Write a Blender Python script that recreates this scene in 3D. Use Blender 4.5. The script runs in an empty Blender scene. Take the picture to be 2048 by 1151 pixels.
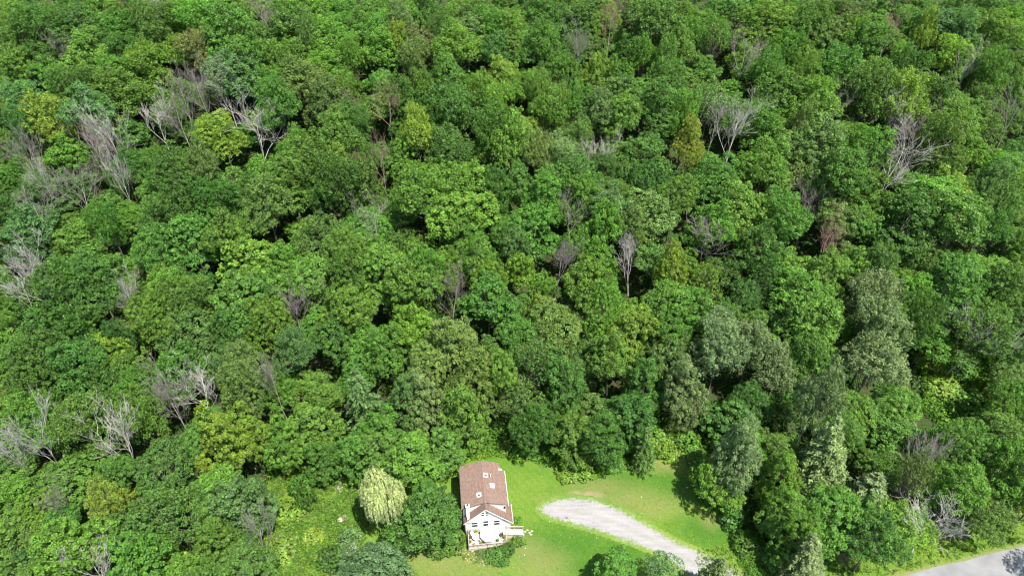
import bpy, math, random
import numpy as np
R = math.radians
C = bpy.context.scene.collection
SC = bpy.context.scene

# ------------------------------------------------------------------ camera, sky, sun, exposure
CAM_H, PITCH, FOC = 105.0, 40.0, 1400.0
cd = bpy.data.cameras.new('camera'); cam = bpy.data.objects.new('camera', cd); C.objects.link(cam)
cam.location = (0, 0, CAM_H); cam.rotation_euler = (R(90 - PITCH), 0, 0)
cd.sensor_width = 36; cd.lens = FOC / 2048 * 36; cd.clip_end = 5000; cd.clip_start = 1
SC.camera = cam
SUN_EL, SUN_AZ = 65.0, 140.0          # azimuth clockwise from +Y: the sun stands behind and to the right of the camera
w = bpy.data.worlds.new('World'); SC.world = w; w.use_nodes = True
nt = w.node_tree; sky = nt.nodes.new('ShaderNodeTexSky'); sky.sky_type = 'NISHITA'; sky.sun_disc = False
sky.sun_elevation = R(SUN_EL); sky.sun_rotation = R(SUN_AZ)
bg = nt.nodes['Background']; bg.inputs[1].default_value = 0.10
nt.links.new(sky.outputs[0], bg.inputs[0])
sd = bpy.data.lights.new('sun', 'SUN'); sun = bpy.data.objects.new('sun', sd); C.objects.link(sun)
sd.energy = 4.6; sd.angle = R(0.5); sd.color = (1.0, 0.96, 0.88)
sv = (math.sin(R(SUN_AZ)) * math.cos(R(SUN_EL)), math.cos(R(SUN_AZ)) * math.cos(R(SUN_EL)), math.sin(R(SUN_EL)))
from mathutils import Vector, Matrix
sun.rotation_euler = Vector(sv).to_track_quat('Z', 'Y').to_euler(); sun.location = (0, 0, 200)
SC.view_settings.view_transform = 'Standard'; SC.view_settings.look = 'None'
SC.view_settings.exposure = 1.38; SC.view_settings.gamma = 1; SC.view_settings.use_curve_mapping = False
SC.render.engine = 'CYCLES'
cy = SC.cycles; cy.filter_width = 1.15; cy.max_bounces = 5; cy.diffuse_bounces = 3; cy.glossy_bounces = 2; cy.transmission_bounces = 3; cy.transparent_max_bounces = 4

PAL = {'D': (0.062, 0.152, 0.023), 'M': (0.086, 0.19, 0.027), 'G': (0.106, 0.232, 0.03), 'L': (0.138, 0.236, 0.064), 'Y': (0.156, 0.265, 0.032), 'Z': (0.185, 0.27, 0.036), 'O': (0.104, 0.19, 0.042), 'B': (0.088, 0.188, 0.056), 'R': (0.122, 0.16, 0.045), 'W': (0.148, 0.218, 0.084)}
GROUPS = {'broadleaf_tree': 'round-clumped broadleaf trees of the wood', 'feathery_tree': 'feathery trees of the wood', 'fine_leaved_tree': 'fine-leaved trees of the wood', 'thin_crowned_tree': 'thin-crowned trees of the wood', 'conifer_tree': 'olive conifers at the wood edge', 'dead_tree': 'bare dead trees in the wood'}
TREES = [
('broadleaf_tree', 'm', 'D', -42.6, 46.6, 14.8, 4.94, 'dark green round-clumped tree, below the largest yellow-green lower-left crown'),
('broadleaf_tree', 'm', 'M', -53.1, 46.8, 14.7, 3.72, 'mid green round-clumped tree, third down and right of the tall lower-left dead tree'),
('fine_leaved_tree', 'o', 'G', -73.9, 48.2, 12.7, 4.06, 'bright green fine-leaved tree, below the tall lower-left dead tree'),
('fine_leaved_tree', 'o', 'M', -67.5, 49.3, 11.7, 4.02, 'mid green fine-leaved tree, below the tall lower-left dead tree'),
('broadleaf_tree', 'm', 'G', -47.0, 51.1, 11.6, 3.65, 'bright green round-clumped tree, below the largest yellow-green lower-left crown'),
('conifer_tree', 'l', 'W', 29.7, 51.3, 12.3, 3.53, 'pale olive conifer, right of the pale loose bottom-edge tree'),
('dead_tree', 'd', 'p', -60.5, 51.6, 12.5, 2.09, 'pale bare dead tree, down and right of the tall lower-left dead tree'),
('broadleaf_tree', 'm', 'B', -20.3, 52.4, 12.3, 4.61, 'rounded blue-green bottom-edge tree'),
('broadleaf_tree', 'm', 'G', 15.4, 52.7, 9.8, 3.0, 'bright green round-clumped tree, left of the pale loose bottom-edge tree'),
('fine_leaved_tree', 'o', 'O', -39.7, 53.3, 10.6, 3.66, 'olive green fine-leaved tree, second below the largest yellow-green lower-left crown'),
('thin_crowned_tree', 's', 'L', 22.1, 53.3, 10.2, 3.39, 'pale loose bottom-edge tree'),
('conifer_tree', 'l', 'W', 44.0, 53.5, 14.7, 4.17, 'pale olive conifer, down and left of the grey-limbed dying roadside conifer'),
('broadleaf_tree', 'm', 'D', -72.0, 53.7, 9.1, 3, 'dark green round-clumped tree, below the tall lower-left dead tree'),
('broadleaf_tree', 'm', 'G', -64.2, 53.9, 15.5, 4.4, 'bright green round-clumped tree, second below the tall lower-left dead tree'),
('broadleaf_tree', 'm', 'M', -54.0, 54.0, 14.6, 4.05, 'mid green round-clumped tree, down and left of the largest yellow-green lower-left crown'),
('broadleaf_tree', 'm', 'M', 53.6, 55.8, 14.3, 3.89, 'mid green round-clumped tree, down and right of the grey-limbed dying roadside conifer'),
('dead_tree', 'd', 'g', -38.1, 56.1, 14.2, 1.5, 'grey bare dead tree, below the largest yellow-green lower-left crown'),
('thin_crowned_tree', 's', 'O', -72.2, 56.4, 10.2, 3, 'olive green thin-crowned tree, below the tall lower-left dead tree'),
('fine_leaved_tree', 'o', 'G', 43.6, 56.8, 15.4, 3.0, 'bright green fine-leaved tree, down and right of the leafy tree overhanging the lawn'),
('fine_leaved_tree', 'o', 'M', 43.7, 57.1, 13.7, 3.01, 'mid green fine-leaved tree, down and right of the leafy tree overhanging the lawn'),
('broadleaf_tree', 'm', 'M', -45.5, 57.4, 13.1, 3.01, 'mid green round-clumped tree, below the largest yellow-green lower-left crown'),
('broadleaf_tree', 'm', 'M', -59.7, 57.4, 11.0, 4.37, 'mid green round-clumped tree, second down and right of the tall lower-left dead tree'),
('broadleaf_tree', 'm', 'M', -78.5, 57.9, 9.0, 3.64, 'mid green round-clumped tree, second down and left of the tall lower-left dead tree'),
('dead_tree', 'd', 'p', 63.7, 58.2, 13.5, 2.64, 'pale bare dead tree, down and left of the leafy lower-right edge tree'),
('broadleaf_tree', 'm', 'G', 60.1, 58.7, 13.1, 4.01, 'bright green round-clumped tree, right of the grey-limbed dying roadside conifer'),
('broadleaf_tree', 'm', 'M', -69.8, 59.4, 11.0, 3, 'mid green round-clumped tree, below the tall lower-left dead tree'),
('broadleaf_tree', 'm', 'G', 48.8, 60.1, 15.0, 4.42, 'bright green round-clumped tree, down and right of the grey-limbed dying roadside conifer'),
('fine_leaved_tree', 'o', 'M', -53.1, 60.4, 15.8, 4.86, 'mid green fine-leaved tree, down and left of the largest yellow-green lower-left crown'),
('fine_leaved_tree', 'o', 'G', 41.9, 60.6, 12.5, 3.0, 'bright green fine-leaved tree, down and left of the grey-limbed dying roadside conifer'),
('fine_leaved_tree', 'o', 'O', 73.7, 61.1, 12.3, 3.73, 'olive green fine-leaved tree, below the leafy lower-right edge tree'),
('dead_tree', 'd', 'g', -70.1, 61.9, 13.7, 1.5, 'grey bare dead tree, below the tall lower-left dead tree'),
('conifer_tree', 'v', 'O', 54.5, 62.0, 13, 4.3, 'grey-limbed dying roadside conifer'),
('feathery_tree', 'a', 'Z', -62.8, 62.0, 15.0, 3, 'yellowish feathery tree, down and right of the tall lower-left dead tree'),
('broadleaf_tree', 'm', 'G', 80.7, 62.0, 14.9, 4.0, 'bright green round-clumped tree, down and right of the leafy lower-right edge tree'),
('broadleaf_tree', 'm', 'G', 43.9, 62.3, 13.2, 3.0, 'bright green round-clumped tree, below the leafy tree overhanging the lawn'),
('fine_leaved_tree', 'o', 'O', -43.0, 62.5, 13.8, 4.37, 'olive green fine-leaved tree, nearest below the largest yellow-green lower-left crown'),
('broadleaf_tree', 'm', 'G', -75.3, 62.8, 10.5, 3, 'bright green round-clumped tree, nearest below the tall lower-left dead tree'),
('feathery_tree', 'a', 'G', 68.6, 62.9, 17.2, 3.59, 'bright green feathery tree, below the leafy lower-right edge tree'),
('thin_crowned_tree', 's', 'O', 61.3, 63.7, 19.9, 3.0, 'olive green thin-crowned tree, down and left of the leafy lower-right edge tree'),
('broadleaf_tree', 'm', 'G', -80.6, 64.6, 10.7, 3.47, 'bright green round-clumped tree, down and left of the tall lower-left dead tree'),
('conifer_tree', 'l', 'W', 57.2, 65.0, 12.7, 5.58, 'pale olive conifer, right of the grey-limbed dying roadside conifer'),
('feathery_tree', 'a', 'G', -47.9, 65.7, 10.6, 4.25, 'bright green feathery tree, below the largest yellow-green lower-left crown'),
('dead_tree', 'd', 'g', 63.8, 66.0, 18.4, 2.3, 'grey bare dead tree, down and left of the leafy lower-right edge tree'),
('broadleaf_tree', 'm', 'M', 76.1, 66.2, 19.4, 3.92, 'mid green round-clumped tree, second right of the leafy lower-right edge tree'),
('broadleaf_tree', 'm', 'G', 43.7, 66.6, 16.5, 3.0, 'bright green round-clumped tree, up and left of the grey-limbed dying roadside conifer'),
('feathery_tree', 'a', 'D', 83.7, 66.7, 12.6, 3.63, 'dark green feathery tree, down and right of the leafy lower-right edge tree'),
('feathery_tree', 'a', 'G', 34.0, 67.4, 10.5, 4.3, 'leafy tree overhanging the lawn'),
('fine_leaved_tree', 'o', 'D', -56.8, 67.8, 15.6, 4.83, 'dark green fine-leaved tree, left of the largest yellow-green lower-left crown'),
('broadleaf_tree', 'm', 'G', -64.8, 68.0, 13.2, 3.19, 'bright green round-clumped tree, right of the tall lower-left dead tree'),
('broadleaf_tree', 'm', 'M', -72.4, 68.4, 11.2, 4.82, 'mid green round-clumped tree, nearest down and right of the tall lower-left dead tree'),
('fine_leaved_tree', 'o', 'M', 71.6, 68.8, 20.4, 5.11, 'leafy lower-right edge tree'),
('broadleaf_tree', 'm', 'M', -84.6, 69.0, 11.3, 4.78, 'mid green round-clumped tree, nearest down and left of the tall lower-left dead tree'),
('conifer_tree', 'l', 'W', 51.1, 69.3, 20.8, 5.76, 'pale olive conifer, above the grey-limbed dying roadside conifer'),
('feathery_tree', 'a', 'W', 36.3, 69.5, 21.7, 3.76, 'pale olive feathery tree, up and right of the leafy tree overhanging the lawn'),
('dead_tree', 'd', 'p', -80.2, 69.6, 15.8, 1.69, 'pale bare dead tree, down and left of the tall lower-left dead tree'),
('broadleaf_tree', 'm', 'M', 60.9, 70.2, 11.3, 3.87, 'mid green round-clumped tree, up and right of the grey-limbed dying roadside conifer'),
('dead_tree', 'd', 'p', -76.4, 70.8, 18.8, 2.57, 'tall lower-left dead tree'),
('broadleaf_tree', 'm', 'D', 88.8, 72.0, 11.2, 3.72, 'dark green round-clumped tree, right of the leafy lower-right edge tree'),
('dead_tree', 'd', 'p', -64.3, 72.1, 18.3, 2.47, 'pale bare dead tree, right of the tall lower-left dead tree'),
('broadleaf_tree', 'm', 'D', -32.2, 72.7, 10.9, 3.0, 'dark green round-clumped tree, down and right of the largest yellow-green lower-left crown'),
('broadleaf_tree', 'm', 'G', -26.7, 72.7, 13.8, 3.0, 'bright green round-clumped tree, below the silvery blue-green lone crown'),
('feathery_tree', 'a', 'M', 45.0, 72.7, 12.1, 3.64, 'mid green feathery tree, up and left of the grey-limbed dying roadside conifer'),
('broadleaf_tree', 'm', 'Y', -48.1, 72.9, 19.5, 4.62, 'largest yellow-green lower-left crown'),
('broadleaf_tree', 'm', 'G', -38.7, 73.5, 15.9, 3.0, 'bright green round-clumped tree, down and right of the largest yellow-green lower-left crown'),
('feathery_tree', 'a', 'G', 39.5, 73.7, 12.2, 3.8, 'bright green feathery tree, right of the leafy tree overhanging the lawn'),
('broadleaf_tree', 'm', 'M', 82.1, 74.2, 14.0, 3.7, 'mid green round-clumped tree, nearest right of the leafy lower-right edge tree'),
('broadleaf_tree', 'm', 'G', -79.0, 74.5, 19.5, 3.67, 'bright green round-clumped tree, nearest above the tall lower-left dead tree'),
('conifer_tree', 'l', 'O', 23.2, 74.6, 12.5, 2.7, 'narrow olive lawn-edge conifer'),
('feathery_tree', 'a', 'M', -71.2, 74.9, 19.8, 4.97, 'mid green feathery tree, up and right of the tall lower-left dead tree'),
('broadleaf_tree', 'm', 'Y', -44.5, 74.9, 17.2, 3.73, 'yellow-green round-clumped tree, right of the largest yellow-green lower-left crown'),
('broadleaf_tree', 'm', 'D', 15.6, 75.1, 16.0, 3.39, 'dark green round-clumped tree, left of the narrow olive lawn-edge conifer'),
('fine_leaved_tree', 'o', 'G', 55.8, 76.0, 14.1, 4.09, 'bright green fine-leaved tree, above the grey-limbed dying roadside conifer'),
('feathery_tree', 'a', 'M', -63.6, 76.1, 18.8, 4.3, 'mid green feathery tree, left of the pale lower-left branch tangle'),
('fine_leaved_tree', 'o', 'M', 10.2, 76.4, 13.3, 3.52, 'mid green fine-leaved tree, left of the narrow olive lawn-edge conifer'),
('feathery_tree', 'a', 'G', -22.6, 76.4, 14.0, 3.9, 'bright green feathery tree, below the silvery blue-green lone crown'),
('broadleaf_tree', 'm', 'M', 66.8, 76.8, 10.7, 4.9, 'mid green round-clumped tree, left of the leafy lower-right edge tree'),
('broadleaf_tree', 'm', 'G', -81.1, 77.0, 19.6, 3.09, 'bright green round-clumped tree, second above the tall lower-left dead tree'),
('fine_leaved_tree', 'o', 'M', -88.7, 77.2, 12.8, 4.43, 'mid green fine-leaved tree, left of the tall lower-left dead tree'),
('fine_leaved_tree', 'o', 'M', 91.6, 77.2, 11.3, 4.4, 'mid green fine-leaved tree, right of the leafy lower-right edge tree'),
('feathery_tree', 'a', 'W', 50.4, 77.3, 23.9, 3.78, 'pale olive feathery tree, down and left of the lower pale olive conifer'),
('feathery_tree', 'a', 'D', 4.3, 77.6, 13.7, 3.61, 'dark green feathery tree, left of the narrow olive lawn-edge conifer'),
('fine_leaved_tree', 'o', 'M', -53.6, 77.6, 10.1, 3.87, 'mid green fine-leaved tree, left of the largest yellow-green lower-left crown'),
('broadleaf_tree', 'm', 'G', -34.4, 78.0, 14.7, 4.16, 'bright green round-clumped tree, down and left of the silvery blue-green lone crown'),
('feathery_tree', 'a', 'G', -74.5, 79.5, 12.9, 3.62, 'bright green feathery tree, right of the tall lower-left dead tree'),
('dead_tree', 'd', 'g', -57.9, 79.6, 19.1, 2.2, 'grey bare dead tree, left of the pale lower-left branch tangle'),
('fine_leaved_tree', 'o', 'M', -8.7, 80.1, 18.1, 4.14, 'mid green fine-leaved tree, right of the silvery blue-green lone crown'),
('fine_leaved_tree', 'o', 'D', 20.0, 80.2, 14.2, 4.42, 'dark green fine-leaved tree, above the narrow olive lawn-edge conifer'),
('broadleaf_tree', 'm', 'B', -18.7, 80.5, 19.6, 3.16, 'blue-green round-clumped tree, right of the silvery blue-green lone crown'),
('feathery_tree', 'a', 'M', 38.9, 80.5, 10.8, 4.52, 'mid green feathery tree, up and right of the leafy tree overhanging the lawn'),
('broadleaf_tree', 'm', 'L', -14.4, 81.1, 19.5, 3.17, 'sage green round-clumped tree, right of the silvery blue-green lone crown'),
('broadleaf_tree', 'm', 'O', -93.0, 81.1, 12.8, 4.26, 'olive green round-clumped tree, up and left of the tall lower-left dead tree'),
('broadleaf_tree', 'm', 'M', -84.6, 81.1, 13.3, 4.33, 'mid green round-clumped tree, above the tall lower-left dead tree'),
('feathery_tree', 'a', 'M', -64.8, 81.2, 19.0, 3.99, 'mid green feathery tree, down and right of the lime round-clumped left crown'),
('conifer_tree', 'l', 'B', -25.5, 81.8, 20.5, 4.79, 'silvery blue-green lone crown'),
('fine_leaved_tree', 'o', 'G', 60.2, 82.0, 12.8, 3.88, 'bright green fine-leaved tree, down and left of the lower pale olive conifer'),
('fine_leaved_tree', 'o', 'M', 14.6, 82.0, 11.3, 4.23, 'mid green fine-leaved tree, up and left of the narrow olive lawn-edge conifer'),
('thin_crowned_tree', 's', 'O', 1.5, 82.3, 17.2, 3.57, 'olive green thin-crowned tree, second below the yellow crown amid the wood'),
('feathery_tree', 'a', 'M', 89.1, 82.5, 14.7, 3.77, 'mid green feathery tree, up and right of the leafy lower-right edge tree'),
('fine_leaved_tree', 'o', 'O', -46.8, 82.6, 18.8, 3.22, 'olive green fine-leaved tree, right of the pale lower-left branch tangle'),
('dead_tree', 'd', 'p', -55.0, 82.9, 16.0, 2.89, 'pale lower-left branch tangle'),
('broadleaf_tree', 'm', 'G', 69.6, 83.0, 11.7, 3.79, 'bright green round-clumped tree, below the lower pale olive conifer'),
('dead_tree', 'd', 'g', -41.4, 83.4, 18.5, 1.5, 'grey bare dead tree, up and right of the largest yellow-green lower-left crown'),
('feathery_tree', 'a', 'D', 43.7, 83.5, 13.3, 3.79, 'dark green feathery tree, up and right of the leafy tree overhanging the lawn'),
('feathery_tree', 'a', 'W', 31.2, 83.7, 19.7, 3.22, 'pale olive feathery tree, down and right of the yellow-green tree over pale trunk'),
('fine_leaved_tree', 'o', 'D', 50.8, 83.7, 10.7, 3.6, 'dark green fine-leaved tree, above the grey-limbed dying roadside conifer'),
('feathery_tree', 'a', 'M', -35.2, 84.3, 13.8, 4.33, 'mid green feathery tree, left of the silvery blue-green lone crown'),
('feathery_tree', 'a', 'D', -73.9, 84.8, 18.0, 4.27, 'dark green feathery tree, below the lime round-clumped left crown'),
('fine_leaved_tree', 'o', 'O', -7.1, 84.8, 20.3, 4.06, 'olive green fine-leaved tree, below the broad domed central crown'),
('feathery_tree', 'a', 'M', 9.2, 84.9, 19.0, 4.09, 'mid green feathery tree, down and left of the yellow-green tree over pale trunk'),
('fine_leaved_tree', 'o', 'M', 24.4, 85.7, 18.0, 3.63, 'mid green fine-leaved tree, down and right of the yellow-green tree over pale trunk'),
('broadleaf_tree', 'm', 'M', -59.0, 86.1, 20.3, 4.92, 'mid green round-clumped tree, up and left of the pale lower-left branch tangle'),
('broadleaf_tree', 'm', 'G', -2.7, 86.3, 17.9, 3.31, 'bright green round-clumped tree, below the broad domed central crown'),
('fine_leaved_tree', 'o', 'G', -95.6, 86.4, 13.1, 4.44, 'bright green fine-leaved tree, nearest up and left of the tall lower-left dead tree'),
('broadleaf_tree', 'm', 'D', -78.0, 86.5, 20.9, 4.58, 'dark green round-clumped tree, down and left of the lime round-clumped left crown'),
('feathery_tree', 'a', 'G', -43.1, 87.0, 11.9, 3.65, 'bright green feathery tree, up and right of the largest yellow-green lower-left crown'),
('feathery_tree', 'a', 'W', 64.3, 87.5, 22.7, 5.22, 'lower pale olive conifer'),
('feathery_tree', 'a', 'W', 47.7, 87.8, 19.8, 3.8, 'pale olive feathery tree, left of the lower pale olive conifer'),
('fine_leaved_tree', 'o', 'D', -86.2, 87.9, 19.7, 4.98, 'dark green fine-leaved tree, second left of the lime round-clumped left crown'),
('thin_crowned_tree', 's', 'O', 4.8, 87.9, 20.0, 4.3, 'olive green thin-crowned tree, nearest below the yellow crown amid the wood'),
('fine_leaved_tree', 'o', 'L', -15.6, 88.1, 17.1, 3.7, 'sage green fine-leaved tree, right of the silvery blue-green lone crown'),
('fine_leaved_tree', 'o', 'O', -48.6, 88.2, 20.9, 4.29, 'olive green fine-leaved tree, up and right of the pale lower-left branch tangle'),
('fine_leaved_tree', 'o', 'M', -29.1, 88.5, 12.8, 3.82, 'mid green fine-leaved tree, left of the silvery blue-green lone crown'),
('thin_crowned_tree', 's', 'L', -54.4, 89.0, 16.6, 3.0, 'sage green thin-crowned tree, above the pale lower-left branch tangle'),
('feathery_tree', 'a', 'W', 37.2, 89.1, 21.5, 4.63, 'pale olive feathery tree, right of the yellow-green tree over pale trunk'),
('broadleaf_tree', 'm', 'M', -69.3, 89.2, 14.5, 3.77, 'mid green round-clumped tree, down and right of the lime round-clumped left crown'),
('broadleaf_tree', 'm', 'O', 93.1, 89.2, 11.4, 3.81, 'olive green round-clumped tree, up and right of the leafy lower-right edge tree'),
('broadleaf_tree', 'm', 'G', 18.3, 90.0, 17.0, 4.42, 'bright green round-clumped tree, down and left of the yellow-green tree over pale trunk'),
('broadleaf_tree', 'm', 'M', 53.1, 90.5, 19.5, 4.04, 'mid green round-clumped tree, left of the lower pale olive conifer'),
('feathery_tree', 'a', 'M', -62.1, 90.7, 11.7, 3.64, 'mid green feathery tree, up and left of the pale lower-left branch tangle'),
('fine_leaved_tree', 'o', 'O', 10.7, 90.7, 10.5, 3.88, 'olive green fine-leaved tree, down and left of the yellow-green tree over pale trunk'),
('broadleaf_tree', 'm', 'M', -3.7, 90.8, 18.1, 3.39, 'mid green round-clumped tree, below the broad domed central crown'),
('broadleaf_tree', 'm', 'L', -10.7, 91.1, 19.9, 4.21, 'sage green round-clumped tree, down and left of the broad domed central crown'),
('broadleaf_tree', 'm', 'O', 29.3, 91.1, 17.5, 4.44, 'olive green round-clumped tree, down and right of the yellow-green tree over pale trunk'),
('feathery_tree', 'a', 'O', -39.8, 91.5, 20.0, 3.71, 'olive green feathery tree, up and left of the silvery blue-green lone crown'),
('fine_leaved_tree', 'o', 'M', -23.0, 92.3, 19.5, 5.11, 'mid green fine-leaved tree, up and right of the silvery blue-green lone crown'),
('fine_leaved_tree', 'o', 'G', -98.4, 92.4, 13.2, 4.37, 'bright green fine-leaved tree, second up and left of the tall lower-left dead tree'),
('broadleaf_tree', 'm', 'G', -92.4, 92.4, 14.5, 4.05, 'bright green round-clumped tree, third above the tall lower-left dead tree'),
('broadleaf_tree', 'm', 'Y', -74.9, 92.5, 14.3, 3.52, 'lime round-clumped left crown'),
('feathery_tree', 'a', 'W', 44.3, 92.7, 20.2, 4.41, 'pale olive feathery tree, down and right of the lime crown right of centre'),
('broadleaf_tree', 'm', 'G', 59.4, 92.7, 10.6, 3.76, 'bright green round-clumped tree, down and left of the lower pale olive conifer'),
('feathery_tree', 'a', 'D', -86.1, 92.9, 21.7, 5.06, 'dark green feathery tree, below the broad pale left-edge dead tree'),
('feathery_tree', 'a', 'W', 67.0, 93.7, 25.5, 4.82, 'pale olive feathery tree, below the uppermost pale olive conifer'),
('feathery_tree', 'a', 'D', 75.5, 94.7, 21.1, 3.92, 'dark green feathery tree, up and right of the lower pale olive conifer'),
('feathery_tree', 'a', 'O', 15.6, 95.0, 11.0, 4.4, 'olive green feathery tree, down and left of the yellow-green tree over pale trunk'),
('broadleaf_tree', 'm', 'Y', 21.8, 95.2, 18.8, 4.5, 'yellow-green tree over pale trunk'),
('broadleaf_tree', 'm', 'M', 36.0, 95.3, 10.9, 3.72, 'mid green round-clumped tree, down and right of the yellow-green tree over pale trunk'),
('fine_leaved_tree', 'o', 'D', -82.9, 95.4, 17.5, 3.48, 'dark green fine-leaved tree, nearest left of the lime round-clumped left crown'),
('broadleaf_tree', 'm', 'M', 28.9, 95.4, 17.6, 4.35, 'mid green round-clumped tree, right of the yellow-green tree over pale trunk'),
('dead_tree', 'd', 'p', 86.1, 95.5, 15.4, 2.62, 'pale bare dead tree, right of the lower pale olive conifer'),
('broadleaf_tree', 'm', 'G', 54.6, 95.6, 21.8, 4.78, 'bright green round-clumped tree, third below the reddish right-hand dead crown'),
('broadleaf_tree', 'm', 'M', -33.3, 95.7, 17.5, 4.37, 'mid green round-clumped tree, up and left of the silvery blue-green lone crown'),
('feathery_tree', 'a', 'D', -75.7, 95.8, 15.5, 3.39, 'dark green feathery tree, above the lime round-clumped left crown'),
('broadleaf_tree', 'm', 'M', 88.6, 95.9, 18.0, 4.89, 'mid green round-clumped tree, second right of the lower pale olive conifer'),
('feathery_tree', 'a', 'G', -27.7, 96.0, 13.1, 4.05, 'bright green feathery tree, above the silvery blue-green lone crown'),
('fine_leaved_tree', 'o', 'O', -60.2, 96.3, 18.0, 5.25, 'olive green fine-leaved tree, above the pale lower-left branch tangle'),
('fine_leaved_tree', 'o', 'M', 99.0, 96.3, 12.2, 4.69, 'mid green fine-leaved tree, nearest up and right of the leafy lower-right edge tree'),
('feathery_tree', 'a', 'M', 0.6, 96.3, 14.8, 3.9, 'mid green feathery tree, down and right of the broad domed central crown'),
('broadleaf_tree', 'm', 'M', -11.8, 97.1, 8.7, 4.08, 'mid green round-clumped tree, down and left of the broad domed central crown'),
('fine_leaved_tree', 'o', 'M', -54.2, 97.2, 18.0, 3.85, 'mid green fine-leaved tree, above the pale lower-left branch tangle'),
('broadleaf_tree', 'm', 'G', -19.5, 97.2, 18.3, 4.38, 'bright green round-clumped tree, up and right of the silvery blue-green lone crown'),
('fine_leaved_tree', 'o', 'G', -47.2, 97.3, 19.5, 4.35, 'bright green fine-leaved tree, up and right of the pale lower-left branch tangle'),
('fine_leaved_tree', 'o', 'G', -66.8, 97.8, 19.2, 4.37, 'bright green fine-leaved tree, right of the lime round-clumped left crown'),
('broadleaf_tree', 'm', 'M', 47.9, 97.9, 14.7, 4.44, 'mid green round-clumped tree, down and left of the reddish right-hand dead crown'),
('fine_leaved_tree', 'o', 'O', 7.4, 98.0, 17.8, 5.29, 'olive green fine-leaved tree, below the yellow crown amid the wood'),
('broadleaf_tree', 'm', 'G', 80.6, 98.2, 13.5, 4.01, 'bright green round-clumped tree, right of the lower pale olive conifer'),
('feathery_tree', 'a', 'D', 63.9, 98.6, 12.7, 3.6, 'dark green feathery tree, left of the lower pale olive conifer'),
('broadleaf_tree', 'm', 'G', -90.3, 98.9, 11.0, 3.61, 'bright green round-clumped tree, below the broad pale left-edge dead tree'),
('broadleaf_tree', 'm', 'G', -71.8, 99.7, 9.7, 3.52, 'bright green round-clumped tree, right of the lime round-clumped left crown'),
('broadleaf_tree', 'm', 'G', 29.2, 99.9, 20.0, 4.39, 'bright green round-clumped tree, below the lime crown right of centre'),
('broadleaf_tree', 'm', 'M', 33.1, 100.0, 20.1, 4.57, 'mid green round-clumped tree, below the lime crown right of centre'),
('feathery_tree', 'a', 'M', -62.0, 100.2, 18.5, 4.61, 'mid green feathery tree, above the pale lower-left branch tangle'),
('feathery_tree', 'a', 'G', -102.5, 100.4, 14.3, 4.24, 'bright green feathery tree, down and left of the broad pale left-edge dead tree'),
('dead_tree', 'd', 'g', -42.9, 100.8, 16.5, 2.5, 'grey bare dead tree, up and left of the silvery blue-green lone crown'),
('broadleaf_tree', 'm', 'G', -84.5, 100.9, 11.8, 3.74, 'bright green round-clumped tree, left of the lime round-clumped left crown'),
('fine_leaved_tree', 'o', 'G', 17.6, 101.1, 20.7, 3.51, 'bright green fine-leaved tree, down and left of the pale centre-right dead tree'),
('broadleaf_tree', 'm', 'G', -31.8, 101.4, 18.2, 4.47, 'bright green round-clumped tree, above the silvery blue-green lone crown'),
('feathery_tree', 'a', 'W', 68.8, 101.5, 23.4, 4.88, 'uppermost pale olive conifer'),
('broadleaf_tree', 'm', 'O', -77.8, 101.5, 8.1, 3.79, 'olive green round-clumped tree, right of the lime round-clumped left crown'),
('broadleaf_tree', 'm', 'M', -5.2, 101.6, 19.4, 5.34, 'broad domed central crown'),
('broadleaf_tree', 'm', 'G', 57.6, 101.6, 21.7, 5.82, 'bright green round-clumped tree, second below the reddish right-hand dead crown'),
('feathery_tree', 'a', 'M', 41.1, 101.6, 13.8, 3.65, 'mid green feathery tree, down and right of the lime crown right of centre'),
('fine_leaved_tree', 'o', 'G', -38.2, 101.6, 11.2, 3.97, 'bright green fine-leaved tree, nearest up and left of the silvery blue-green lone crown'),
('broadleaf_tree', 'm', 'Z', 5.5, 102.0, 13.9, 3.2, 'yellow crown amid the wood'),
('broadleaf_tree', 'm', 'D', 101.9, 102.2, 12.4, 3.88, 'dark green round-clumped tree, up and right of the leafy lower-right edge tree'),
('broadleaf_tree', 'm', 'M', 91.4, 103.1, 11.4, 4.66, 'mid green round-clumped tree, nearest right of the lower pale olive conifer'),
('feathery_tree', 'a', 'G', -66.6, 103.2, 20.2, 4.64, 'bright green feathery tree, nearest up and right of the lime round-clumped left crown'),
('broadleaf_tree', 'm', 'M', -51.1, 103.2, 17.4, 5.44, 'mid green round-clumped tree, up and right of the pale lower-left branch tangle'),
('feathery_tree', 'a', 'G', 23.3, 103.2, 9.8, 4.07, 'bright green feathery tree, above the yellow-green tree over pale trunk'),
('dead_tree', 'd', 'p', -74.6, 103.3, 16.0, 1.85, 'pale bare dead tree, up and right of the lime round-clumped left crown'),
('fine_leaved_tree', 'o', 'G', -58.0, 104.0, 14.0, 3.83, 'bright green fine-leaved tree, above the pale lower-left branch tangle'),
('broadleaf_tree', 'm', 'G', -19.8, 104.1, 18.7, 4.69, 'bright green round-clumped tree, nearest left of the broad domed central crown'),
('fine_leaved_tree', 'o', 'M', 0.7, 104.6, 11.2, 3.81, 'mid green fine-leaved tree, down and left of the yellow crown amid the wood'),
('fine_leaved_tree', 'o', 'M', 73.8, 104.8, 12.0, 3.93, 'mid green fine-leaved tree, below the uppermost pale olive conifer'),
('broadleaf_tree', 'm', 'G', 14.8, 105.0, 19.7, 4.5, 'bright green round-clumped tree, second left of the pale centre-right dead tree'),
('dead_tree', 'd', 'g', -12.1, 105.1, 15.6, 2.56, 'grey bare dead tree, left of the broad domed central crown'),
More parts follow.
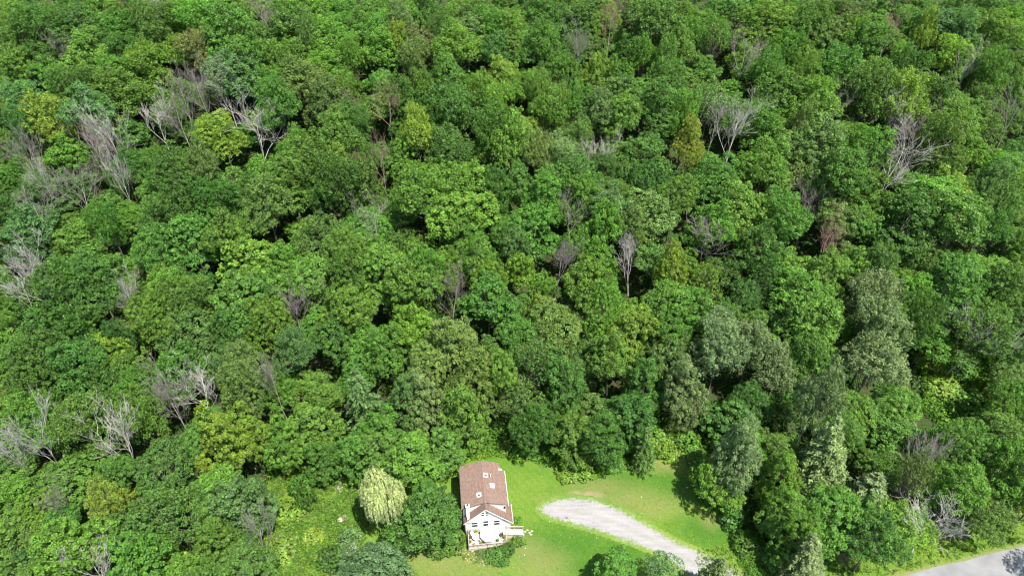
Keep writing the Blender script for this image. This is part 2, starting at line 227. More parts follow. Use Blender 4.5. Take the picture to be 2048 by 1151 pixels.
('dead_tree', 'd', 'p', -97.2, 105.4, 16.5, 2.21, 'pale bare dead tree, down and left of the broad pale left-edge dead tree'),
('broadleaf_tree', 'm', 'M', -33.3, 105.7, 20.6, 3.59, 'mid green round-clumped tree, above the silvery blue-green lone crown'),
('feathery_tree', 'a', 'D', 46.9, 105.9, 13.1, 4.21, 'dark green feathery tree, down and right of the lime crown right of centre'),
('broadleaf_tree', 'm', 'G', 80.3, 106.0, 14.3, 3.68, 'bright green round-clumped tree, second down and right of the uppermost pale olive conifer'),
('fine_leaved_tree', 'o', 'D', -87.3, 106.1, 19.7, 4.52, 'dark green fine-leaved tree, right of the broad pale left-edge dead tree'),
('fine_leaved_tree', 'o', 'M', -82.0, 106.3, 17.8, 5.12, 'mid green fine-leaved tree, above the lime round-clumped left crown'),
('broadleaf_tree', 'm', 'G', 61.6, 106.7, 20.8, 4.33, 'bright green round-clumped tree, nearest below the reddish right-hand dead crown'),
('broadleaf_tree', 'm', 'M', 97.1, 106.7, 16.8, 3.68, 'mid green round-clumped tree, second right of the uppermost pale olive conifer'),
('broadleaf_tree', 'm', 'Y', -4.0, 106.9, 19.9, 3.44, 'yellow-green round-clumped tree, above the broad domed central crown'),
('broadleaf_tree', 'm', 'M', 85.7, 106.9, 17.4, 4.6, 'mid green round-clumped tree, nearest right of the uppermost pale olive conifer'),
('fine_leaved_tree', 'o', 'M', 104.6, 106.9, 12.2, 4.44, 'mid green fine-leaved tree, second up and right of the leafy lower-right edge tree'),
('broadleaf_tree', 'm', 'G', -17.4, 107.2, 20.7, 3.07, 'bright green round-clumped tree, up and left of the broad domed central crown'),
('dead_tree', 'd', 'p', -92.9, 107.4, 18.2, 3.05, 'broad pale left-edge dead tree'),
('broadleaf_tree', 'm', 'Y', 31.6, 107.5, 20.7, 3.25, 'lime crown right of centre'),
('feathery_tree', 'a', 'G', -41.8, 107.7, 18.4, 4.78, 'bright green feathery tree, up and left of the silvery blue-green lone crown'),
('feathery_tree', 'a', 'M', -75.4, 107.7, 12.0, 4.25, 'mid green feathery tree, up and right of the lime round-clumped left crown'),
('broadleaf_tree', 'm', 'G', -25.6, 108.1, 21.1, 5.09, 'bright green round-clumped tree, second left of the broad domed central crown'),
('feathery_tree', 'a', 'M', -100.6, 108.1, 11.2, 4.0, 'mid green feathery tree, down and left of the broad pale left-edge dead tree'),
('thin_crowned_tree', 's', 'G', 38.9, 108.3, 14.8, 3.6, 'bright green thin-crowned tree, right of the lime crown right of centre'),
('fine_leaved_tree', 'o', 'G', -47.6, 108.3, 13.9, 3.65, 'bright green fine-leaved tree, second up and left of the silvery blue-green lone crown'),
('feathery_tree', 'a', 'D', -64.2, 108.6, 12.7, 3.95, 'dark green feathery tree, above the pale lower-left branch tangle'),
('thin_crowned_tree', 's', 'D', 51.8, 108.8, 16.7, 3.7, 'dark green thin-crowned tree, down and left of the reddish right-hand dead crown'),
('feathery_tree', 'a', 'G', 6.1, 109.2, 12.2, 3, 'bright green feathery tree, above the yellow crown amid the wood'),
('broadleaf_tree', 'm', 'Y', 1.7, 110.0, 16.5, 3.0, 'yellow-green round-clumped tree, up and left of the yellow crown amid the wood'),
('broadleaf_tree', 'm', 'G', -106.0, 110.1, 13.2, 3.85, 'bright green round-clumped tree, left of the broad pale left-edge dead tree'),
('broadleaf_tree', 'm', 'G', -70.1, 110.3, 21.4, 4.01, 'bright green round-clumped tree, up and right of the lime round-clumped left crown'),
('feathery_tree', 'a', 'G', 91.5, 110.4, 18.0, 4.47, 'bright green feathery tree, nearest right of the uppermost pale olive conifer'),
('dead_tree', 'd', 'g', 8.2, 111.0, 17.6, 2.59, 'grey bare dead tree, above the yellow crown amid the wood'),
('feathery_tree', 'a', 'G', -14.2, 111.0, 18.7, 3.15, 'bright green feathery tree, up and left of the broad domed central crown'),
('broadleaf_tree', 'm', 'M', -84.0, 111.3, 17.8, 4.85, 'mid green round-clumped tree, right of the broad pale left-edge dead tree'),
('feathery_tree', 'a', 'O', 74.0, 111.3, 18.5, 3.34, 'olive green feathery tree, above the uppermost pale olive conifer'),
('broadleaf_tree', 'm', 'G', -93.9, 111.5, 13.2, 4.4, 'bright green round-clumped tree, right of the broad pale left-edge dead tree'),
('dead_tree', 'd', 'p', 24.4, 111.6, 16.7, 2.26, 'pale centre-right dead tree'),
('broadleaf_tree', 'm', 'G', 79.3, 111.6, 10.7, 3.8, 'bright green round-clumped tree, nearest down and right of the uppermost pale olive conifer'),
('broadleaf_tree', 'm', 'G', 17.2, 111.7, 19.6, 4.25, 'bright green round-clumped tree, nearest left of the pale centre-right dead tree'),
('broadleaf_tree', 'm', 'Y', -54.4, 111.8, 17.4, 4.88, 'yellow-green round-clumped tree, below the fan-shaped pale dead tree'),
('fine_leaved_tree', 'o', 'G', -5.7, 112.4, 20.1, 4.08, 'bright green fine-leaved tree, above the broad domed central crown'),
('broadleaf_tree', 'm', 'M', 105.1, 112.7, 10.7, 4.48, 'mid green round-clumped tree, third right of the uppermost pale olive conifer'),
('broadleaf_tree', 'm', 'G', 97.3, 112.8, 12.1, 4.64, 'bright green round-clumped tree, right of the uppermost pale olive conifer'),
('feathery_tree', 'a', 'M', 43.0, 112.8, 11.0, 3.47, 'mid green feathery tree, right of the lime crown right of centre'),
('broadleaf_tree', 'm', 'G', 68.6, 112.9, 15.8, 3.99, 'bright green round-clumped tree, right of the reddish right-hand dead crown'),
('broadleaf_tree', 'm', 'O', -0.3, 113.1, 17.2, 3.2, 'olive green round-clumped tree, up and left of the yellow crown amid the wood'),
('broadleaf_tree', 'm', 'G', 57.6, 113.3, 12.6, 4.09, 'bright green round-clumped tree, down and left of the reddish right-hand dead crown'),
('broadleaf_tree', 'm', 'M', 49.2, 113.4, 17.9, 4.89, 'mid green round-clumped tree, left of the reddish right-hand dead crown'),
('broadleaf_tree', 'm', 'G', -46.6, 113.8, 17.2, 4.55, 'bright green round-clumped tree, third below the fan-shaped pale dead tree'),
('fine_leaved_tree', 'o', 'G', 35.6, 114.2, 11.9, 3.86, 'bright green fine-leaved tree, down and right of the lime crown right of centre'),
('broadleaf_tree', 'm', 'O', 29.5, 114.3, 14.3, 4.56, 'olive green round-clumped tree, left of the lime crown right of centre'),
('feathery_tree', 'a', 'G', -34.1, 114.4, 19.9, 3.75, 'bright green feathery tree, below the grey rust-topped dead tree'),
('broadleaf_tree', 'm', 'G', -64.0, 114.6, 21.8, 4.83, 'bright green round-clumped tree, below the tall leaning upper-left dead tree'),
('fine_leaved_tree', 'o', 'M', 86.8, 114.7, 14.0, 4.41, 'mid green fine-leaved tree, right of the uppermost pale olive conifer'),
('feathery_tree', 'a', 'G', -25.0, 115.3, 11.5, 4.65, 'bright green feathery tree, left of the broad domed central crown'),
('dead_tree', 'd', 'g', 40.4, 115.4, 17.0, 3.52, 'grey bare dead tree, right of the lime crown right of centre'),
('broadleaf_tree', 'm', 'M', -58.2, 115.4, 20.5, 4.88, 'mid green round-clumped tree, below the fan-shaped pale dead tree'),
('broadleaf_tree', 'm', 'M', -11.4, 115.5, 18.1, 4.17, 'mid green round-clumped tree, up and left of the broad domed central crown'),
('feathery_tree', 'a', 'G', -75.0, 115.7, 14.3, 3.73, 'bright green feathery tree, second up and right of the lime round-clumped left crown'),
('broadleaf_tree', 'm', 'M', -1.0, 116.5, 18.2, 3.42, 'mid green round-clumped tree, above the broad domed central crown'),
('feathery_tree', 'a', 'M', 13.4, 116.9, 15.6, 3.37, 'mid green feathery tree, nearest up and left of the pale centre-right dead tree'),
('feathery_tree', 'a', 'B', -100.8, 117.0, 12.9, 4.47, 'blue-green feathery tree, up and left of the broad pale left-edge dead tree'),
('broadleaf_tree', 'm', 'D', -108.0, 117.2, 14.1, 4.7, 'dark green round-clumped tree, up and left of the broad pale left-edge dead tree'),
('broadleaf_tree', 'm', 'G', 18.6, 117.6, 20.4, 3.77, 'bright green round-clumped tree, up and left of the pale centre-right dead tree'),
('feathery_tree', 'a', 'G', 108.1, 117.6, 13.4, 4.21, 'bright green feathery tree, second right of the uppermost pale olive conifer'),
('broadleaf_tree', 'm', 'G', -31.1, 118.0, 14.0, 4.48, 'bright green round-clumped tree, second below the grey rust-topped dead tree'),
('broadleaf_tree', 'm', 'G', 40.9, 118.1, 20.5, 4.73, 'bright green round-clumped tree, up and right of the lime crown right of centre'),
('thin_crowned_tree', 's', 'G', -19.0, 118.1, 12.8, 4.14, 'bright green thin-crowned tree, up and left of the broad domed central crown'),
('broadleaf_tree', 'm', 'O', 24.6, 118.5, 19.9, 3.79, 'olive green round-clumped tree, above the pale centre-right dead tree'),
('feathery_tree', 'a', 'O', -41.1, 119.1, 18.0, 4.63, 'olive green feathery tree, down and right of the fan-shaped pale dead tree'),
('broadleaf_tree', 'm', 'G', 4.5, 119.1, 20.6, 4.57, 'bright green round-clumped tree, above the yellow crown amid the wood'),
('broadleaf_tree', 'm', 'M', 91.8, 119.1, 21.1, 5.73, 'mid green round-clumped tree, down and right of the widest bleached dead tree'),
('dead_tree', 'd', 'r', 66.1, 119.2, 15.1, 2.71, 'reddish right-hand dead crown'),
('feathery_tree', 'a', 'G', -83.1, 119.3, 20.7, 3.0, 'bright green feathery tree, up and right of the broad pale left-edge dead tree'),
('feathery_tree', 'a', 'G', 56.9, 119.3, 20.0, 4.77, 'bright green feathery tree, up and left of the reddish right-hand dead crown'),
('broadleaf_tree', 'm', 'G', -10.1, 119.9, 20.9, 5.75, 'bright green round-clumped tree, above the broad domed central crown'),
('broadleaf_tree', 'm', 'D', 81.7, 119.9, 21.3, 6.71, 'dark green round-clumped tree, below the widest bleached dead tree'),
('broadleaf_tree', 'm', 'G', -89.7, 120.3, 13.8, 4.86, 'bright green round-clumped tree, up and right of the broad pale left-edge dead tree'),
('dead_tree', 'd', 'g', -29.0, 120.5, 18.6, 2.33, 'grey bare dead tree, below the grey rust-topped dead tree'),
('dead_tree', 'd', 'g', 12.0, 120.5, 18.5, 2.15, 'grey bare dead tree, up and left of the pale centre-right dead tree'),
('fine_leaved_tree', 'o', 'M', -96.1, 120.6, 8.4, 3.34, 'mid green fine-leaved tree, up and right of the broad pale left-edge dead tree'),
('feathery_tree', 'a', 'M', -65.5, 120.7, 11.7, 4.23, 'mid green feathery tree, below the tall leaning upper-left dead tree'),
('feathery_tree', 'a', 'D', -24.9, 120.8, 11.4, 3.78, 'dark green feathery tree, up and left of the broad domed central crown'),
('feathery_tree', 'a', 'D', -73.0, 121.1, 18.8, 5.03, 'dark green feathery tree, below the tall leaning upper-left dead tree'),
('feathery_tree', 'a', 'D', 101.3, 121.5, 16.7, 3.92, 'dark green feathery tree, down and right of the widest bleached dead tree'),
('broadleaf_tree', 'm', 'O', 68.8, 121.6, 17.4, 3.9, 'olive green round-clumped tree, up and right of the reddish right-hand dead crown'),
('broadleaf_tree', 'm', 'G', 73.5, 121.7, 17.3, 3.51, 'bright green round-clumped tree, up and right of the reddish right-hand dead crown'),
('broadleaf_tree', 'm', 'L', 20.1, 121.8, 19.9, 4.62, 'sage green round-clumped tree, up and left of the pale centre-right dead tree'),
('dead_tree', 'd', 'g', -99.8, 122.3, 17.4, 2.53, 'grey bare dead tree, above the broad pale left-edge dead tree'),
('feathery_tree', 'a', 'O', 111.3, 122.4, 10.8, 4.52, 'olive green feathery tree, right of the uppermost pale olive conifer'),
('broadleaf_tree', 'm', 'G', -60.1, 122.5, 13.2, 3.91, 'bright green round-clumped tree, second below the fan-shaped pale dead tree'),
('feathery_tree', 'a', 'O', -51.3, 123.0, 20.7, 5.82, 'olive green feathery tree, below the fan-shaped pale dead tree'),
('fine_leaved_tree', 'o', 'L', 29.8, 123.2, 19.7, 5.44, 'sage green fine-leaved tree, above the lime crown right of centre'),
('broadleaf_tree', 'm', 'B', -101.9, 123.3, 15.3, 4.52, 'blue-green round-clumped tree, above the broad pale left-edge dead tree'),
('fine_leaved_tree', 'o', 'G', -0.4, 123.7, 12.8, 3.93, 'bright green fine-leaved tree, up and left of the yellow crown amid the wood'),
('broadleaf_tree', 'm', 'G', 49.2, 124.3, 20.5, 5.84, 'bright green round-clumped tree, down and right of the first twin bleached dead tree'),
('fine_leaved_tree', 'o', 'G', -30.2, 124.6, 13.8, 4.61, 'bright green fine-leaved tree, below the grey rust-topped dead tree'),
('feathery_tree', 'a', 'G', 42.0, 124.6, 12.6, 3.73, 'bright green feathery tree, up and right of the lime crown right of centre'),
('broadleaf_tree', 'm', 'M', -44.1, 124.6, 11.1, 4.54, 'mid green round-clumped tree, down and right of the fan-shaped pale dead tree'),
('feathery_tree', 'a', 'G', -17.5, 125.3, 21.7, 5.85, 'bright green feathery tree, down and right of the grey rust-topped dead tree'),
('feathery_tree', 'a', 'G', -76.7, 125.5, 14.8, 3.82, 'bright green feathery tree, nearest below the tall leaning upper-left dead tree'),
('fine_leaved_tree', 'o', 'M', 58.6, 125.7, 14.1, 4.74, 'mid green fine-leaved tree, up and left of the reddish right-hand dead crown'),
('feathery_tree', 'a', 'M', 14.7, 125.8, 19.1, 4.32, 'mid green feathery tree, second up and left of the pale centre-right dead tree'),
('broadleaf_tree', 'm', 'M', -94.9, 125.9, 9.3, 3.94, 'mid green round-clumped tree, up and right of the broad pale left-edge dead tree'),
('fine_leaved_tree', 'o', 'G', 5.7, 126.0, 20.6, 5.48, 'bright green fine-leaved tree, below the small yellow upper-centre crown'),
('broadleaf_tree', 'm', 'M', 74.3, 126.0, 21.9, 5.47, 'mid green round-clumped tree, nearest down and left of the widest bleached dead tree'),
('feathery_tree', 'a', 'M', 103.0, 126.0, 19.2, 3.94, 'mid green feathery tree, second right of the widest bleached dead tree'),
('dead_tree', 'd', 'g', 63.6, 126.2, 16.1, 2.22, 'grey bare dead tree, up and left of the reddish right-hand dead crown'),
('fine_leaved_tree', 'o', 'M', 34.4, 126.2, 19.3, 4.32, 'mid green fine-leaved tree, below the yellow crown beside bleached twins'),
('feathery_tree', 'a', 'D', -37.3, 126.3, 22.3, 5.47, 'dark green feathery tree, down and left of the grey rust-topped dead tree'),
('feathery_tree', 'a', 'D', -110.2, 126.5, 13.3, 3.86, 'dark green feathery tree, up and left of the broad pale left-edge dead tree'),
('broadleaf_tree', 'm', 'M', -4.3, 126.9, 20.4, 3.33, 'mid green round-clumped tree, nearest down and left of the small yellow upper-centre crown'),
('feathery_tree', 'a', 'D', -64.0, 127.0, 18.7, 5.15, 'dark green feathery tree, down and left of the fan-shaped pale dead tree'),
('fine_leaved_tree', 'o', 'M', 115.9, 127.7, 10.5, 4.39, 'mid green fine-leaved tree, second right of the widest bleached dead tree'),
('feathery_tree', 'a', 'G', -83.1, 127.8, 9.8, 4.17, 'bright green feathery tree, second below the tall leaning upper-left dead tree'),
('broadleaf_tree', 'm', 'G', -57.1, 128.2, 10.8, 3.73, 'bright green round-clumped tree, nearest below the fan-shaped pale dead tree'),
('broadleaf_tree', 'm', 'G', -11.3, 128.3, 19.1, 4.98, 'bright green round-clumped tree, third down and left of the small yellow upper-centre crown'),
('thin_crowned_tree', 's', 'G', -25.0, 128.6, 12.4, 4.05, 'bright green thin-crowned tree, below the grey rust-topped dead tree'),
('broadleaf_tree', 'm', 'G', 89.3, 128.9, 18.5, 6.02, 'bright green round-clumped tree, down and right of the widest bleached dead tree'),
('broadleaf_tree', 'm', 'M', 1.5, 129.0, 21.4, 4.33, 'mid green round-clumped tree, below the small yellow upper-centre crown'),
('dead_tree', 'd', 'g', -93.2, 129.4, 16.8, 2.79, 'grey bare dead tree, second down and right of the yellow crown at upper left'),
('feathery_tree', 'a', 'M', 22.2, 129.8, 14.6, 4.29, 'mid green feathery tree, above the pale centre-right dead tree'),
('fine_leaved_tree', 'o', 'M', 110.6, 129.8, 13.6, 3.95, 'mid green fine-leaved tree, nearest right of the widest bleached dead tree'),
('broadleaf_tree', 'm', 'D', 70.0, 130.1, 21.9, 5.55, 'dark green round-clumped tree, down and right of the light sage upper-right crown'),
('feathery_tree', 'a', 'O', -103.9, 130.4, 15.2, 3.93, 'olive green feathery tree, down and left of the yellow crown at upper left'),
('fine_leaved_tree', 'o', 'M', -47.7, 130.5, 20.7, 6.0, 'mid green fine-leaved tree, down and right of the fan-shaped pale dead tree'),
('broadleaf_tree', 'm', 'M', -32.3, 130.5, 18.8, 3.61, 'mid green round-clumped tree, below the grey rust-topped dead tree'),
('fine_leaved_tree', 'o', 'M', 14.3, 130.9, 19.0, 5.01, 'mid green fine-leaved tree, down and right of the small yellow upper-centre crown'),
('fine_leaved_tree', 'o', 'D', -72.6, 131.1, 21.1, 5.18, 'dark green fine-leaved tree, below the tall leaning upper-left dead tree'),
('dead_tree', 'd', 'p', -101.7, 131.3, 16.8, 1.5, 'pale bare dead tree, below the yellow crown at upper left'),
('broadleaf_tree', 'm', 'G', -9.2, 131.5, 17.6, 3.64, 'bright green round-clumped tree, second down and left of the small yellow upper-centre crown'),
('broadleaf_tree', 'm', 'M', 81.2, 131.6, 10.2, 4.21, 'mid green round-clumped tree, second down and left of the widest bleached dead tree'),
('fine_leaved_tree', 'o', 'M', 44.3, 131.7, 20.9, 6.0, 'mid green fine-leaved tree, below the first twin bleached dead tree'),
('feathery_tree', 'a', 'M', -90.2, 131.8, 9.7, 3.98, 'mid green feathery tree, third down and left of the tall leaning upper-left dead tree'),
('broadleaf_tree', 'm', 'Y', 95.6, 131.9, 16.3, 5.77, 'yellow-green round-clumped tree, right of the widest bleached dead tree'),
('feathery_tree', 'a', 'O', -109.0, 132.0, 8.3, 3.43, 'olive green feathery tree, above the broad pale left-edge dead tree'),
('broadleaf_tree', 'm', 'G', -20.7, 132.1, 17.9, 3.24, 'bright green round-clumped tree, down and right of the grey rust-topped dead tree'),
('dead_tree', 'd', 'p', -85.6, 132.2, 16.9, 1.5, 'pale bare dead tree, down and left of the tall leaning upper-left dead tree'),
('feathery_tree', 'a', 'M', -43.9, 132.8, 21.6, 5.21, 'mid green feathery tree, down and right of the fan-shaped pale dead tree'),
('broadleaf_tree', 'm', 'O', -96.9, 132.9, 13.5, 4.58, 'olive green round-clumped tree, below the yellow crown at upper left'),
('feathery_tree', 'a', 'O', -67.3, 133.2, 20.4, 3.41, 'olive green feathery tree, down and right of the tall leaning upper-left dead tree'),
('fine_leaved_tree', 'o', 'G', -14.9, 133.5, 17.7, 5.32, 'bright green fine-leaved tree, down and right of the grey rust-topped dead tree'),
('fine_leaved_tree', 'o', 'D', -117.2, 133.5, 12.4, 4.59, 'dark green fine-leaved tree, up and left of the broad pale left-edge dead tree'),
('fine_leaved_tree', 'o', 'G', 55.0, 134.0, 20.8, 5.24, 'bright green fine-leaved tree, left of the light sage upper-right crown'),
('feathery_tree', 'a', 'D', 30.2, 134.2, 17.2, 4.08, 'dark green feathery tree, down and left of the yellow crown beside bleached twins'),
('feathery_tree', 'a', 'M', -57.8, 134.4, 13.1, 3.68, 'mid green feathery tree, below the fan-shaped pale dead tree'),
('thin_crowned_tree', 's', 'O', 63.6, 134.4, 14.7, 4.38, 'olive green thin-crowned tree, down and left of the light sage upper-right crown'),
('fine_leaved_tree', 'o', 'G', 113.4, 134.6, 13.2, 3.86, 'bright green fine-leaved tree, second right of the widest bleached dead tree'),
('dead_tree', 'd', 'p', 83.8, 134.7, 18.7, 4.54, 'widest bleached dead tree'),
('feathery_tree', 'a', 'O', 107.0, 134.7, 17.8, 3.48, 'olive green feathery tree, right of the widest bleached dead tree'),
('feathery_tree', 'a', 'D', 37.4, 134.9, 11.2, 4.38, 'dark green feathery tree, below the yellow crown beside bleached twins'),
('feathery_tree', 'a', 'M', 102.0, 135.1, 11.4, 3.64, 'mid green feathery tree, nearest right of the widest bleached dead tree'),
('thin_crowned_tree', 's', 'M', -25.2, 135.1, 11.8, 3.64, 'mid green thin-crowned tree, below the grey rust-topped dead tree'),
('fine_leaved_tree', 'o', 'G', -79.5, 135.3, 11.8, 3.97, 'bright green fine-leaved tree, below the tall leaning upper-left dead tree'),
('feathery_tree', 'a', 'Y', -39.2, 135.6, 18.7, 4.72, 'yellow-green feathery tree, down and left of the grey rust-topped dead tree'),
('broadleaf_tree', 'm', 'D', 48.9, 135.6, 13.6, 3, 'dark green round-clumped tree, down and right of the first twin bleached dead tree'),
('feathery_tree', 'a', 'G', 72.0, 135.8, 14.9, 3.82, 'bright green feathery tree, below the light sage upper-right crown'),
('feathery_tree', 'a', 'D', 21.0, 135.9, 16.0, 3.99, 'dark green feathery tree, left of the yellow crown beside bleached twins'),
('dead_tree', 'd', 'g', -106.4, 136.2, 18.9, 2.27, 'grey bare dead tree, down and left of the yellow crown at upper left'),
('broadleaf_tree', 'm', 'M', -5.6, 136.3, 11.5, 4.06, 'mid green round-clumped tree, second down and left of the small yellow upper-centre crown'),
('feathery_tree', 'a', 'R', -35.2, 136.4, 16.4, 3.1, 'russet-tinged feathery tree, down and left of the grey rust-topped dead tree'),
('dead_tree', 'd', 'r', -29.0, 136.6, 18.4, 1.72, 'rust-brown bare dead tree, below the grey rust-topped dead tree'),
('thin_crowned_tree', 's', 'G', -62.9, 136.6, 12.5, 3.83, 'bright green thin-crowned tree, second below the fan-shaped pale dead tree'),
('broadleaf_tree', 'm', 'D', 118.7, 136.8, 12.2, 4.03, 'dark green round-clumped tree, second right of the widest bleached dead tree'),
('feathery_tree', 'a', 'L', 10.8, 137.0, 21.0, 5.29, 'sage green feathery tree, second down and right of the small yellow upper-centre crown'),
('feathery_tree', 'a', 'L', 6.0, 137.0, 19.4, 3.47, 'sage green feathery tree, nearest down and right of the small yellow upper-centre crown'),
('broadleaf_tree', 'm', 'G', -52.6, 137.0, 12.3, 4.09, 'bright green round-clumped tree, down and right of the fan-shaped pale dead tree'),
('feathery_tree', 'a', 'D', -87.0, 137.2, 15.6, 3.65, 'dark green feathery tree, left of the tall leaning upper-left dead tree'),
('dead_tree', 'd', 'p', 19.5, 138.3, 15.4, 2.13, 'pale bare dead tree, down and right of the small yellow upper-centre crown'),
('broadleaf_tree', 'm', 'G', 78.8, 138.4, 20.0, 4.94, 'bright green round-clumped tree, second up and left of the widest bleached dead tree'),
('fine_leaved_tree', 'o', 'M', -112.5, 138.5, 12.1, 3.61, 'mid green fine-leaved tree, down and left of the yellow crown at upper left'),
('dead_tree', 'd', 'g', -92.9, 138.7, 18.3, 3.06, 'grey bare dead tree, nearest down and right of the yellow crown at upper left'),
('fine_leaved_tree', 'o', 'G', 110.6, 139.2, 14.5, 3.8, 'bright green fine-leaved tree, nearest right of the widest bleached dead tree'),
('feathery_tree', 'a', 'M', -120.5, 139.4, 12.0, 4.96, 'mid green feathery tree, second down and left of the yellow crown at upper left'),
('feathery_tree', 'a', 'Y', 0.4, 139.5, 20.2, 4.74, 'yellow-green feathery tree, below the small yellow upper-centre crown'),
('thin_crowned_tree', 's', 'M', 53.4, 139.5, 14.0, 3.64, 'mid green thin-crowned tree, down and right of the first twin bleached dead tree'),
('feathery_tree', 'a', 'M', 29.3, 139.7, 18.4, 5.82, 'mid green feathery tree, left of the yellow crown beside bleached twins'),
('fine_leaved_tree', 'o', 'M', 97.1, 139.7, 21.6, 4.94, 'mid green fine-leaved tree, up and right of the widest bleached dead tree'),
('feathery_tree', 'a', 'M', -83.2, 139.8, 14.2, 3.16, 'mid green feathery tree, nearest down and left of the tall leaning upper-left dead tree'),
('feathery_tree', 'a', 'D', -13.9, 139.8, 21.6, 6.19, 'dark green feathery tree, down and right of the grey rust-topped dead tree'),
('feathery_tree', 'a', 'M', 87.8, 139.8, 9.9, 4.16, 'mid green feathery tree, down and right of the widest bleached dead tree'),
('feathery_tree', 'a', 'M', -107.2, 140.0, 11.3, 4.05, 'mid green feathery tree, below the yellow crown at upper left'),
('broadleaf_tree', 'm', 'G', -100.9, 140.5, 18.2, 3.53, 'bright green round-clumped tree, below the yellow crown at upper left'),
('broadleaf_tree', 'm', 'G', -25.2, 140.8, 18.0, 3.76, 'bright green round-clumped tree, nearest below the grey rust-topped dead tree'),
('fine_leaved_tree', 'o', 'M', -71.1, 140.8, 12.6, 4.26, 'mid green fine-leaved tree, down and right of the tall leaning upper-left dead tree'),
('feathery_tree', 'a', 'M', 60.9, 141.9, 11.0, 3.72, 'mid green feathery tree, down and left of the light sage upper-right crown'),
('thin_crowned_tree', 's', 'G', -58.2, 142.0, 10.5, 3.84, 'bright green thin-crowned tree, nearest below the fan-shaped pale dead tree'),
('thin_crowned_tree', 's', 'M', -94.9, 142.0, 12.4, 3.83, 'mid green thin-crowned tree, down and left of the tall leaning upper-left dead tree'),
('feathery_tree', 'a', 'M', -32.9, 142.1, 14.2, 3.77, 'mid green feathery tree, down and left of the grey rust-topped dead tree'),
('feathery_tree', 'a', 'L', 69.4, 142.1, 20.2, 6.7, 'light sage upper-right crown'),
('fine_leaved_tree', 'o', 'Z', 39.7, 142.5, 19.1, 3.75, 'yellow crown beside bleached twins'),
('feathery_tree', 'a', 'M', -3.4, 142.9, 21.1, 5.21, 'mid green feathery tree, left of the small yellow upper-centre crown'),
('fine_leaved_tree', 'o', 'G', 45.8, 142.9, 9.9, 4.15, 'bright green fine-leaved tree, down and right of the yellow crown beside bleached twins'),
('feathery_tree', 'a', 'M', -39.8, 143.1, 21.8, 5.21, 'mid green feathery tree, second left of the grey rust-topped dead tree'),
('feathery_tree', 'a', 'Y', -21.0, 143.5, 21.0, 3.75, 'yellow-green feathery tree, right of the grey rust-topped dead tree'),
('dead_tree', 'd', 'p', -90.1, 143.6, 18.9, 2.53, 'pale bare dead tree, left of the tall leaning upper-left dead tree'),
('broadleaf_tree', 'm', 'G', 115.7, 143.6, 10.3, 3.7, 'bright green round-clumped tree, second right of the widest bleached dead tree'),
('feathery_tree', 'a', 'G', -49.8, 143.7, 17.4, 4.24, 'bright green feathery tree, right of the fan-shaped pale dead tree'),
('dead_tree', 'd', 'g', 91.2, 143.8, 17.0, 2.96, 'grey bare dead tree, nearest up and right of the widest bleached dead tree'),
('feathery_tree', 'a', 'O', 14.9, 144.2, 19.6, 3.14, 'olive green feathery tree, right of the small yellow upper-centre crown'),
('feathery_tree', 'a', 'D', -111.0, 144.8, 19.4, 4.21, 'dark green feathery tree, down and left of the yellow crown at upper left'),
('broadleaf_tree', 'm', 'G', 107.8, 144.8, 12.7, 3.72, 'bright green round-clumped tree, nearest right of the widest bleached dead tree'),
('thin_crowned_tree', 's', 'M', -76.2, 144.8, 9.7, 4.08, 'mid green thin-crowned tree, down and right of the tall leaning upper-left dead tree'),
('fine_leaved_tree', 'o', 'M', 22.9, 144.9, 10.5, 4.83, 'mid green fine-leaved tree, left of the yellow crown beside bleached twins'),
('feathery_tree', 'a', 'M', 9.5, 145.0, 12.0, 3.64, 'mid green feathery tree, down and right of the small yellow upper-centre crown'),
('dead_tree', 'd', 'p', 49.9, 145.2, 19.1, 2.93, 'pale bare dead tree, right of the first twin bleached dead tree'),
('fine_leaved_tree', 'o', 'Y', -66.3, 145.3, 17.9, 4.67, 'yellow-green fine-leaved tree, left of the fan-shaped pale dead tree'),
('broadleaf_tree', 'm', 'G', -8.7, 145.4, 11.5, 3.86, 'bright green round-clumped tree, nearest down and left of the small yellow upper-centre crown'),
('feathery_tree', 'a', 'M', -119.1, 145.5, 14.9, 3.93, 'mid green feathery tree, nearest down and left of the yellow crown at upper left'),
('feathery_tree', 'a', 'M', -84.9, 145.5, 9.0, 3.68, 'mid green feathery tree, second down and left of the tall leaning upper-left dead tree'),
('fine_leaved_tree', 'o', 'Z', 2.0, 146.0, 18.6, 3.82, 'small yellow upper-centre crown'),
('dead_tree', 'd', 'p', -58.6, 146.1, 18.8, 3.94, 'fan-shaped pale dead tree'),
('thin_crowned_tree', 's', 'G', 94.3, 146.1, 12.6, 3.67, 'bright green thin-crowned tree, up and right of the widest bleached dead tree'),
('feathery_tree', 'a', 'Z', -104.9, 146.6, 21.7, 5.89, 'yellow crown at upper left'),
('broadleaf_tree', 'm', 'G', 88.0, 146.6, 8.9, 3.35, 'bright green round-clumped tree, nearest up and left of the widest bleached dead tree'),
('fine_leaved_tree', 'o', 'G', 77.8, 146.8, 15.5, 4.18, 'bright green fine-leaved tree, up and right of the light sage upper-right crown'),
('feathery_tree', 'a', 'O', 66.4, 147.1, 18.1, 3.41, 'olive green feathery tree, up and left of the light sage upper-right crown'),
('feathery_tree', 'a', 'G', 39.5, 147.2, 19.9, 3.8, 'bright green feathery tree, above the yellow crown beside bleached twins'),
('broadleaf_tree', 'm', 'D', 121.1, 147.6, 9.0, 4.47, 'dark green round-clumped tree, nearest right of the widest bleached dead tree'),
('feathery_tree', 'a', 'O', -30.6, 147.8, 8.7, 3.73, 'olive green feathery tree, below the grey rust-topped dead tree'),
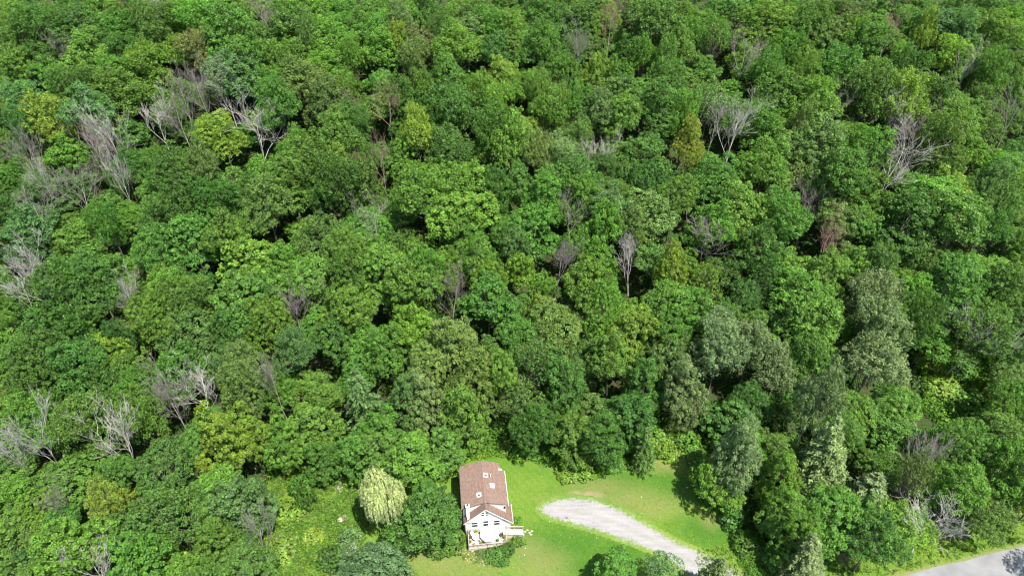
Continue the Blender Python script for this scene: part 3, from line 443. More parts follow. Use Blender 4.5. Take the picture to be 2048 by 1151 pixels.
('broadleaf_tree', 'm', 'B', -97.6, 148.3, 20.9, 5.52, 'blue-green round-clumped tree, right of the yellow crown at upper left'),
('feathery_tree', 'a', 'Y', -71.0, 148.7, 14.2, 4.23, 'yellow-green feathery tree, down and left of the upright grey dead tree'),
('feathery_tree', 'a', 'M', -36.7, 148.7, 17.8, 4.31, 'mid green feathery tree, nearest left of the grey rust-topped dead tree'),
('feathery_tree', 'a', 'M', 57.4, 148.7, 18.7, 5.15, 'mid green feathery tree, second right of the first twin bleached dead tree'),
('broadleaf_tree', 'm', 'M', -90.5, 148.9, 14.0, 4.8, 'mid green round-clumped tree, left of the tall leaning upper-left dead tree'),
('dead_tree', 'd', 'p', -82.1, 149.1, 15.5, 2.61, 'tall leaning upper-left dead tree'),
('feathery_tree', 'a', 'M', 102.4, 149.1, 20.2, 5.57, 'mid green feathery tree, second up and right of the widest bleached dead tree'),
('feathery_tree', 'a', 'D', 37.1, 149.4, 17.0, 3.66, 'dark green feathery tree, up and left of the yellow crown beside bleached twins'),
('feathery_tree', 'a', 'M', -13.2, 149.5, 22.0, 5.32, 'mid green feathery tree, down and right of the red-tipped crown near top'),
('dead_tree', 'd', 'g', -76.9, 149.8, 16.3, 2.61, 'grey bare dead tree, right of the tall leaning upper-left dead tree'),
('thin_crowned_tree', 's', 'O', 112.9, 149.8, 14.4, 3.81, 'olive green thin-crowned tree, right of the widest bleached dead tree'),
('broadleaf_tree', 'm', 'G', 24.9, 150.4, 18.2, 4.31, 'bright green round-clumped tree, left of the yellow crown beside bleached twins'),
('feathery_tree', 'a', 'M', -25.5, 150.8, 12.2, 3.75, 'mid green feathery tree, down and right of the grey rust-topped dead tree'),
('dead_tree', 'd', 'p', 47.4, 151.2, 15.2, 2.84, 'first twin bleached dead tree'),
('feathery_tree', 'a', 'G', 9.8, 151.2, 19.9, 4.3, 'bright green feathery tree, up and right of the small yellow upper-centre crown'),
('feathery_tree', 'a', 'M', -54.3, 151.6, 22.1, 5.57, 'mid green feathery tree, up and right of the fan-shaped pale dead tree'),
('feathery_tree', 'a', 'O', 20.0, 151.6, 21.5, 5.14, 'olive green feathery tree, below the thin brown dead tree on top'),
('dead_tree', 'd', 'p', 88.8, 151.8, 17.4, 2.43, 'pale bare dead tree, above the widest bleached dead tree'),
('thin_crowned_tree', 's', 'G', 2.4, 151.8, 11.6, 4.21, 'bright green thin-crowned tree, below the small yellow upper-centre crown'),
('feathery_tree', 'a', 'D', -65.4, 152.0, 9.5, 3.95, 'dark green feathery tree, left of the fan-shaped pale dead tree'),
('feathery_tree', 'a', 'G', -20.0, 152.0, 14.9, 4.5, 'bright green feathery tree, right of the grey rust-topped dead tree'),
('feathery_tree', 'a', 'G', 15.5, 152.4, 18.3, 3.9, 'bright green feathery tree, right of the small yellow upper-centre crown'),
('feathery_tree', 'a', 'G', 53.2, 152.4, 17.0, 4.37, 'bright green feathery tree, nearest up and right of the first twin bleached dead tree'),
('fine_leaved_tree', 'o', 'M', 35.3, 152.6, 19.5, 5.19, 'mid green fine-leaved tree, up and left of the yellow crown beside bleached twins'),
('feathery_tree', 'a', 'M', 79.4, 152.7, 11.0, 3.72, 'mid green feathery tree, right of the light sage upper-right crown'),
('dead_tree', 'd', 'g', 75.3, 152.8, 15.1, 2.46, 'grey bare dead tree, up and right of the light sage upper-right crown'),
('dead_tree', 'd', 'g', 118.2, 152.8, 15.8, 2.45, 'grey bare dead tree, second up and right of the widest bleached dead tree'),
('feathery_tree', 'a', 'G', -108.1, 152.8, 13.6, 3.74, 'bright green feathery tree, down and right of the yellow crown at upper left'),
('broadleaf_tree', 'm', 'M', 64.5, 152.8, 13.3, 4.13, 'mid green round-clumped tree, left of the light sage upper-right crown'),
('dead_tree', 'd', 'r', -29.7, 153.1, 17.2, 3.05, 'grey rust-topped dead tree'),
('feathery_tree', 'a', 'O', -43.3, 153.1, 21.4, 5.19, 'olive green feathery tree, left of the grey rust-topped dead tree'),
('fine_leaved_tree', 'o', 'M', -6.4, 153.2, 17.9, 3.27, 'mid green fine-leaved tree, up and left of the small yellow upper-centre crown'),
('thin_crowned_tree', 's', 'M', -76.6, 153.5, 9.3, 3.53, 'mid green thin-crowned tree, right of the tall leaning upper-left dead tree'),
('feathery_tree', 'a', 'M', -82.1, 153.6, 14.2, 3.91, 'mid green feathery tree, nearest above the tall leaning upper-left dead tree'),
('feathery_tree', 'a', 'B', -114.3, 153.7, 21.1, 6.06, 'blue-green feathery tree, up and left of the yellow crown at upper left'),
('thin_crowned_tree', 's', 'O', 46.0, 153.8, 20.8, 5.19, 'olive green thin-crowned tree, above the first twin bleached dead tree'),
('feathery_tree', 'a', 'G', -3.6, 154.0, 18.8, 3.92, 'bright green feathery tree, up and left of the small yellow upper-centre crown'),
('feathery_tree', 'a', 'G', 71.7, 154.6, 22.9, 6.49, 'bright green feathery tree, above the light sage upper-right crown'),
('feathery_tree', 'a', 'Y', 92.1, 155.3, 21.8, 5.66, 'yellow-green feathery tree, down and right of the russet crown at top right'),
('broadleaf_tree', 'm', 'M', 111.1, 156.0, 14.7, 4.85, 'mid green round-clumped tree, up and right of the widest bleached dead tree'),
('broadleaf_tree', 'm', 'G', -59.6, 156.0, 11.5, 3.78, 'bright green round-clumped tree, right of the fan-shaped pale dead tree'),
('feathery_tree', 'a', 'D', -103.5, 156.1, 21.6, 4.77, 'dark green feathery tree, up and right of the yellow crown at upper left'),
('feathery_tree', 'a', 'M', 59.1, 156.2, 13.3, 4.28, 'mid green feathery tree, nearest right of the first twin bleached dead tree'),
('feathery_tree', 'a', 'M', -26.0, 156.6, 20.9, 4.37, 'mid green feathery tree, up and right of the grey rust-topped dead tree'),
('broadleaf_tree', 'm', 'O', 26.6, 156.6, 18.8, 4.84, 'olive green round-clumped tree, below the thin brown dead tree on top'),
('feathery_tree', 'a', 'M', 84.1, 156.7, 20.7, 5.71, 'mid green feathery tree, below the russet crown at top right'),
('dead_tree', 'd', 'g', -73.0, 156.8, 18.0, 2.66, 'grey bare dead tree, left of the upright grey dead tree'),
('feathery_tree', 'a', 'G', -13.3, 156.8, 13.6, 4.02, 'bright green feathery tree, left of the small yellow upper-centre crown'),
('feathery_tree', 'a', 'M', 101.5, 156.9, 17.8, 6.23, 'mid green feathery tree, nearest up and right of the widest bleached dead tree'),
('dead_tree', 'd', 'g', -67.9, 157.6, 16.9, 2.68, 'upright grey dead tree'),
('feathery_tree', 'a', 'G', 4.8, 157.7, 19.4, 3.07, 'bright green feathery tree, second above the small yellow upper-centre crown'),
('feathery_tree', 'a', 'M', 120.7, 157.7, 10.5, 3.68, 'mid green feathery tree, third right of the widest bleached dead tree'),
('fine_leaved_tree', 'o', 'M', -33.8, 157.8, 13.8, 4.06, 'mid green fine-leaved tree, left of the grey rust-topped dead tree'),
('feathery_tree', 'a', 'M', -93.3, 157.9, 18.5, 7.55, 'mid green feathery tree, up and left of the tall leaning upper-left dead tree'),
('feathery_tree', 'a', 'Y', -8.0, 158.2, 20.6, 3.73, 'yellow-green feathery tree, down and right of the red-tipped crown near top'),
('feathery_tree', 'a', 'M', -39.9, 158.3, 19.9, 4.86, 'mid green feathery tree, up and left of the grey rust-topped dead tree'),
('feathery_tree', 'a', 'G', -20.7, 158.3, 17.9, 3.33, 'bright green feathery tree, below the red-tipped crown near top'),
('feathery_tree', 'a', 'G', 126.8, 158.7, 11.5, 4.2, 'bright green feathery tree, right of the widest bleached dead tree'),
('dead_tree', 'd', 'g', -79.7, 159.4, 15.7, 2.29, 'grey bare dead tree, up and right of the tall leaning upper-left dead tree'),
('broadleaf_tree', 'm', 'M', -119.4, 159.6, 14.6, 4.21, 'mid green round-clumped tree, nearest up and left of the yellow crown at upper left'),
('fine_leaved_tree', 'o', 'G', -84.4, 159.8, 12.7, 4.72, 'bright green fine-leaved tree, above the tall leaning upper-left dead tree'),
('fine_leaved_tree', 'o', 'M', 37.6, 159.9, 20.6, 4.86, 'mid green fine-leaved tree, above the yellow crown beside bleached twins'),
('broadleaf_tree', 'm', 'G', 48.9, 159.9, 10.6, 4.83, 'bright green round-clumped tree, nearest above the first twin bleached dead tree'),
('broadleaf_tree', 'm', 'G', 31.5, 160.5, 14.5, 3.88, 'bright green round-clumped tree, up and left of the yellow crown beside bleached twins'),
('feathery_tree', 'a', 'M', 64.8, 160.7, 19.2, 6.26, 'mid green feathery tree, up and left of the light sage upper-right crown'),
('feathery_tree', 'a', 'M', 116.2, 161.0, 13.6, 4.03, 'mid green feathery tree, fourth right of the russet crown at top right'),
('feathery_tree', 'a', 'O', -49.5, 161.1, 19.1, 5.83, 'olive green feathery tree, up and right of the fan-shaped pale dead tree'),
('feathery_tree', 'a', 'G', 108.1, 161.2, 12.5, 4.32, 'bright green feathery tree, up and right of the widest bleached dead tree'),
('fine_leaved_tree', 'o', 'O', 9.9, 161.4, 16.6, 3.6, 'olive green fine-leaved tree, up and right of the small yellow upper-centre crown'),
('broadleaf_tree', 'm', 'M', -28.3, 161.6, 12.9, 3.76, 'mid green round-clumped tree, up and right of the grey rust-topped dead tree'),
('feathery_tree', 'a', 'G', -108.4, 161.8, 19.1, 3.79, 'bright green feathery tree, above the yellow crown at upper left'),
('feathery_tree', 'a', 'B', -66.7, 162.0, 20.1, 6.72, 'blue-green feathery tree, above the upright grey dead tree'),
('broadleaf_tree', 'm', 'M', -127.1, 162.1, 12.1, 4.02, 'mid green round-clumped tree, left of the yellow crown at upper left'),
('feathery_tree', 'a', 'M', -57.1, 162.2, 18.4, 4.95, 'mid green feathery tree, right of the upright grey dead tree'),
('broadleaf_tree', 'm', 'G', 88.3, 162.2, 20.9, 4.91, 'bright green round-clumped tree, below the russet crown at top right'),
('thin_crowned_tree', 's', 'M', -74.9, 162.3, 14.2, 4.91, 'mid green thin-crowned tree, left of the upright grey dead tree'),
('fine_leaved_tree', 'o', 'G', 25.7, 162.5, 19.6, 3.57, 'bright green fine-leaved tree, below the thin brown dead tree on top'),
('feathery_tree', 'a', 'G', 71.5, 162.6, 20.5, 3.79, 'bright green feathery tree, third down and left of the russet crown at top right'),
('fine_leaved_tree', 'o', 'G', -15.9, 162.7, 21.7, 4.9, 'bright green fine-leaved tree, down and right of the red-tipped crown near top'),
('fine_leaved_tree', 'o', 'G', -95.9, 162.8, 20.2, 4.91, 'bright green fine-leaved tree, up and left of the tall leaning upper-left dead tree'),
('broadleaf_tree', 'm', 'G', 12.8, 163.2, 17.6, 3.38, 'bright green round-clumped tree, down and left of the thin brown dead tree on top'),
('feathery_tree', 'a', 'G', 0.0, 163.3, 16.7, 3.4, 'bright green feathery tree, third above the small yellow upper-centre crown'),
('feathery_tree', 'a', 'M', -101.7, 163.6, 11.2, 3.81, 'mid green feathery tree, right of the yellow crown at upper left'),
('feathery_tree', 'a', 'D', 95.7, 164.5, 22.1, 5.38, 'dark green feathery tree, down and right of the russet crown at top right'),
('fine_leaved_tree', 'o', 'G', -9.3, 164.5, 13.7, 4.2, 'bright green fine-leaved tree, up and left of the small yellow upper-centre crown'),
('feathery_tree', 'a', 'G', 36.4, 164.6, 21.2, 4.02, 'bright green feathery tree, second down and right of the thin brown dead tree on top'),
('feathery_tree', 'a', 'G', 62.5, 164.6, 18.6, 3.39, 'bright green feathery tree, third up and right of the first twin bleached dead tree'),
('broadleaf_tree', 'm', 'G', 44.5, 164.8, 13.5, 4.9, 'bright green round-clumped tree, up and left of the first twin bleached dead tree'),
('feathery_tree', 'a', 'G', -32.9, 165.2, 13.9, 3.94, 'bright green feathery tree, above the grey rust-topped dead tree'),
('feathery_tree', 'a', 'Y', 20.3, 165.3, 18.4, 4.07, 'yellow-green feathery tree, below the thin brown dead tree on top'),
('broadleaf_tree', 'm', 'G', -82.3, 165.3, 10.7, 3.61, 'bright green round-clumped tree, up and right of the tall leaning upper-left dead tree'),
('feathery_tree', 'a', 'G', 78.9, 165.5, 19.0, 5.92, 'bright green feathery tree, second down and left of the russet crown at top right'),
('feathery_tree', 'a', 'M', 124.9, 165.7, 13.1, 4.26, 'mid green feathery tree, third up and right of the widest bleached dead tree'),
('broadleaf_tree', 'm', 'Y', -2.9, 166.2, 17.9, 3.87, 'yellow-green round-clumped tree, above the small yellow upper-centre crown'),
('broadleaf_tree', 'm', 'G', 131.3, 166.5, 10.5, 4.91, 'bright green round-clumped tree, up and right of the widest bleached dead tree'),
('feathery_tree', 'a', 'G', 118.0, 166.8, 18.0, 3.88, 'bright green feathery tree, sixth right of the russet crown at top right'),
('broadleaf_tree', 'm', 'G', 54.6, 166.8, 9.6, 3.75, 'bright green round-clumped tree, up and right of the first twin bleached dead tree'),
('feathery_tree', 'a', 'G', -90.1, 167.0, 19.3, 5.0, 'bright green feathery tree, above the tall leaning upper-left dead tree'),
('feathery_tree', 'a', 'G', -65.9, 167.1, 22.4, 5.86, 'bright green feathery tree, second above the upright grey dead tree'),
('feathery_tree', 'a', 'O', -18.6, 167.5, 12.4, 3.61, 'olive green feathery tree, below the red-tipped crown near top'),
('feathery_tree', 'a', 'M', -55.0, 167.6, 21.4, 4.98, 'mid green feathery tree, second up and right of the upright grey dead tree'),
('feathery_tree', 'a', 'G', -45.6, 167.6, 19.2, 5.96, 'bright green feathery tree, second up and left of the grey rust-topped dead tree'),
('feathery_tree', 'a', 'O', -24.1, 167.6, 21.0, 4.54, 'olive green feathery tree, down and left of the red-tipped crown near top'),
('feathery_tree', 'a', 'M', 8.9, 167.6, 13.9, 3.83, 'mid green feathery tree, up and right of the small yellow upper-centre crown'),
('dead_tree', 'd', 'p', 112.7, 168.0, 16.6, 1.5, 'pale bare dead tree, right of the russet crown at top right'),
('broadleaf_tree', 'm', 'G', -115.0, 168.0, 14.7, 3.95, 'bright green round-clumped tree, nearest above the yellow crown at upper left'),
('fine_leaved_tree', 'o', 'O', 102.4, 168.2, 11.9, 4.06, 'olive green fine-leaved tree, down and right of the russet crown at top right'),
('broadleaf_tree', 'm', 'D', -96.6, 168.3, 20.7, 4.54, 'dark green round-clumped tree, up and left of the tall leaning upper-left dead tree'),
('feathery_tree', 'a', 'G', 3.3, 168.9, 10.6, 4.26, 'bright green feathery tree, nearest above the small yellow upper-centre crown'),
('thin_crowned_tree', 's', 'M', -71.9, 169.0, 14.3, 3.73, 'mid green thin-crowned tree, above the upright grey dead tree'),
('feathery_tree', 'a', 'M', -131.8, 169.5, 11.6, 3.91, 'mid green feathery tree, up and left of the yellow crown at upper left'),
('broadleaf_tree', 'm', 'G', 48.1, 169.5, 13.9, 3.78, 'bright green round-clumped tree, second above the first twin bleached dead tree'),
('feathery_tree', 'a', 'G', -40.4, 169.6, 18.6, 3.45, 'bright green feathery tree, nearest up and left of the grey rust-topped dead tree'),
('broadleaf_tree', 'm', 'M', -122.9, 169.8, 17.5, 4.16, 'mid green round-clumped tree, second up and left of the yellow crown at upper left'),
('feathery_tree', 'a', 'G', -105.0, 169.9, 18.3, 6.0, 'bright green feathery tree, up and right of the yellow crown at upper left'),
('dead_tree', 'd', 'g', 57.1, 170.1, 16.7, 2.79, 'grey bare dead tree, up and right of the first twin bleached dead tree'),
('dead_tree', 'd', 'g', 16.5, 170.5, 17.5, 2.57, 'grey bare dead tree, down and left of the thin brown dead tree on top'),
('feathery_tree', 'a', 'M', 31.8, 170.6, 17.1, 3.7, 'mid green feathery tree, down and right of the thin brown dead tree on top'),
('dead_tree', 'd', 'g', -111.7, 171.0, 17.2, 2.8, 'grey bare dead tree, above the yellow crown at upper left'),
('feathery_tree', 'a', 'M', 61.5, 171.0, 13.3, 4.54, 'mid green feathery tree, up and right of the first twin bleached dead tree'),
('feathery_tree', 'a', 'G', -14.0, 171.4, 19.8, 5.78, 'bright green feathery tree, nearest right of the red-tipped crown near top'),
('feathery_tree', 'a', 'R', -78.5, 172.0, 18.0, 4.64, 'russet-tinged feathery tree, up and left of the upright grey dead tree'),
('thin_crowned_tree', 's', 'M', 123.3, 172.0, 12.9, 4.06, 'mid green thin-crowned tree, right of the russet crown at top right'),
('broadleaf_tree', 'm', 'M', 88.1, 172.3, 21.7, 4.6, 'mid green round-clumped tree, down and left of the russet crown at top right'),
('broadleaf_tree', 'm', 'M', -4.6, 172.5, 20.3, 4.62, 'mid green round-clumped tree, right of the red-tipped crown near top'),
('feathery_tree', 'a', 'Y', 109.2, 172.6, 17.6, 4.67, 'yellow-green feathery tree, right of the russet crown at top right'),
('feathery_tree', 'a', 'D', 24.1, 172.9, 7.9, 4.45, 'dark green feathery tree, below the thin brown dead tree on top'),
('feathery_tree', 'a', 'G', 117.7, 172.9, 13.3, 3.61, 'bright green feathery tree, fifth right of the russet crown at top right'),
('feathery_tree', 'a', 'M', 41.8, 173.5, 21.0, 4.61, 'mid green feathery tree, nearest right of the thin brown dead tree on top'),
('feathery_tree', 'a', 'G', -56.2, 173.8, 11.7, 3.81, 'bright green feathery tree, up and right of the fan-shaped pale dead tree'),
('feathery_tree', 'a', 'M', -62.8, 174.1, 8.7, 3.31, 'mid green feathery tree, nearest up and right of the upright grey dead tree'),
('feathery_tree', 'a', 'M', 7.7, 174.3, 20.7, 5.8, 'mid green feathery tree, second left of the thin brown dead tree on top'),
('broadleaf_tree', 'm', 'R', -22.4, 174.5, 16.9, 3.0, 'red-tipped crown near top'),
('feathery_tree', 'a', 'Y', -84.1, 174.6, 17.0, 4.7, 'yellow-green feathery tree, up and left of the upright grey dead tree'),
('feathery_tree', 'a', 'G', -33.2, 174.6, 18.3, 5.88, 'bright green feathery tree, nearest left of the red-tipped crown near top'),
('feathery_tree', 'a', 'G', 70.0, 174.6, 18.6, 4.68, 'bright green feathery tree, third left of the russet crown at top right'),
('fine_leaved_tree', 'o', 'M', 132.6, 174.8, 10.6, 4.18, 'mid green fine-leaved tree, third right of the russet crown at top right'),
('thin_crowned_tree', 's', 'G', -94.3, 174.9, 8.5, 3.8, 'bright green thin-crowned tree, above the tall leaning upper-left dead tree'),
('broadleaf_tree', 'm', 'G', -70.3, 175.0, 22.0, 6.03, 'bright green round-clumped tree, nearest above the upright grey dead tree'),
('thin_crowned_tree', 's', 'M', 50.6, 175.2, 20.7, 4.18, 'mid green thin-crowned tree, above the first twin bleached dead tree'),
('feathery_tree', 'a', 'M', 14.5, 175.3, 14.7, 3.84, 'mid green feathery tree, down and left of the thin brown dead tree on top'),
('feathery_tree', 'a', 'G', 99.8, 175.8, 14.0, 3.38, 'bright green feathery tree, second right of the russet crown at top right'),
('feathery_tree', 'a', 'Y', -28.4, 176.1, 18.5, 3.29, 'yellow-green feathery tree, up and left of the red-tipped crown near top'),
('feathery_tree', 'a', 'D', -117.1, 176.2, 22.2, 6.99, 'dark green feathery tree, above the yellow crown at upper left'),
('feathery_tree', 'a', 'O', -51.3, 176.5, 17.3, 3.54, 'olive green feathery tree, up and right of the upright grey dead tree'),
('feathery_tree', 'a', 'M', -124.6, 176.7, 19.0, 6.13, 'mid green feathery tree, nearest above the yellow crown at upper left'),
('broadleaf_tree', 'm', 'O', 81.0, 177.2, 17.1, 4.75, 'olive green round-clumped tree, nearest left of the russet crown at top right'),
('feathery_tree', 'a', 'G', -76.1, 177.3, 11.4, 3.73, 'bright green feathery tree, nearest above the upright grey dead tree'),
('feathery_tree', 'a', 'M', -87.7, 177.4, 20.7, 5.62, 'mid green feathery tree, up and left of the upright grey dead tree'),
('thin_crowned_tree', 's', 'G', -17.1, 177.5, 12.7, 3.75, 'bright green thin-crowned tree, down and right of the red-tipped crown near top'),
('fine_leaved_tree', 'o', 'D', -108.4, 177.6, 21.5, 7.5, 'dark green fine-leaved tree, above the yellow crown at upper left'),
('fine_leaved_tree', 'o', 'G', -45.9, 177.7, 18.7, 5.93, 'bright green fine-leaved tree, left of the red-tipped crown near top'),
('feathery_tree', 'a', 'G', 60.6, 177.7, 11.5, 4.09, 'bright green feathery tree, second up and right of the first twin bleached dead tree'),
('broadleaf_tree', 'm', 'O', 20.5, 178.0, 13.2, 3.67, 'olive green round-clumped tree, down and left of the thin brown dead tree on top'),
('fine_leaved_tree', 'o', 'B', 115.0, 178.2, 18.9, 4.73, 'blue-green fine-leaved tree, right of the russet crown at top right'),
('feathery_tree', 'a', 'M', 122.2, 178.2, 20.2, 5.18, 'mid green feathery tree, third right of the russet crown at top right'),
('feathery_tree', 'a', 'D', 29.5, 178.2, 11.7, 3.67, 'dark green feathery tree, down and right of the thin brown dead tree on top'),
('feathery_tree', 'a', 'Z', 104.9, 178.4, 19.6, 3.0, 'yellowish feathery tree, right of the russet crown at top right'),
('feathery_tree', 'a', 'G', 85.7, 178.6, 20.1, 4.72, 'bright green feathery tree, nearest left of the russet crown at top right'),
('dead_tree', 'd', 'r', 24.3, 179.3, 19.1, 2.41, 'thin brown dead tree on top'),
('feathery_tree', 'a', 'D', -100.7, 179.5, 18.3, 7.15, 'dark green feathery tree, up and left of the tall leaning upper-left dead tree'),
('broadleaf_tree', 'm', 'M', 36.0, 179.5, 19.8, 6.63, 'mid green round-clumped tree, nearest right of the thin brown dead tree on top'),
('fine_leaved_tree', 'o', 'G', 0.0, 179.6, 19.5, 4.26, 'bright green fine-leaved tree, right of the red-tipped crown near top'),
('feathery_tree', 'a', 'G', -34.5, 179.7, 18.2, 4.77, 'bright green feathery tree, second left of the red-tipped crown near top'),
('feathery_tree', 'a', 'M', 44.6, 179.8, 17.3, 4.29, 'mid green feathery tree, second right of the thin brown dead tree on top'),
('broadleaf_tree', 'm', 'O', -11.8, 179.9, 18.7, 4.76, 'olive green round-clumped tree, up and right of the red-tipped crown near top'),
('feathery_tree', 'a', 'D', -132.7, 180.1, 14.9, 3.76, 'dark green feathery tree, up and left of the yellow crown at upper left'),
('broadleaf_tree', 'm', 'M', 10.9, 180.2, 15.0, 4.39, 'mid green round-clumped tree, second left of the thin brown dead tree on top'),
('broadleaf_tree', 'm', 'M', -65.4, 180.3, 15.1, 5.55, 'mid green round-clumped tree, second above the upright grey dead tree'),
('feathery_tree', 'a', 'M', 76.3, 180.4, 20.7, 6.65, 'mid green feathery tree, nearest left of the russet crown at top right'),
('dead_tree', 'd', 'r', 97.4, 180.8, 15.9, 2.46, 'rust-brown bare dead tree, down and right of the russet crown at top right'),
('dead_tree', 'd', 'g', -63.4, 181.5, 18.2, 3.33, 'grey bare dead tree, up and right of the upright grey dead tree'),
('feathery_tree', 'a', 'L', -28.1, 181.5, 18.5, 4.31, 'sage green feathery tree, up and left of the red-tipped crown near top'),
('feathery_tree', 'a', 'M', -57.4, 182.2, 18.8, 5.76, 'mid green feathery tree, third up and right of the upright grey dead tree'),
('broadleaf_tree', 'm', 'B', 111.4, 182.3, 19.0, 5.76, 'blue-green round-clumped tree, right of the russet crown at top right'),
('fine_leaved_tree', 'o', 'D', -19.0, 182.4, 16.7, 3.62, 'dark green fine-leaved tree, up and right of the red-tipped crown near top'),
('broadleaf_tree', 'm', 'D', 16.7, 182.4, 17.6, 4.8, 'dark green round-clumped tree, left of the thin brown dead tree on top'),
('feathery_tree', 'a', 'G', -81.7, 182.6, 18.6, 6.73, 'bright green feathery tree, up and left of the upright grey dead tree'),
('feathery_tree', 'a', 'G', 89.9, 182.8, 13.2, 3.88, 'bright green feathery tree, nearest down and left of the russet crown at top right'),
('broadleaf_tree', 'm', 'M', -93.7, 182.9, 10.3, 3.59, 'mid green round-clumped tree, above the tall leaning upper-left dead tree'),
('feathery_tree', 'a', 'G', -5.7, 183.1, 17.7, 4.83, 'bright green feathery tree, second right of the red-tipped crown near top'),
('feathery_tree', 'a', 'G', 129.8, 183.2, 13.8, 4.34, 'bright green feathery tree, seventh right of the russet crown at top right'),
('feathery_tree', 'a', 'G', 136.8, 183.3, 14.6, 4.64, 'bright green feathery tree, eighth right of the russet crown at top right'),
('feathery_tree', 'a', 'M', 54.5, 183.5, 13.3, 4.6, 'mid green feathery tree, nearest above the first twin bleached dead tree'),
('feathery_tree', 'a', 'G', 27.8, 183.7, 11.3, 3.73, 'bright green feathery tree, nearest down and right of the thin brown dead tree on top'),
('fine_leaved_tree', 'o', 'G', 66.3, 184.0, 17.8, 6.3, 'bright green fine-leaved tree, left of the russet crown at top right'),
('feathery_tree', 'a', 'G', 117.7, 184.3, 13.8, 4.17, 'bright green feathery tree, fourth right of the russet crown at top right'),
('fine_leaved_tree', 'o', 'G', 5.5, 184.7, 10.7, 3.67, 'bright green fine-leaved tree, left of the thin brown dead tree on top'),
('feathery_tree', 'a', 'D', 83.3, 184.7, 12.8, 3.74, 'dark green feathery tree, left of the russet crown at top right'),
('broadleaf_tree', 'm', 'G', -38.6, 185.3, 14.9, 3.98, 'bright green round-clumped tree, nearest left of the red-tipped crown near top'),
('feathery_tree', 'a', 'M', -11.8, 185.3, 13.5, 3.66, 'mid green feathery tree, right of the red-tipped crown near top'),
('broadleaf_tree', 'm', 'O', 101.6, 185.3, 10.5, 3.7, 'olive green round-clumped tree, down and right of the russet crown at top right'),
('thin_crowned_tree', 's', 'G', -51.3, 185.4, 13.8, 4.08, 'bright green thin-crowned tree, up and left of the grey rust-topped dead tree'),
('thin_crowned_tree', 's', 'G', -108.7, 185.6, 13.8, 4.2, 'bright green thin-crowned tree, up and right of the yellow crown at upper left'),
('fine_leaved_tree', 'o', 'O', 124.8, 185.6, 12.5, 4.21, 'olive green fine-leaved tree, right of the russet crown at top right'),
('broadleaf_tree', 'm', 'M', 22.3, 185.9, 13.5, 3.93, 'mid green round-clumped tree, down and left of the thin brown dead tree on top'),
('dead_tree', 'd', 'p', -94.6, 186.4, 15.4, 2.04, 'pale bare dead tree, above the tall leaning upper-left dead tree'),
('feathery_tree', 'a', 'M', -132.2, 186.5, 13.7, 3.8, 'mid green feathery tree, second above the yellow crown at upper left'),
('broadleaf_tree', 'm', 'G', -114.5, 187.2, 14.6, 3.77, 'bright green round-clumped tree, second above the yellow crown at upper left'),
('feathery_tree', 'a', 'M', 49.9, 187.5, 13.0, 4.33, 'mid green feathery tree, third right of the thin brown dead tree on top'),
('broadleaf_tree', 'm', 'G', -99.1, 187.7, 11.1, 4.72, 'bright green round-clumped tree, above the tall leaning upper-left dead tree'),
('thin_crowned_tree', 's', 'M', 36.5, 187.7, 14.8, 3.62, 'mid green thin-crowned tree, right of the thin brown dead tree on top'),
('feathery_tree', 'a', 'G', 90.7, 188.1, 11.4, 4.41, 'bright green feathery tree, second left of the russet crown at top right'),
('broadleaf_tree', 'm', 'O', 72.3, 188.3, 11.6, 3.7, 'olive green round-clumped tree, second left of the russet crown at top right'),
('feathery_tree', 'a', 'G', 110.8, 188.3, 13.1, 3.63, 'bright green feathery tree, third right of the russet crown at top right'),
('thin_crowned_tree', 's', 'G', -69.3, 188.4, 11.7, 4.06, 'bright green thin-crowned tree, above the upright grey dead tree'),
('feathery_tree', 'a', 'O', -88.4, 188.4, 11.2, 3.67, 'olive green feathery tree, up and left of the upright grey dead tree'),
('thin_crowned_tree', 's', 'M', -18.7, 188.5, 13.8, 4.25, 'mid green thin-crowned tree, up and right of the red-tipped crown near top'),
('broadleaf_tree', 'm', 'O', -60.7, 188.6, 12.1, 4.84, 'olive green round-clumped tree, nearest up and right of the upright grey dead tree'),
('broadleaf_tree', 'm', 'G', 77.9, 188.7, 13.9, 4.23, 'bright green round-clumped tree, nearest left of the russet crown at top right'),
('broadleaf_tree', 'm', 'G', 131.9, 189.4, 13.9, 3.63, 'bright green round-clumped tree, right of the russet crown at top right'),
('feathery_tree', 'a', 'G', -27.8, 189.5, 13.8, 4.94, 'bright green feathery tree, nearest up and left of the red-tipped crown near top'),
('fine_leaved_tree', 'o', 'M', 1.5, 189.7, 12.5, 4.03, 'mid green fine-leaved tree, left of the thin brown dead tree on top'),
('broadleaf_tree', 'm', 'G', -34.9, 189.7, 12.5, 3.99, 'bright green round-clumped tree, up and left of the red-tipped crown near top'),
('feathery_tree', 'a', 'O', -79.0, 189.8, 11.8, 4.7, 'olive green feathery tree, above the upright grey dead tree'),
('feathery_tree', 'a', 'G', -46.5, 190.5, 11.3, 4.03, 'bright green feathery tree, third left of the red-tipped crown near top'),
('feathery_tree', 'a', 'G', 105.7, 190.5, 12.7, 3.64, 'bright green feathery tree, nearest right of the russet crown at top right'),
('broadleaf_tree', 'm', 'M', 18.5, 190.7, 13.1, 4.41, 'mid green round-clumped tree, nearest left of the thin brown dead tree on top'),
('fine_leaved_tree', 'o', 'G', 98.2, 190.8, 11.2, 4.75, 'russet crown at top right'),
('broadleaf_tree', 'm', 'D', 117.6, 190.9, 14.5, 4.15, 'dark green round-clumped tree, right of the russet crown at top right'),
('feathery_tree', 'a', 'M', 9.2, 191.0, 14.3, 4.81, 'mid green feathery tree, nearest left of the thin brown dead tree on top'),
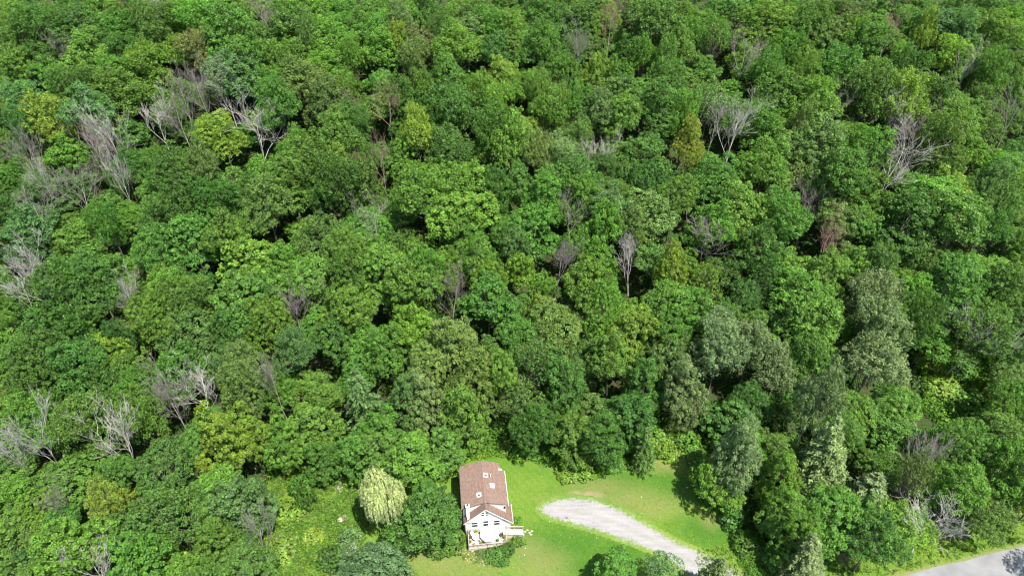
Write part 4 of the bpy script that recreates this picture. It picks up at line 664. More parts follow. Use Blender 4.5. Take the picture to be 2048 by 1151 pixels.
('fine_leaved_tree', 'o', 'G', 25.8, 191.3, 13.6, 3.85, 'bright green fine-leaved tree, above the thin brown dead tree on top'),
('broadleaf_tree', 'm', 'G', 66.3, 191.7, 14.8, 4.86, 'bright green round-clumped tree, second left of the russet crown at top right'),
('broadleaf_tree', 'm', 'M', 60.5, 191.8, 13.7, 4.01, 'mid green round-clumped tree, above the first twin bleached dead tree'),
('broadleaf_tree', 'm', 'D', -94.1, 191.9, 11.8, 3.6, 'dark green round-clumped tree, up and left of the upright grey dead tree'),
('broadleaf_tree', 'm', 'O', -140.9, 191.9, 13.6, 3.98, 'olive green round-clumped tree, up and left of the yellow crown at upper left'),
('feathery_tree', 'a', 'O', 123.5, 192.0, 10.6, 3.74, 'olive green feathery tree, right of the russet crown at top right'),
('broadleaf_tree', 'm', 'D', -8.7, 192.4, 14.1, 4.23, 'dark green round-clumped tree, up and right of the red-tipped crown near top'),
('broadleaf_tree', 'm', 'M', 40.9, 192.7, 11.1, 3.88, 'mid green round-clumped tree, second right of the thin brown dead tree on top'),
('broadleaf_tree', 'm', 'M', 31.8, 192.7, 12.9, 4.41, 'mid green round-clumped tree, nearest up and right of the thin brown dead tree on top'),
('broadleaf_tree', 'm', 'M', -72.9, 192.8, 11.5, 3.85, 'mid green round-clumped tree, nearest above the upright grey dead tree'),
('fine_leaved_tree', 'o', 'M', -107.6, 193.0, 12.5, 3.79, 'mid green fine-leaved tree, up and right of the yellow crown at upper left'),
('feathery_tree', 'a', 'M', 55.3, 193.1, 12.7, 3.62, 'mid green feathery tree, second above the first twin bleached dead tree'),
('feathery_tree', 'a', 'M', -115.1, 193.1, 11.0, 3.88, 'mid green feathery tree, up and right of the yellow crown at upper left'),
('thin_crowned_tree', 's', 'G', -57.3, 193.5, 14.2, 3.69, 'bright green thin-crowned tree, up and right of the upright grey dead tree'),
('broadleaf_tree', 'm', 'O', -63.8, 193.8, 13.2, 4.49, 'olive green round-clumped tree, second up and right of the upright grey dead tree'),
('feathery_tree', 'a', 'M', 76.0, 193.8, 13.5, 3.91, 'mid green feathery tree, second left of the russet crown at top right'),
('feathery_tree', 'a', 'M', -99.1, 194.0, 14.7, 4.25, 'mid green feathery tree, second above the tall leaning upper-left dead tree'),
('thin_crowned_tree', 's', 'O', 93.0, 194.2, 11.9, 4.24, 'olive green thin-crowned tree, up and left of the russet crown at top right'),
('broadleaf_tree', 'm', 'M', 138.4, 194.4, 10.5, 4.41, 'mid green round-clumped tree, right of the russet crown at top right'),
('broadleaf_tree', 'm', 'M', 110.2, 194.5, 13.4, 4.04, 'mid green round-clumped tree, second up and right of the russet crown at top right'),
('feathery_tree', 'a', 'G', 47.4, 194.5, 10.9, 4.0, 'bright green feathery tree, right of the thin brown dead tree on top'),
('feathery_tree', 'a', 'D', -22.8, 194.7, 14.6, 4.87, 'dark green feathery tree, above the red-tipped crown near top'),
('fine_leaved_tree', 'o', 'M', -83.7, 194.8, 13.7, 3.67, 'mid green fine-leaved tree, above the upright grey dead tree'),
('fine_leaved_tree', 'o', 'M', -37.9, 195.0, 13.9, 4.99, 'mid green fine-leaved tree, up and left of the red-tipped crown near top'),
('feathery_tree', 'a', 'G', -31.6, 195.1, 12.8, 4.45, 'bright green feathery tree, second up and left of the red-tipped crown near top'),
('fine_leaved_tree', 'o', 'M', 128.5, 195.2, 13.2, 4.39, 'mid green fine-leaved tree, nearest right of the russet crown at top right'),
('feathery_tree', 'a', 'D', 4.3, 195.2, 14.5, 4.26, 'dark green feathery tree, left of the thin brown dead tree on top'),
('fine_leaved_tree', 'o', 'G', -136.3, 195.5, 11.3, 3.94, 'bright green fine-leaved tree, above the yellow crown at upper left'),
('broadleaf_tree', 'm', 'M', 104.6, 195.7, 14.9, 4.35, 'mid green round-clumped tree, nearest up and right of the russet crown at top right'),
('feathery_tree', 'a', 'M', -120.4, 195.8, 13.1, 3.78, 'mid green feathery tree, third above the yellow crown at upper left'),
('broadleaf_tree', 'm', 'G', -52.7, 196.5, 10.9, 4.05, 'bright green round-clumped tree, second left of the red-tipped crown near top'),
('feathery_tree', 'a', 'M', 15.3, 196.6, 14.3, 3.83, 'mid green feathery tree, up and left of the thin brown dead tree on top'),
('fine_leaved_tree', 'o', 'G', -14.3, 196.8, 11.3, 4.23, 'bright green fine-leaved tree, up and right of the red-tipped crown near top'),
('feathery_tree', 'a', 'G', -46.4, 197.0, 11.5, 3.76, 'bright green feathery tree, fourth left of the red-tipped crown near top'),
('broadleaf_tree', 'm', 'M', -3.0, 197.1, 11.3, 4.84, 'mid green round-clumped tree, up and right of the red-tipped crown near top'),
('feathery_tree', 'a', 'M', 26.2, 197.2, 14.4, 4.79, 'mid green feathery tree, above the thin brown dead tree on top'),
('fine_leaved_tree', 'o', 'O', 87.9, 197.3, 13.7, 3.88, 'olive green fine-leaved tree, up and left of the russet crown at top right'),
('feathery_tree', 'a', 'M', 122.1, 198.5, 13.2, 4.42, 'mid green feathery tree, nearest right of the russet crown at top right'),
('thin_crowned_tree', 's', 'M', 74.2, 198.8, 12.9, 4.31, 'mid green thin-crowned tree, left of the russet crown at top right'),
('broadleaf_tree', 'm', 'M', 34.5, 198.9, 14.9, 3.92, 'mid green round-clumped tree, second up and right of the thin brown dead tree on top'),
('broadleaf_tree', 'm', 'M', -27.5, 199.0, 12.2, 3.82, 'mid green round-clumped tree, above the red-tipped crown near top'),
('broadleaf_tree', 'm', 'G', -114.6, 199.4, 12.3, 4.57, 'bright green round-clumped tree, up and right of the yellow crown at upper left'),
('feathery_tree', 'a', 'M', 57.6, 199.8, 13.5, 4.64, 'mid green feathery tree, fourth right of the thin brown dead tree on top'),
('fine_leaved_tree', 'o', 'G', -92.6, 200.1, 10.7, 3.61, 'bright green fine-leaved tree, up and left of the upright grey dead tree'),
('broadleaf_tree', 'm', 'G', -73.2, 200.2, 13.0, 3.9, 'bright green round-clumped tree, second above the upright grey dead tree'),
('thin_crowned_tree', 's', 'G', 50.6, 200.3, 11.3, 4.0, 'bright green thin-crowned tree, right of the thin brown dead tree on top'),
('fine_leaved_tree', 'o', 'M', 140.7, 200.3, 11.1, 4.96, 'mid green fine-leaved tree, second right of the russet crown at top right'),
('fine_leaved_tree', 'o', 'M', 110.5, 200.3, 12.4, 4.1, 'mid green fine-leaved tree, up and right of the russet crown at top right'),
('feathery_tree', 'a', 'M', 132.6, 200.4, 10.5, 4.54, 'mid green feathery tree, second right of the russet crown at top right'),
('broadleaf_tree', 'm', 'G', 19.7, 200.4, 13.4, 4.2, 'bright green round-clumped tree, up and left of the thin brown dead tree on top'),
('fine_leaved_tree', 'o', 'O', 98.0, 200.6, 14.1, 4.46, 'olive green fine-leaved tree, above the russet crown at top right'),
('feathery_tree', 'a', 'M', -59.7, 201.5, 11.9, 3.89, 'mid green feathery tree, fourth up and right of the upright grey dead tree'),
('feathery_tree', 'a', 'M', -136.5, 201.6, 10.7, 4.19, 'mid green feathery tree, fourth above the yellow crown at upper left'),
('broadleaf_tree', 'm', 'M', -102.0, 201.7, 13.6, 4.84, 'mid green round-clumped tree, up and left of the upright grey dead tree'),
('feathery_tree', 'a', 'M', -82.3, 203.1, 10.9, 4.14, 'mid green feathery tree, above the upright grey dead tree'),
]


# ------------------------------------------------------------------ helpers
def terr(x, y):
    t = max(0, y - 84)
    return 0.33 * t * t / (t + 14) + (0.0 if y < 90 else 0.6 * math.sin(x * .05) * min(1, (y - 90) / 30))
def tag(o, label=None, cat=None, group=None, kind=None):
    if label: o['label'] = label
    if cat: o['category'] = cat
    if group: o['group'] = group
    if kind: o['kind'] = kind
    return o
def link(name, me, parent=None, mat=None):
    o = bpy.data.objects.new(name, me); C.objects.link(o)
    if parent is not None: o.parent = parent
    if mat is not None and not me.materials: me.materials.append(mat)
    return o
def empty(name, loc, rz=0.0, scale=(1, 1, 1)):
    o = bpy.data.objects.new(name, None); C.objects.link(o); o.empty_display_size = .5
    o.location = loc; o.rotation_euler = (0, 0, rz); o.scale = scale
    return o
class MB:
    """collects polygons into one mesh"""
    def __init__(s): s.v = []; s.f = []
    def add(s, vs, fs):
        n = len(s.v); s.v += [tuple(p) for p in vs]; s.f += [tuple(i + n for i in f) for f in fs]; return s
    def box(s, x0, x1, y0, y1, z0, z1):
        return s.add([(x0,y0,z0),(x1,y0,z0),(x1,y1,z0),(x0,y1,z0),(x0,y0,z1),(x1,y0,z1),(x1,y1,z1),(x0,y1,z1)],
                     [(3,2,1,0),(4,5,6,7),(0,1,5,4),(1,2,6,5),(2,3,7,6),(3,0,4,7)])
    def prism(s, pts, ax, a, b):
        """polygon pts in the plane across axis ax ('x' -> (y,z), 'y' -> (x,z), 'z' -> (x,y)), extruded a..b"""
        n = len(pts); mk = {'x': lambda p, t: (t, p[0], p[1]), 'y': lambda p, t: (p[0], t, p[1]), 'z': lambda p, t: (p[0], p[1], t)}[ax]
        return s.add([mk(p, a) for p in pts] + [mk(p, b) for p in pts],
                     [tuple(range(n))[::-1], tuple(range(n, 2 * n))] + [(i, (i + 1) % n, (i + 1) % n + n, i + n) for i in range(n)])
    def tube(s, pts, rad, k=6, cap=True):
        pts = [Vector(p) for p in pts]; n = len(pts); vs = []
        for i, p in enumerate(pts):
            d = (pts[min(i + 1, n - 1)] - pts[max(i - 1, 0)]).normalized()
            u = d.cross(Vector((0.31, 0.87, 0.11))).normalized(); w_ = d.cross(u)
            r = rad[i] if isinstance(rad, (list, tuple)) else rad
            for j in range(k):
                a = 2 * math.pi * j / k; vs.append(p + u * (r * math.cos(a)) + w_ * (r * math.sin(a)))
        fs = [(i * k + j, i * k + (j + 1) % k, (i + 1) * k + (j + 1) % k, (i + 1) * k + j) for i in range(n - 1) for j in range(k)]
        if cap: fs += [tuple(range(k))[::-1], tuple((n - 1) * k + j for j in range(k))]
        return s.add(vs, fs)
    def lathe(s, prof, c=(0, 0, 0), k=12):
        vs = [(c[0] + r * math.cos(2 * math.pi * j / k), c[1] + r * math.sin(2 * math.pi * j / k), c[2] + z) for r, z in prof for j in range(k)]
        n = len(prof)
        fs = [(i * k + j, i * k + (j + 1) % k, (i + 1) * k + (j + 1) % k, (i + 1) * k + j) for i in range(n - 1) for j in range(k)]
        fs += [tuple(range(k))[::-1], tuple((n - 1) * k + j for j in range(k))]
        return s.add(vs, fs)
    def mesh(s, name, smooth=False):
        me = bpy.data.meshes.new(name); me.from_pydata(s.v, [], s.f)
        if smooth: me.polygons.foreach_set('use_smooth', [True] * len(me.polygons))
        me.update(); return me
    def build(s, name, mat, parent=None, smooth=False):
        return link(name, s.mesh(name, smooth), parent, mat)

# ------------------------------------------------------------------ materials
def newmat(name):
    m = bpy.data.materials.new(name); m.use_nodes = True; nt = m.node_tree; nt.nodes.clear()
    return m, nt, nt.nodes.new('ShaderNodeOutputMaterial')
def N(nt, t, **kw):
    n = nt.nodes.new(t)
    for k, v in kw.items(): setattr(n, k, v)
    return n
def ramp(nt, fac, stops):
    r = N(nt, 'ShaderNodeValToRGB'); nt.links.new(fac, r.inputs[0]); e = r.color_ramp.elements
    while len(e) < len(stops): e.new(0.5)
    for i, (p, c) in enumerate(stops): e[i].position = p; e[i].color = (c[0], c[1], c[2], 1)
    return r.outputs[0]
def noise(nt, vec, scale, detail=4, rough=.55):
    n = N(nt, 'ShaderNodeTexNoise'); n.inputs['Scale'].default_value = scale; n.inputs['Detail'].default_value = detail
    n.inputs['Roughness'].default_value = rough; nt.links.new(vec, n.inputs['Vector']); return n.outputs['Fac']
def mixc(nt, fac, a, b, mode='MIX'):
    m = N(nt, 'ShaderNodeMix', data_type='RGBA', blend_type=mode)
    for s, v in ((m.inputs[0], fac), (m.inputs[6], a), (m.inputs[7], b)):
        if hasattr(v, 'links') or isinstance(v, bpy.types.NodeSocket): nt.links.new(v, s)
        elif isinstance(v, (int, float)): s.default_value = v
        else: s.default_value = (v[0], v[1], v[2], 1)
    return m.outputs[2]
def math_(nt, op, a, b=0.0, clamp=False):
    m = N(nt, 'ShaderNodeMath', operation=op); m.use_clamp = clamp
    for s, v in ((m.inputs[0], a), (m.inputs[1], b)):
        if isinstance(v, (int, float)): s.default_value = v
        else: nt.links.new(v, s)
    return m.outputs[0]
def attr(nt, name):
    a = N(nt, 'ShaderNodeAttribute', attribute_name=name); return a.outputs['Fac']
def maprange(nt, v, a, b, c=0.0, d=1.0):
    m = N(nt, 'ShaderNodeMapRange'); nt.links.new(v, m.inputs[0])
    for i, q in enumerate((a, b, c, d)): m.inputs[1 + i].default_value = q
    return m.outputs[0]

def leaf_material(name, trans=.46, gloss=.018, flat=None, tipk=.8):
    """leaf colour = the tree's own colour, varied leaf by leaf (attribute v) and twig by twig (attribute t)"""
    m, nt, out = newmat(name)
    if flat is None: base = N(nt, 'ShaderNodeObjectInfo').outputs['Color']
    else: rgb = N(nt, 'ShaderNodeRGB'); rgb.outputs[0].default_value = (*flat, 1); base = rgb.outputs[0]
    v = attr(nt, 'v'); t = attr(nt, 't')
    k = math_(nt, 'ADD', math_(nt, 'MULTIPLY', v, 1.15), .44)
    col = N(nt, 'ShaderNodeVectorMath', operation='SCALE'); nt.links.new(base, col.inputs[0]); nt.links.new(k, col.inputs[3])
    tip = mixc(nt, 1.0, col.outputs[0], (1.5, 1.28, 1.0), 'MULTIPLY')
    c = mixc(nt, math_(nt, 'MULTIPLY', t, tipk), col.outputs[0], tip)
    d = N(nt, 'ShaderNodeBsdfDiffuse'); nt.links.new(c, d.inputs[0])
    tr = N(nt, 'ShaderNodeBsdfTranslucent'); nt.links.new(mixc(nt, 1.0, c, (1.35, 1.25, .55), 'MULTIPLY'), tr.inputs[0])
    g = N(nt, 'ShaderNodeBsdfAnisotropic') if False else N(nt, 'ShaderNodeBsdfGlossy'); g.inputs['Roughness'].default_value = .55
    g.inputs[0].default_value = (.9, .95, .9, 1)
    a = N(nt, 'ShaderNodeMixShader'); a.inputs[0].default_value = trans; nt.links.new(d.outputs[0], a.inputs[1]); nt.links.new(tr.outputs[0], a.inputs[2])
    b = N(nt, 'ShaderNodeMixShader'); b.inputs[0].default_value = gloss; nt.links.new(a.outputs[0], b.inputs[1]); nt.links.new(g.outputs[0], b.inputs[2])
    nt.links.new(b.outputs[0], out.inputs[0]); return m
def principled(name, col, rough=.8, bump=0.0, bscale=8.0, var=0.0, vscale=3.0, metal=0.0, spec=.3, obj=False):
    m, nt, out = newmat(name); p = N(nt, 'ShaderNodeBsdfPrincipled'); nt.links.new(p.outputs[0], out.inputs[0])
    p.inputs['Roughness'].default_value = rough; p.inputs['Metallic'].default_value = metal; p.inputs['Specular IOR Level'].default_value = spec
    tc = N(nt, 'ShaderNodeTexCoord').outputs['Object']
    if obj: base = N(nt, 'ShaderNodeObjectInfo').outputs['Color']
    else: rgb = N(nt, 'ShaderNodeRGB'); rgb.outputs[0].default_value = (*col, 1); base = rgb.outputs[0]
    if var > 0 or obj:
        n = noise(nt, tc, vscale, 5); k = maprange(nt, n, .25, .75, 1 - var, 1 + var)
        s = N(nt, 'ShaderNodeVectorMath', operation='SCALE'); nt.links.new(base, s.inputs[0]); nt.links.new(k, s.inputs[3]); base = s.outputs[0]
    nt.links.new(base, p.inputs['Base Color'])
    if bump > 0:
        b = N(nt, 'ShaderNodeBump'); b.inputs['Strength'].default_value = bump; nt.links.new(noise(nt, tc, bscale, 5), b.inputs['Height'])
        nt.links.new(b.outputs[0], p.inputs['Normal'])
    return m
M_LEAF = leaf_material('leaf')
M_NEEDLE = leaf_material('needle', .25, .012, tipk=.25)
M_BARK = principled('bark', (.13, .11, .09), .9, .5, 14, .35, 6)
M_DEAD = principled('dead_wood', (.4, .38, .36), .85, .3, 20, .25, 5, obj=True)

def grass_nodes(nt, pos):
    big = noise(nt, pos, .055, 3, .5); mid = noise(nt, pos, .33, 5, .6); fine = noise(nt, pos, 3.4, 6, .75); tiny = noise(nt, pos, 15, 4, .8)
    c = ramp(nt, mid, [(.30, (.068, .150, .016)), (.50, (.098, .178, .021)), (.72, (.135, .185, .036))])
    c2 = ramp(nt, big, [(.35, (.052, .128, .014)), (.60, (.118, .182, .027))])
    c = mixc(nt, .5, c, c2)
    k = math_(nt, 'ADD', math_(nt, 'MULTIPLY', fine, .7), math_(nt, 'MULTIPLY', tiny, .7))
    k = maprange(nt, k, .45, .95, .62, 1.38)
    s = N(nt, 'ShaderNodeVectorMath', operation='SCALE'); nt.links.new(c, s.inputs[0]); nt.links.new(k, s.inputs[3])
    return s.outputs[0], fine, tiny
def lawn_material():
    m, nt, out = newmat('lawn_grass'); p = N(nt, 'ShaderNodeBsdfPrincipled'); p.inputs['Roughness'].default_value = .95
    p.inputs['Specular IOR Level'].default_value = .1; nt.links.new(p.outputs[0], out.inputs[0])
    pos = N(nt, 'ShaderNodeNewGeometry').outputs['Position']
    c, fine, tiny = grass_nodes(nt, pos)
    nz = noise(nt, pos, 1.1, 5, .65)
    def blend(c, name, col, soft=.35, gain=1.0):
        f = math_(nt, 'ADD', attr(nt, name), math_(nt, 'MULTIPLY', math_(nt, 'SUBTRACT', nz, .5), 1.3))
        return mixc(nt, math_(nt, 'MULTIPLY', maprange(nt, f, .5 - soft, .5 + soft), gain), c, col)
    mpw = N(nt, 'ShaderNodeMapping'); mpw.inputs['Rotation'].default_value = (0, 0, R(-38)); nt.links.new(pos, mpw.inputs[0])
    wv = N(nt, 'ShaderNodeTexWave', wave_type='BANDS', bands_direction='X'); wv.inputs['Scale'].default_value = .28; wv.inputs['Distortion'].default_value = 2.5; wv.inputs['Detail'].default_value = 3; wv.inputs['Detail Scale'].default_value = .4
    nt.links.new(mpw.outputs[0], wv.inputs[0]); sc_ = N(nt, 'ShaderNodeVectorMath', operation='SCALE'); nt.links.new(c, sc_.inputs[0]); nt.links.new(maprange(nt, wv.outputs['Fac'], 0, 1, .955, 1.04), sc_.inputs[3]); c = sc_.outputs[0]
    lush = mixc(nt, fine, (.028, .090, .010), (.055, .138, .016))
    c = blend(c, 'lush', lush, .4, .85)
    c = blend(c, 'dry', mixc(nt, fine, (.14, .145, .045), (.20, .19, .075)), .45, .6)
    c = blend(c, 'dirt', mixc(nt, fine, (.20, .15, .09), (.30, .22, .15)), .34, .75)
    # sparse daisies and clover: real colour of small pale flower heads
    vo = N(nt, 'ShaderNodeTexVoronoi'); vo.inputs['Scale'].default_value = .9; nt.links.new(pos, vo.inputs['Vector'])
    fl = math_(nt, 'LESS_THAN', vo.outputs['Distance'], .085)
    fl = math_(nt, 'MULTIPLY', fl, math_(nt, 'GREATER_THAN', noise(nt, pos, .16, 2), .56))
    c = mixc(nt, math_(nt, 'MULTIPLY', fl, .7), c, (.62, .62, .50))
    nt.links.new(c, p.inputs['Base Color'])
    b = N(nt, 'ShaderNodeBump'); b.inputs['Strength'].default_value = .9; b.inputs['Distance'].default_value = .12
    nt.links.new(math_(nt, 'ADD', fine, tiny), b.inputs['Height']); nt.links.new(b.outputs[0], p.inputs['Normal'])
    return m
def gravel_material():
    m, nt, out = newmat('gravel'); p = N(nt, 'ShaderNodeBsdfPrincipled'); p.inputs['Roughness'].default_value = .95
    p.inputs['Specular IOR Level'].default_value = .1; nt.links.new(p.outputs[0], out.inputs[0])
    pos = N(nt, 'ShaderNodeNewGeometry').outputs['Position']
    c, fine, tiny = grass_nodes(nt, pos)
    mp = N(nt, 'ShaderNodeMapping'); mp.inputs['Rotation'].default_value = (0, 0, R(27)); mp.inputs['Scale'].default_value = (.12, 1.1, 1); nt.links.new(pos, mp.inputs[0])
    streak = noise(nt, mp.outputs[0], 1.3, 4, .6)
    g = ramp(nt, streak, [(.3, (.190, .182, .180)), (.6, (.245, .235, .230)), (.8, (.285, .270, .258))])
    k = maprange(nt, math_(nt, 'ADD', fine, tiny), .7, 1.3, .78, 1.2)
    s = N(nt, 'ShaderNodeVectorMath', operation='SCALE'); nt.links.new(g, s.inputs[0]); nt.links.new(k, s.inputs[3])
    nz = noise(nt, pos, 1.5, 6, .75)
    f = math_(nt, 'ADD', attr(nt, 'edge'), math_(nt, 'MULTIPLY', math_(nt, 'SUBTRACT', nz, .5), 1.7))
    c = mixc(nt, maprange(nt, f, .0, .55), c, mixc(nt, .35, c, (.22, .20, .12)))
    c = mixc(nt, maprange(nt, f, .35, .62), c, s.outputs[0])
    rut = math_(nt, 'MULTIPLY', attr(nt, 'rut'), maprange(nt, nz, .35, .7)); c = mixc(nt, math_(nt, 'MULTIPLY', rut, .55), c, (.29, .28, .275))
    wd = math_(nt, 'MULTIPLY', attr(nt, 'crown'), math_(nt, 'GREATER_THAN', math_(nt, 'ADD', fine, math_(nt, 'MULTIPLY', nz, .6)), .86)); c = mixc(nt, math_(nt, 'MULTIPLY', wd, .6), c, (.14, .19, .05))
    # a thin crown of grass starting between the wheel tracks
    nt.links.new(c, p.inputs['Base Color'])
    b = N(nt, 'ShaderNodeBump'); b.inputs['Strength'].default_value = .6; b.inputs['Distance'].default_value = .05
    nt.links.new(math_(nt, 'ADD', fine, tiny), b.inputs['Height']); nt.links.new(b.outputs[0], p.inputs['Normal'])
    return m
def floor_material():
    m, nt, out = newmat('forest_floor'); p = N(nt, 'ShaderNodeBsdfPrincipled'); p.inputs['Roughness'].default_value = 1
    p.inputs['Specular IOR Level'].default_value = .05; nt.links.new(p.outputs[0], out.inputs[0])
    pos = N(nt, 'ShaderNodeNewGeometry').outputs['Position']
    a = noise(nt, pos, .4, 6, .7); b_ = noise(nt, pos, 2.2, 6, .75)
    c = mixc(nt, ramp(nt, a, [(.42, (0, 0, 0)), (.58, (1, 1, 1))]), ramp(nt, b_, [(.3, (.03, .030, .015)), (.7, (.065, .062, .032))]), ramp(nt, b_, [(.3, (.015, .045, .01)), (.7, (.04, .09, .018))]))
    nt.links.new(c, p.inputs['Base Color'])
    b = N(nt, 'ShaderNodeBump'); b.inputs['Strength'].default_value = 1; b.inputs['Distance'].default_value = .3
    nt.links.new(b_, b.inputs['Height']); nt.links.new(b.outputs[0], p.inputs['Normal'])
    return m

# ------------------------------------------------------------------ the ground
M_FLOOR, M_LAWN, M_GRAVEL = floor_material(), lawn_material(), gravel_material()
def pix(px, py, h=0.0):
    """point of the flat ground (raised by h) seen at a place of the 2048 px wide photograph"""
    a, b = (px - 1024) / FOC, (575.5 - py) / FOC
    dy = math.cos(R(PITCH)) + b * math.sin(R(PITCH)); dz = -math.sin(R(PITCH)) + b * math.cos(R(PITCH))
    k = (h - CAM_H) / dz
    return a * k, dy * k
xs = np.concatenate([np.linspace(-700, -210, 8), np.linspace(-200, 200, 61), np.linspace(210, 700, 8)])
ys = np.concatenate([np.linspace(-400, -20, 6), np.linspace(-10, 260, 68), np.linspace(275, 900, 9)])
vs = [(x, y, terr(x, y) + .25 * math.sin(x * .31) * math.cos(y * .27) * min(1, max(0, (y - 88) / 10)) if y < 260 else terr(x, 260) + (y - 260) * .3) for y in ys for x in xs]
nx = len(xs)
fs = [(j * nx + i, j * nx + i + 1, (j + 1) * nx + i + 1, (j + 1) * nx + i) for j in range(len(ys) - 1) for i in range(nx - 1)]
gm = MB().add(vs, fs).build('ground', M_FLOOR, smooth=True); tag(gm, kind='structure')

def inpoly(x, y, P):
    c = np.zeros(x.shape, bool)
    for i in range(len(P)):
        (x1, y1), (x2, y2) = P[i], P[i - 1]
        if y1 == y2: continue
        c ^= ((y1 > y) != (y2 > y)) & (x < (x2 - x1) * (y - y1) / (y2 - y1) + x1)
    return c
def sdist(x, y, P):
    """signed distance to a polygon, positive inside"""
    d = np.full(x.shape, 1e9)
    for i in range(len(P)):
        (x1, y1), (x2, y2) = P[i], P[i - 1]
        ex, ey = x2 - x1, y2 - y1; t = np.clip(((x - x1) * ex + (y - y1) * ey) / (ex * ex + ey * ey + 1e-9), 0, 1)
        d = np.minimum(d, np.hypot(x - x1 - t * ex, y - y1 - t * ey))
    return np.where(inpoly(x, y, P), d, -d)
def grid_sheet(name, P, cell, z, margin, attrs, mat, kind='structure'):
    P = np.array(P); x0, y0 = P.min(0) - margin - cell; x1, y1 = P.max(0) + margin + cell
    gx = np.arange(x0, x1, cell); gy = np.arange(y0, y1, cell); X, Y = np.meshgrid(gx, gy)
    S = sdist(X + cell / 2, Y + cell / 2, [tuple(p) for p in P]); n = len(gx)
    keep = np.argwhere(S[:-1, :-1] > -margin)
    f = np.stack([keep[:, 0] * n + keep[:, 1], keep[:, 0] * n + keep[:, 1] + 1, (keep[:, 0] + 1) * n + keep[:, 1] + 1, (keep[:, 0] + 1) * n + keep[:, 1]], 1)
    used, inv = np.unique(f.ravel(), return_inverse=True)
    vx, vy = X.ravel()[used], Y.ravel()[used]
    vz = z + (0.0 * vx)
    me = bpy.data.meshes.new(name); me.from_pydata(np.stack([vx, vy, vz], 1).tolist(), [], inv.reshape(-1, 4).tolist())
    for an, fn in attrs.items():
        a = me.attributes.new(an, 'FLOAT', 'POINT'); a.data.foreach_set('value', np.asarray(fn(vx, vy), dtype=np.float32))
    me.update(); o = link(name, me, None, mat); tag(o, kind=kind); return o
def spots(L):
    """L: (px, py, radius x, radius y in metres): soft ellipses, 1 at the centre and 0.. outside"""
    L = [(*pix(a, b), c, d) for a, b, c, d in L]
    def fn(x, y):
        v = np.full(x.shape, -1.0)
        for cx, cy_, rx, ry in L: v = np.maximum(v, 1.15 - np.sqrt(((x - cx) / rx) ** 2 + ((y - cy_) / ry) ** 2) * .65)
        return v
    return fn
LAWN = [pix(a, b) for a, b in [(540, 925), (700, 925), (905, 900), (985, 898), (1105, 903), (1250, 900), (1290, 880), (1400, 880), (1440, 985), (1490, 1010), (1520, 1060), (1540, 1130), (1560, 1180), (1560, 1420), (380, 1420), (520, 1180)]]
DRIVE = [pix(a, b) for a, b in [(1082, 1018), (1092, 1008), (1112, 1001), (1150, 997), (1190, 1002), (1228, 1017), (1260, 1032), (1300, 1056), (1345, 1082), (1395, 1104), (1425, 1118), (1500, 1160), (1640, 1260), (1540, 1300), (1440, 1200), (1385, 1151), (1345, 1120), (1312, 1100), (1265, 1082), (1215, 1064), (1160, 1047), (1115, 1036), (1095, 1028)]]
CL = [pix(a, b) for a, b in [(1120, 1016), (1180, 1026), (1250, 1052), (1320, 1088), (1380, 1122), (1440, 1160), (1560, 1260)]]
def cline(x, y):
    d = np.full(x.shape, 1e9)
    for (x1, y1), (x2, y2) in zip(CL[:-1], CL[1:]):
        ex, ey = x2 - x1, y2 - y1; t = np.clip(((x - x1) * ex + (y - y1) * ey) / (ex * ex + ey * ey), 0, 1); d = np.minimum(d, np.hypot(x - x1 - t * ex, y - y1 - t * ey))
    return d
grid_sheet('lawn', LAWN, .4, .012, .2, {
    'lush': spots([(1130, 1085, 8, 3.2), (1250, 1100, 7, 2.5), (1350, 960, 7, 4), (1230, 960, 6, 2.5), (1420, 1060, 6, 3), (1180, 1130, 5, 2), (690, 1000, 4, 5), (620, 1080, 6, 4)]),
    'dry': spots([(1080, 1125, 4, 2.5), (900, 1130, 7, 2.5), (1255, 1000, 6, 2.4), (1200, 975, 5, 2), (830, 1120, 5, 2), (1060, 1100, 3, 2), (1330, 930, 4, 1.5), (1130, 1000, 4, 1.2), (590, 1010, 5, 3), (1420, 1040, 1.5, 1.5), (1300, 1010, 5, 2), (745, 980, 3, 2)]),
    'dirt': spots([(1180, 990, 2.1, .7), (1107, 934, .55, .5), (1152, 985, 1.2, .4), (1262, 1038, .6, .3), (686, 1036, .7, .5), (866, 1102, .5, .4), (919, 1098, .4, .4)])}, M_LAWN)
grid_sheet('driveway', DRIVE, .3, .017, 1.0, {'edge': lambda x, y: np.clip(.5 + sdist(x, y, DRIVE) * .42, -.6, 1.6),
    'rut': lambda x, y: np.exp(-((cline(x, y) - .85) / .28) ** 2), 'crown': lambda x, y: np.exp(-(cline(x, y) / .4) ** 2)}, M_GRAVEL)
ROAD = [pix(1780, 1160), pix(1850, 1137), pix(1955, 1111), pix(2060, 1086), pix(2300, 1040), pix(2600, 990), pix(2500, 1600), pix(1500, 1600)]
a0, a1 = pix(1560, 1215), pix(2400, 1010)
nrd = Vector((a1[0] - a0[0], a1[1] - a0[1])).normalized(); nn = Vector((nrd.y, -nrd.x))
e0 = Vector(pix(1800, 1151)); 
def rp(t, o): p = e0 + nrd * t + nn * o; return (p.x, p.y)
M_ROAD = principled('asphalt', (.165, .165, .168), .9, .5, 14, .2, .35)
M_VERGE = M_LAWN
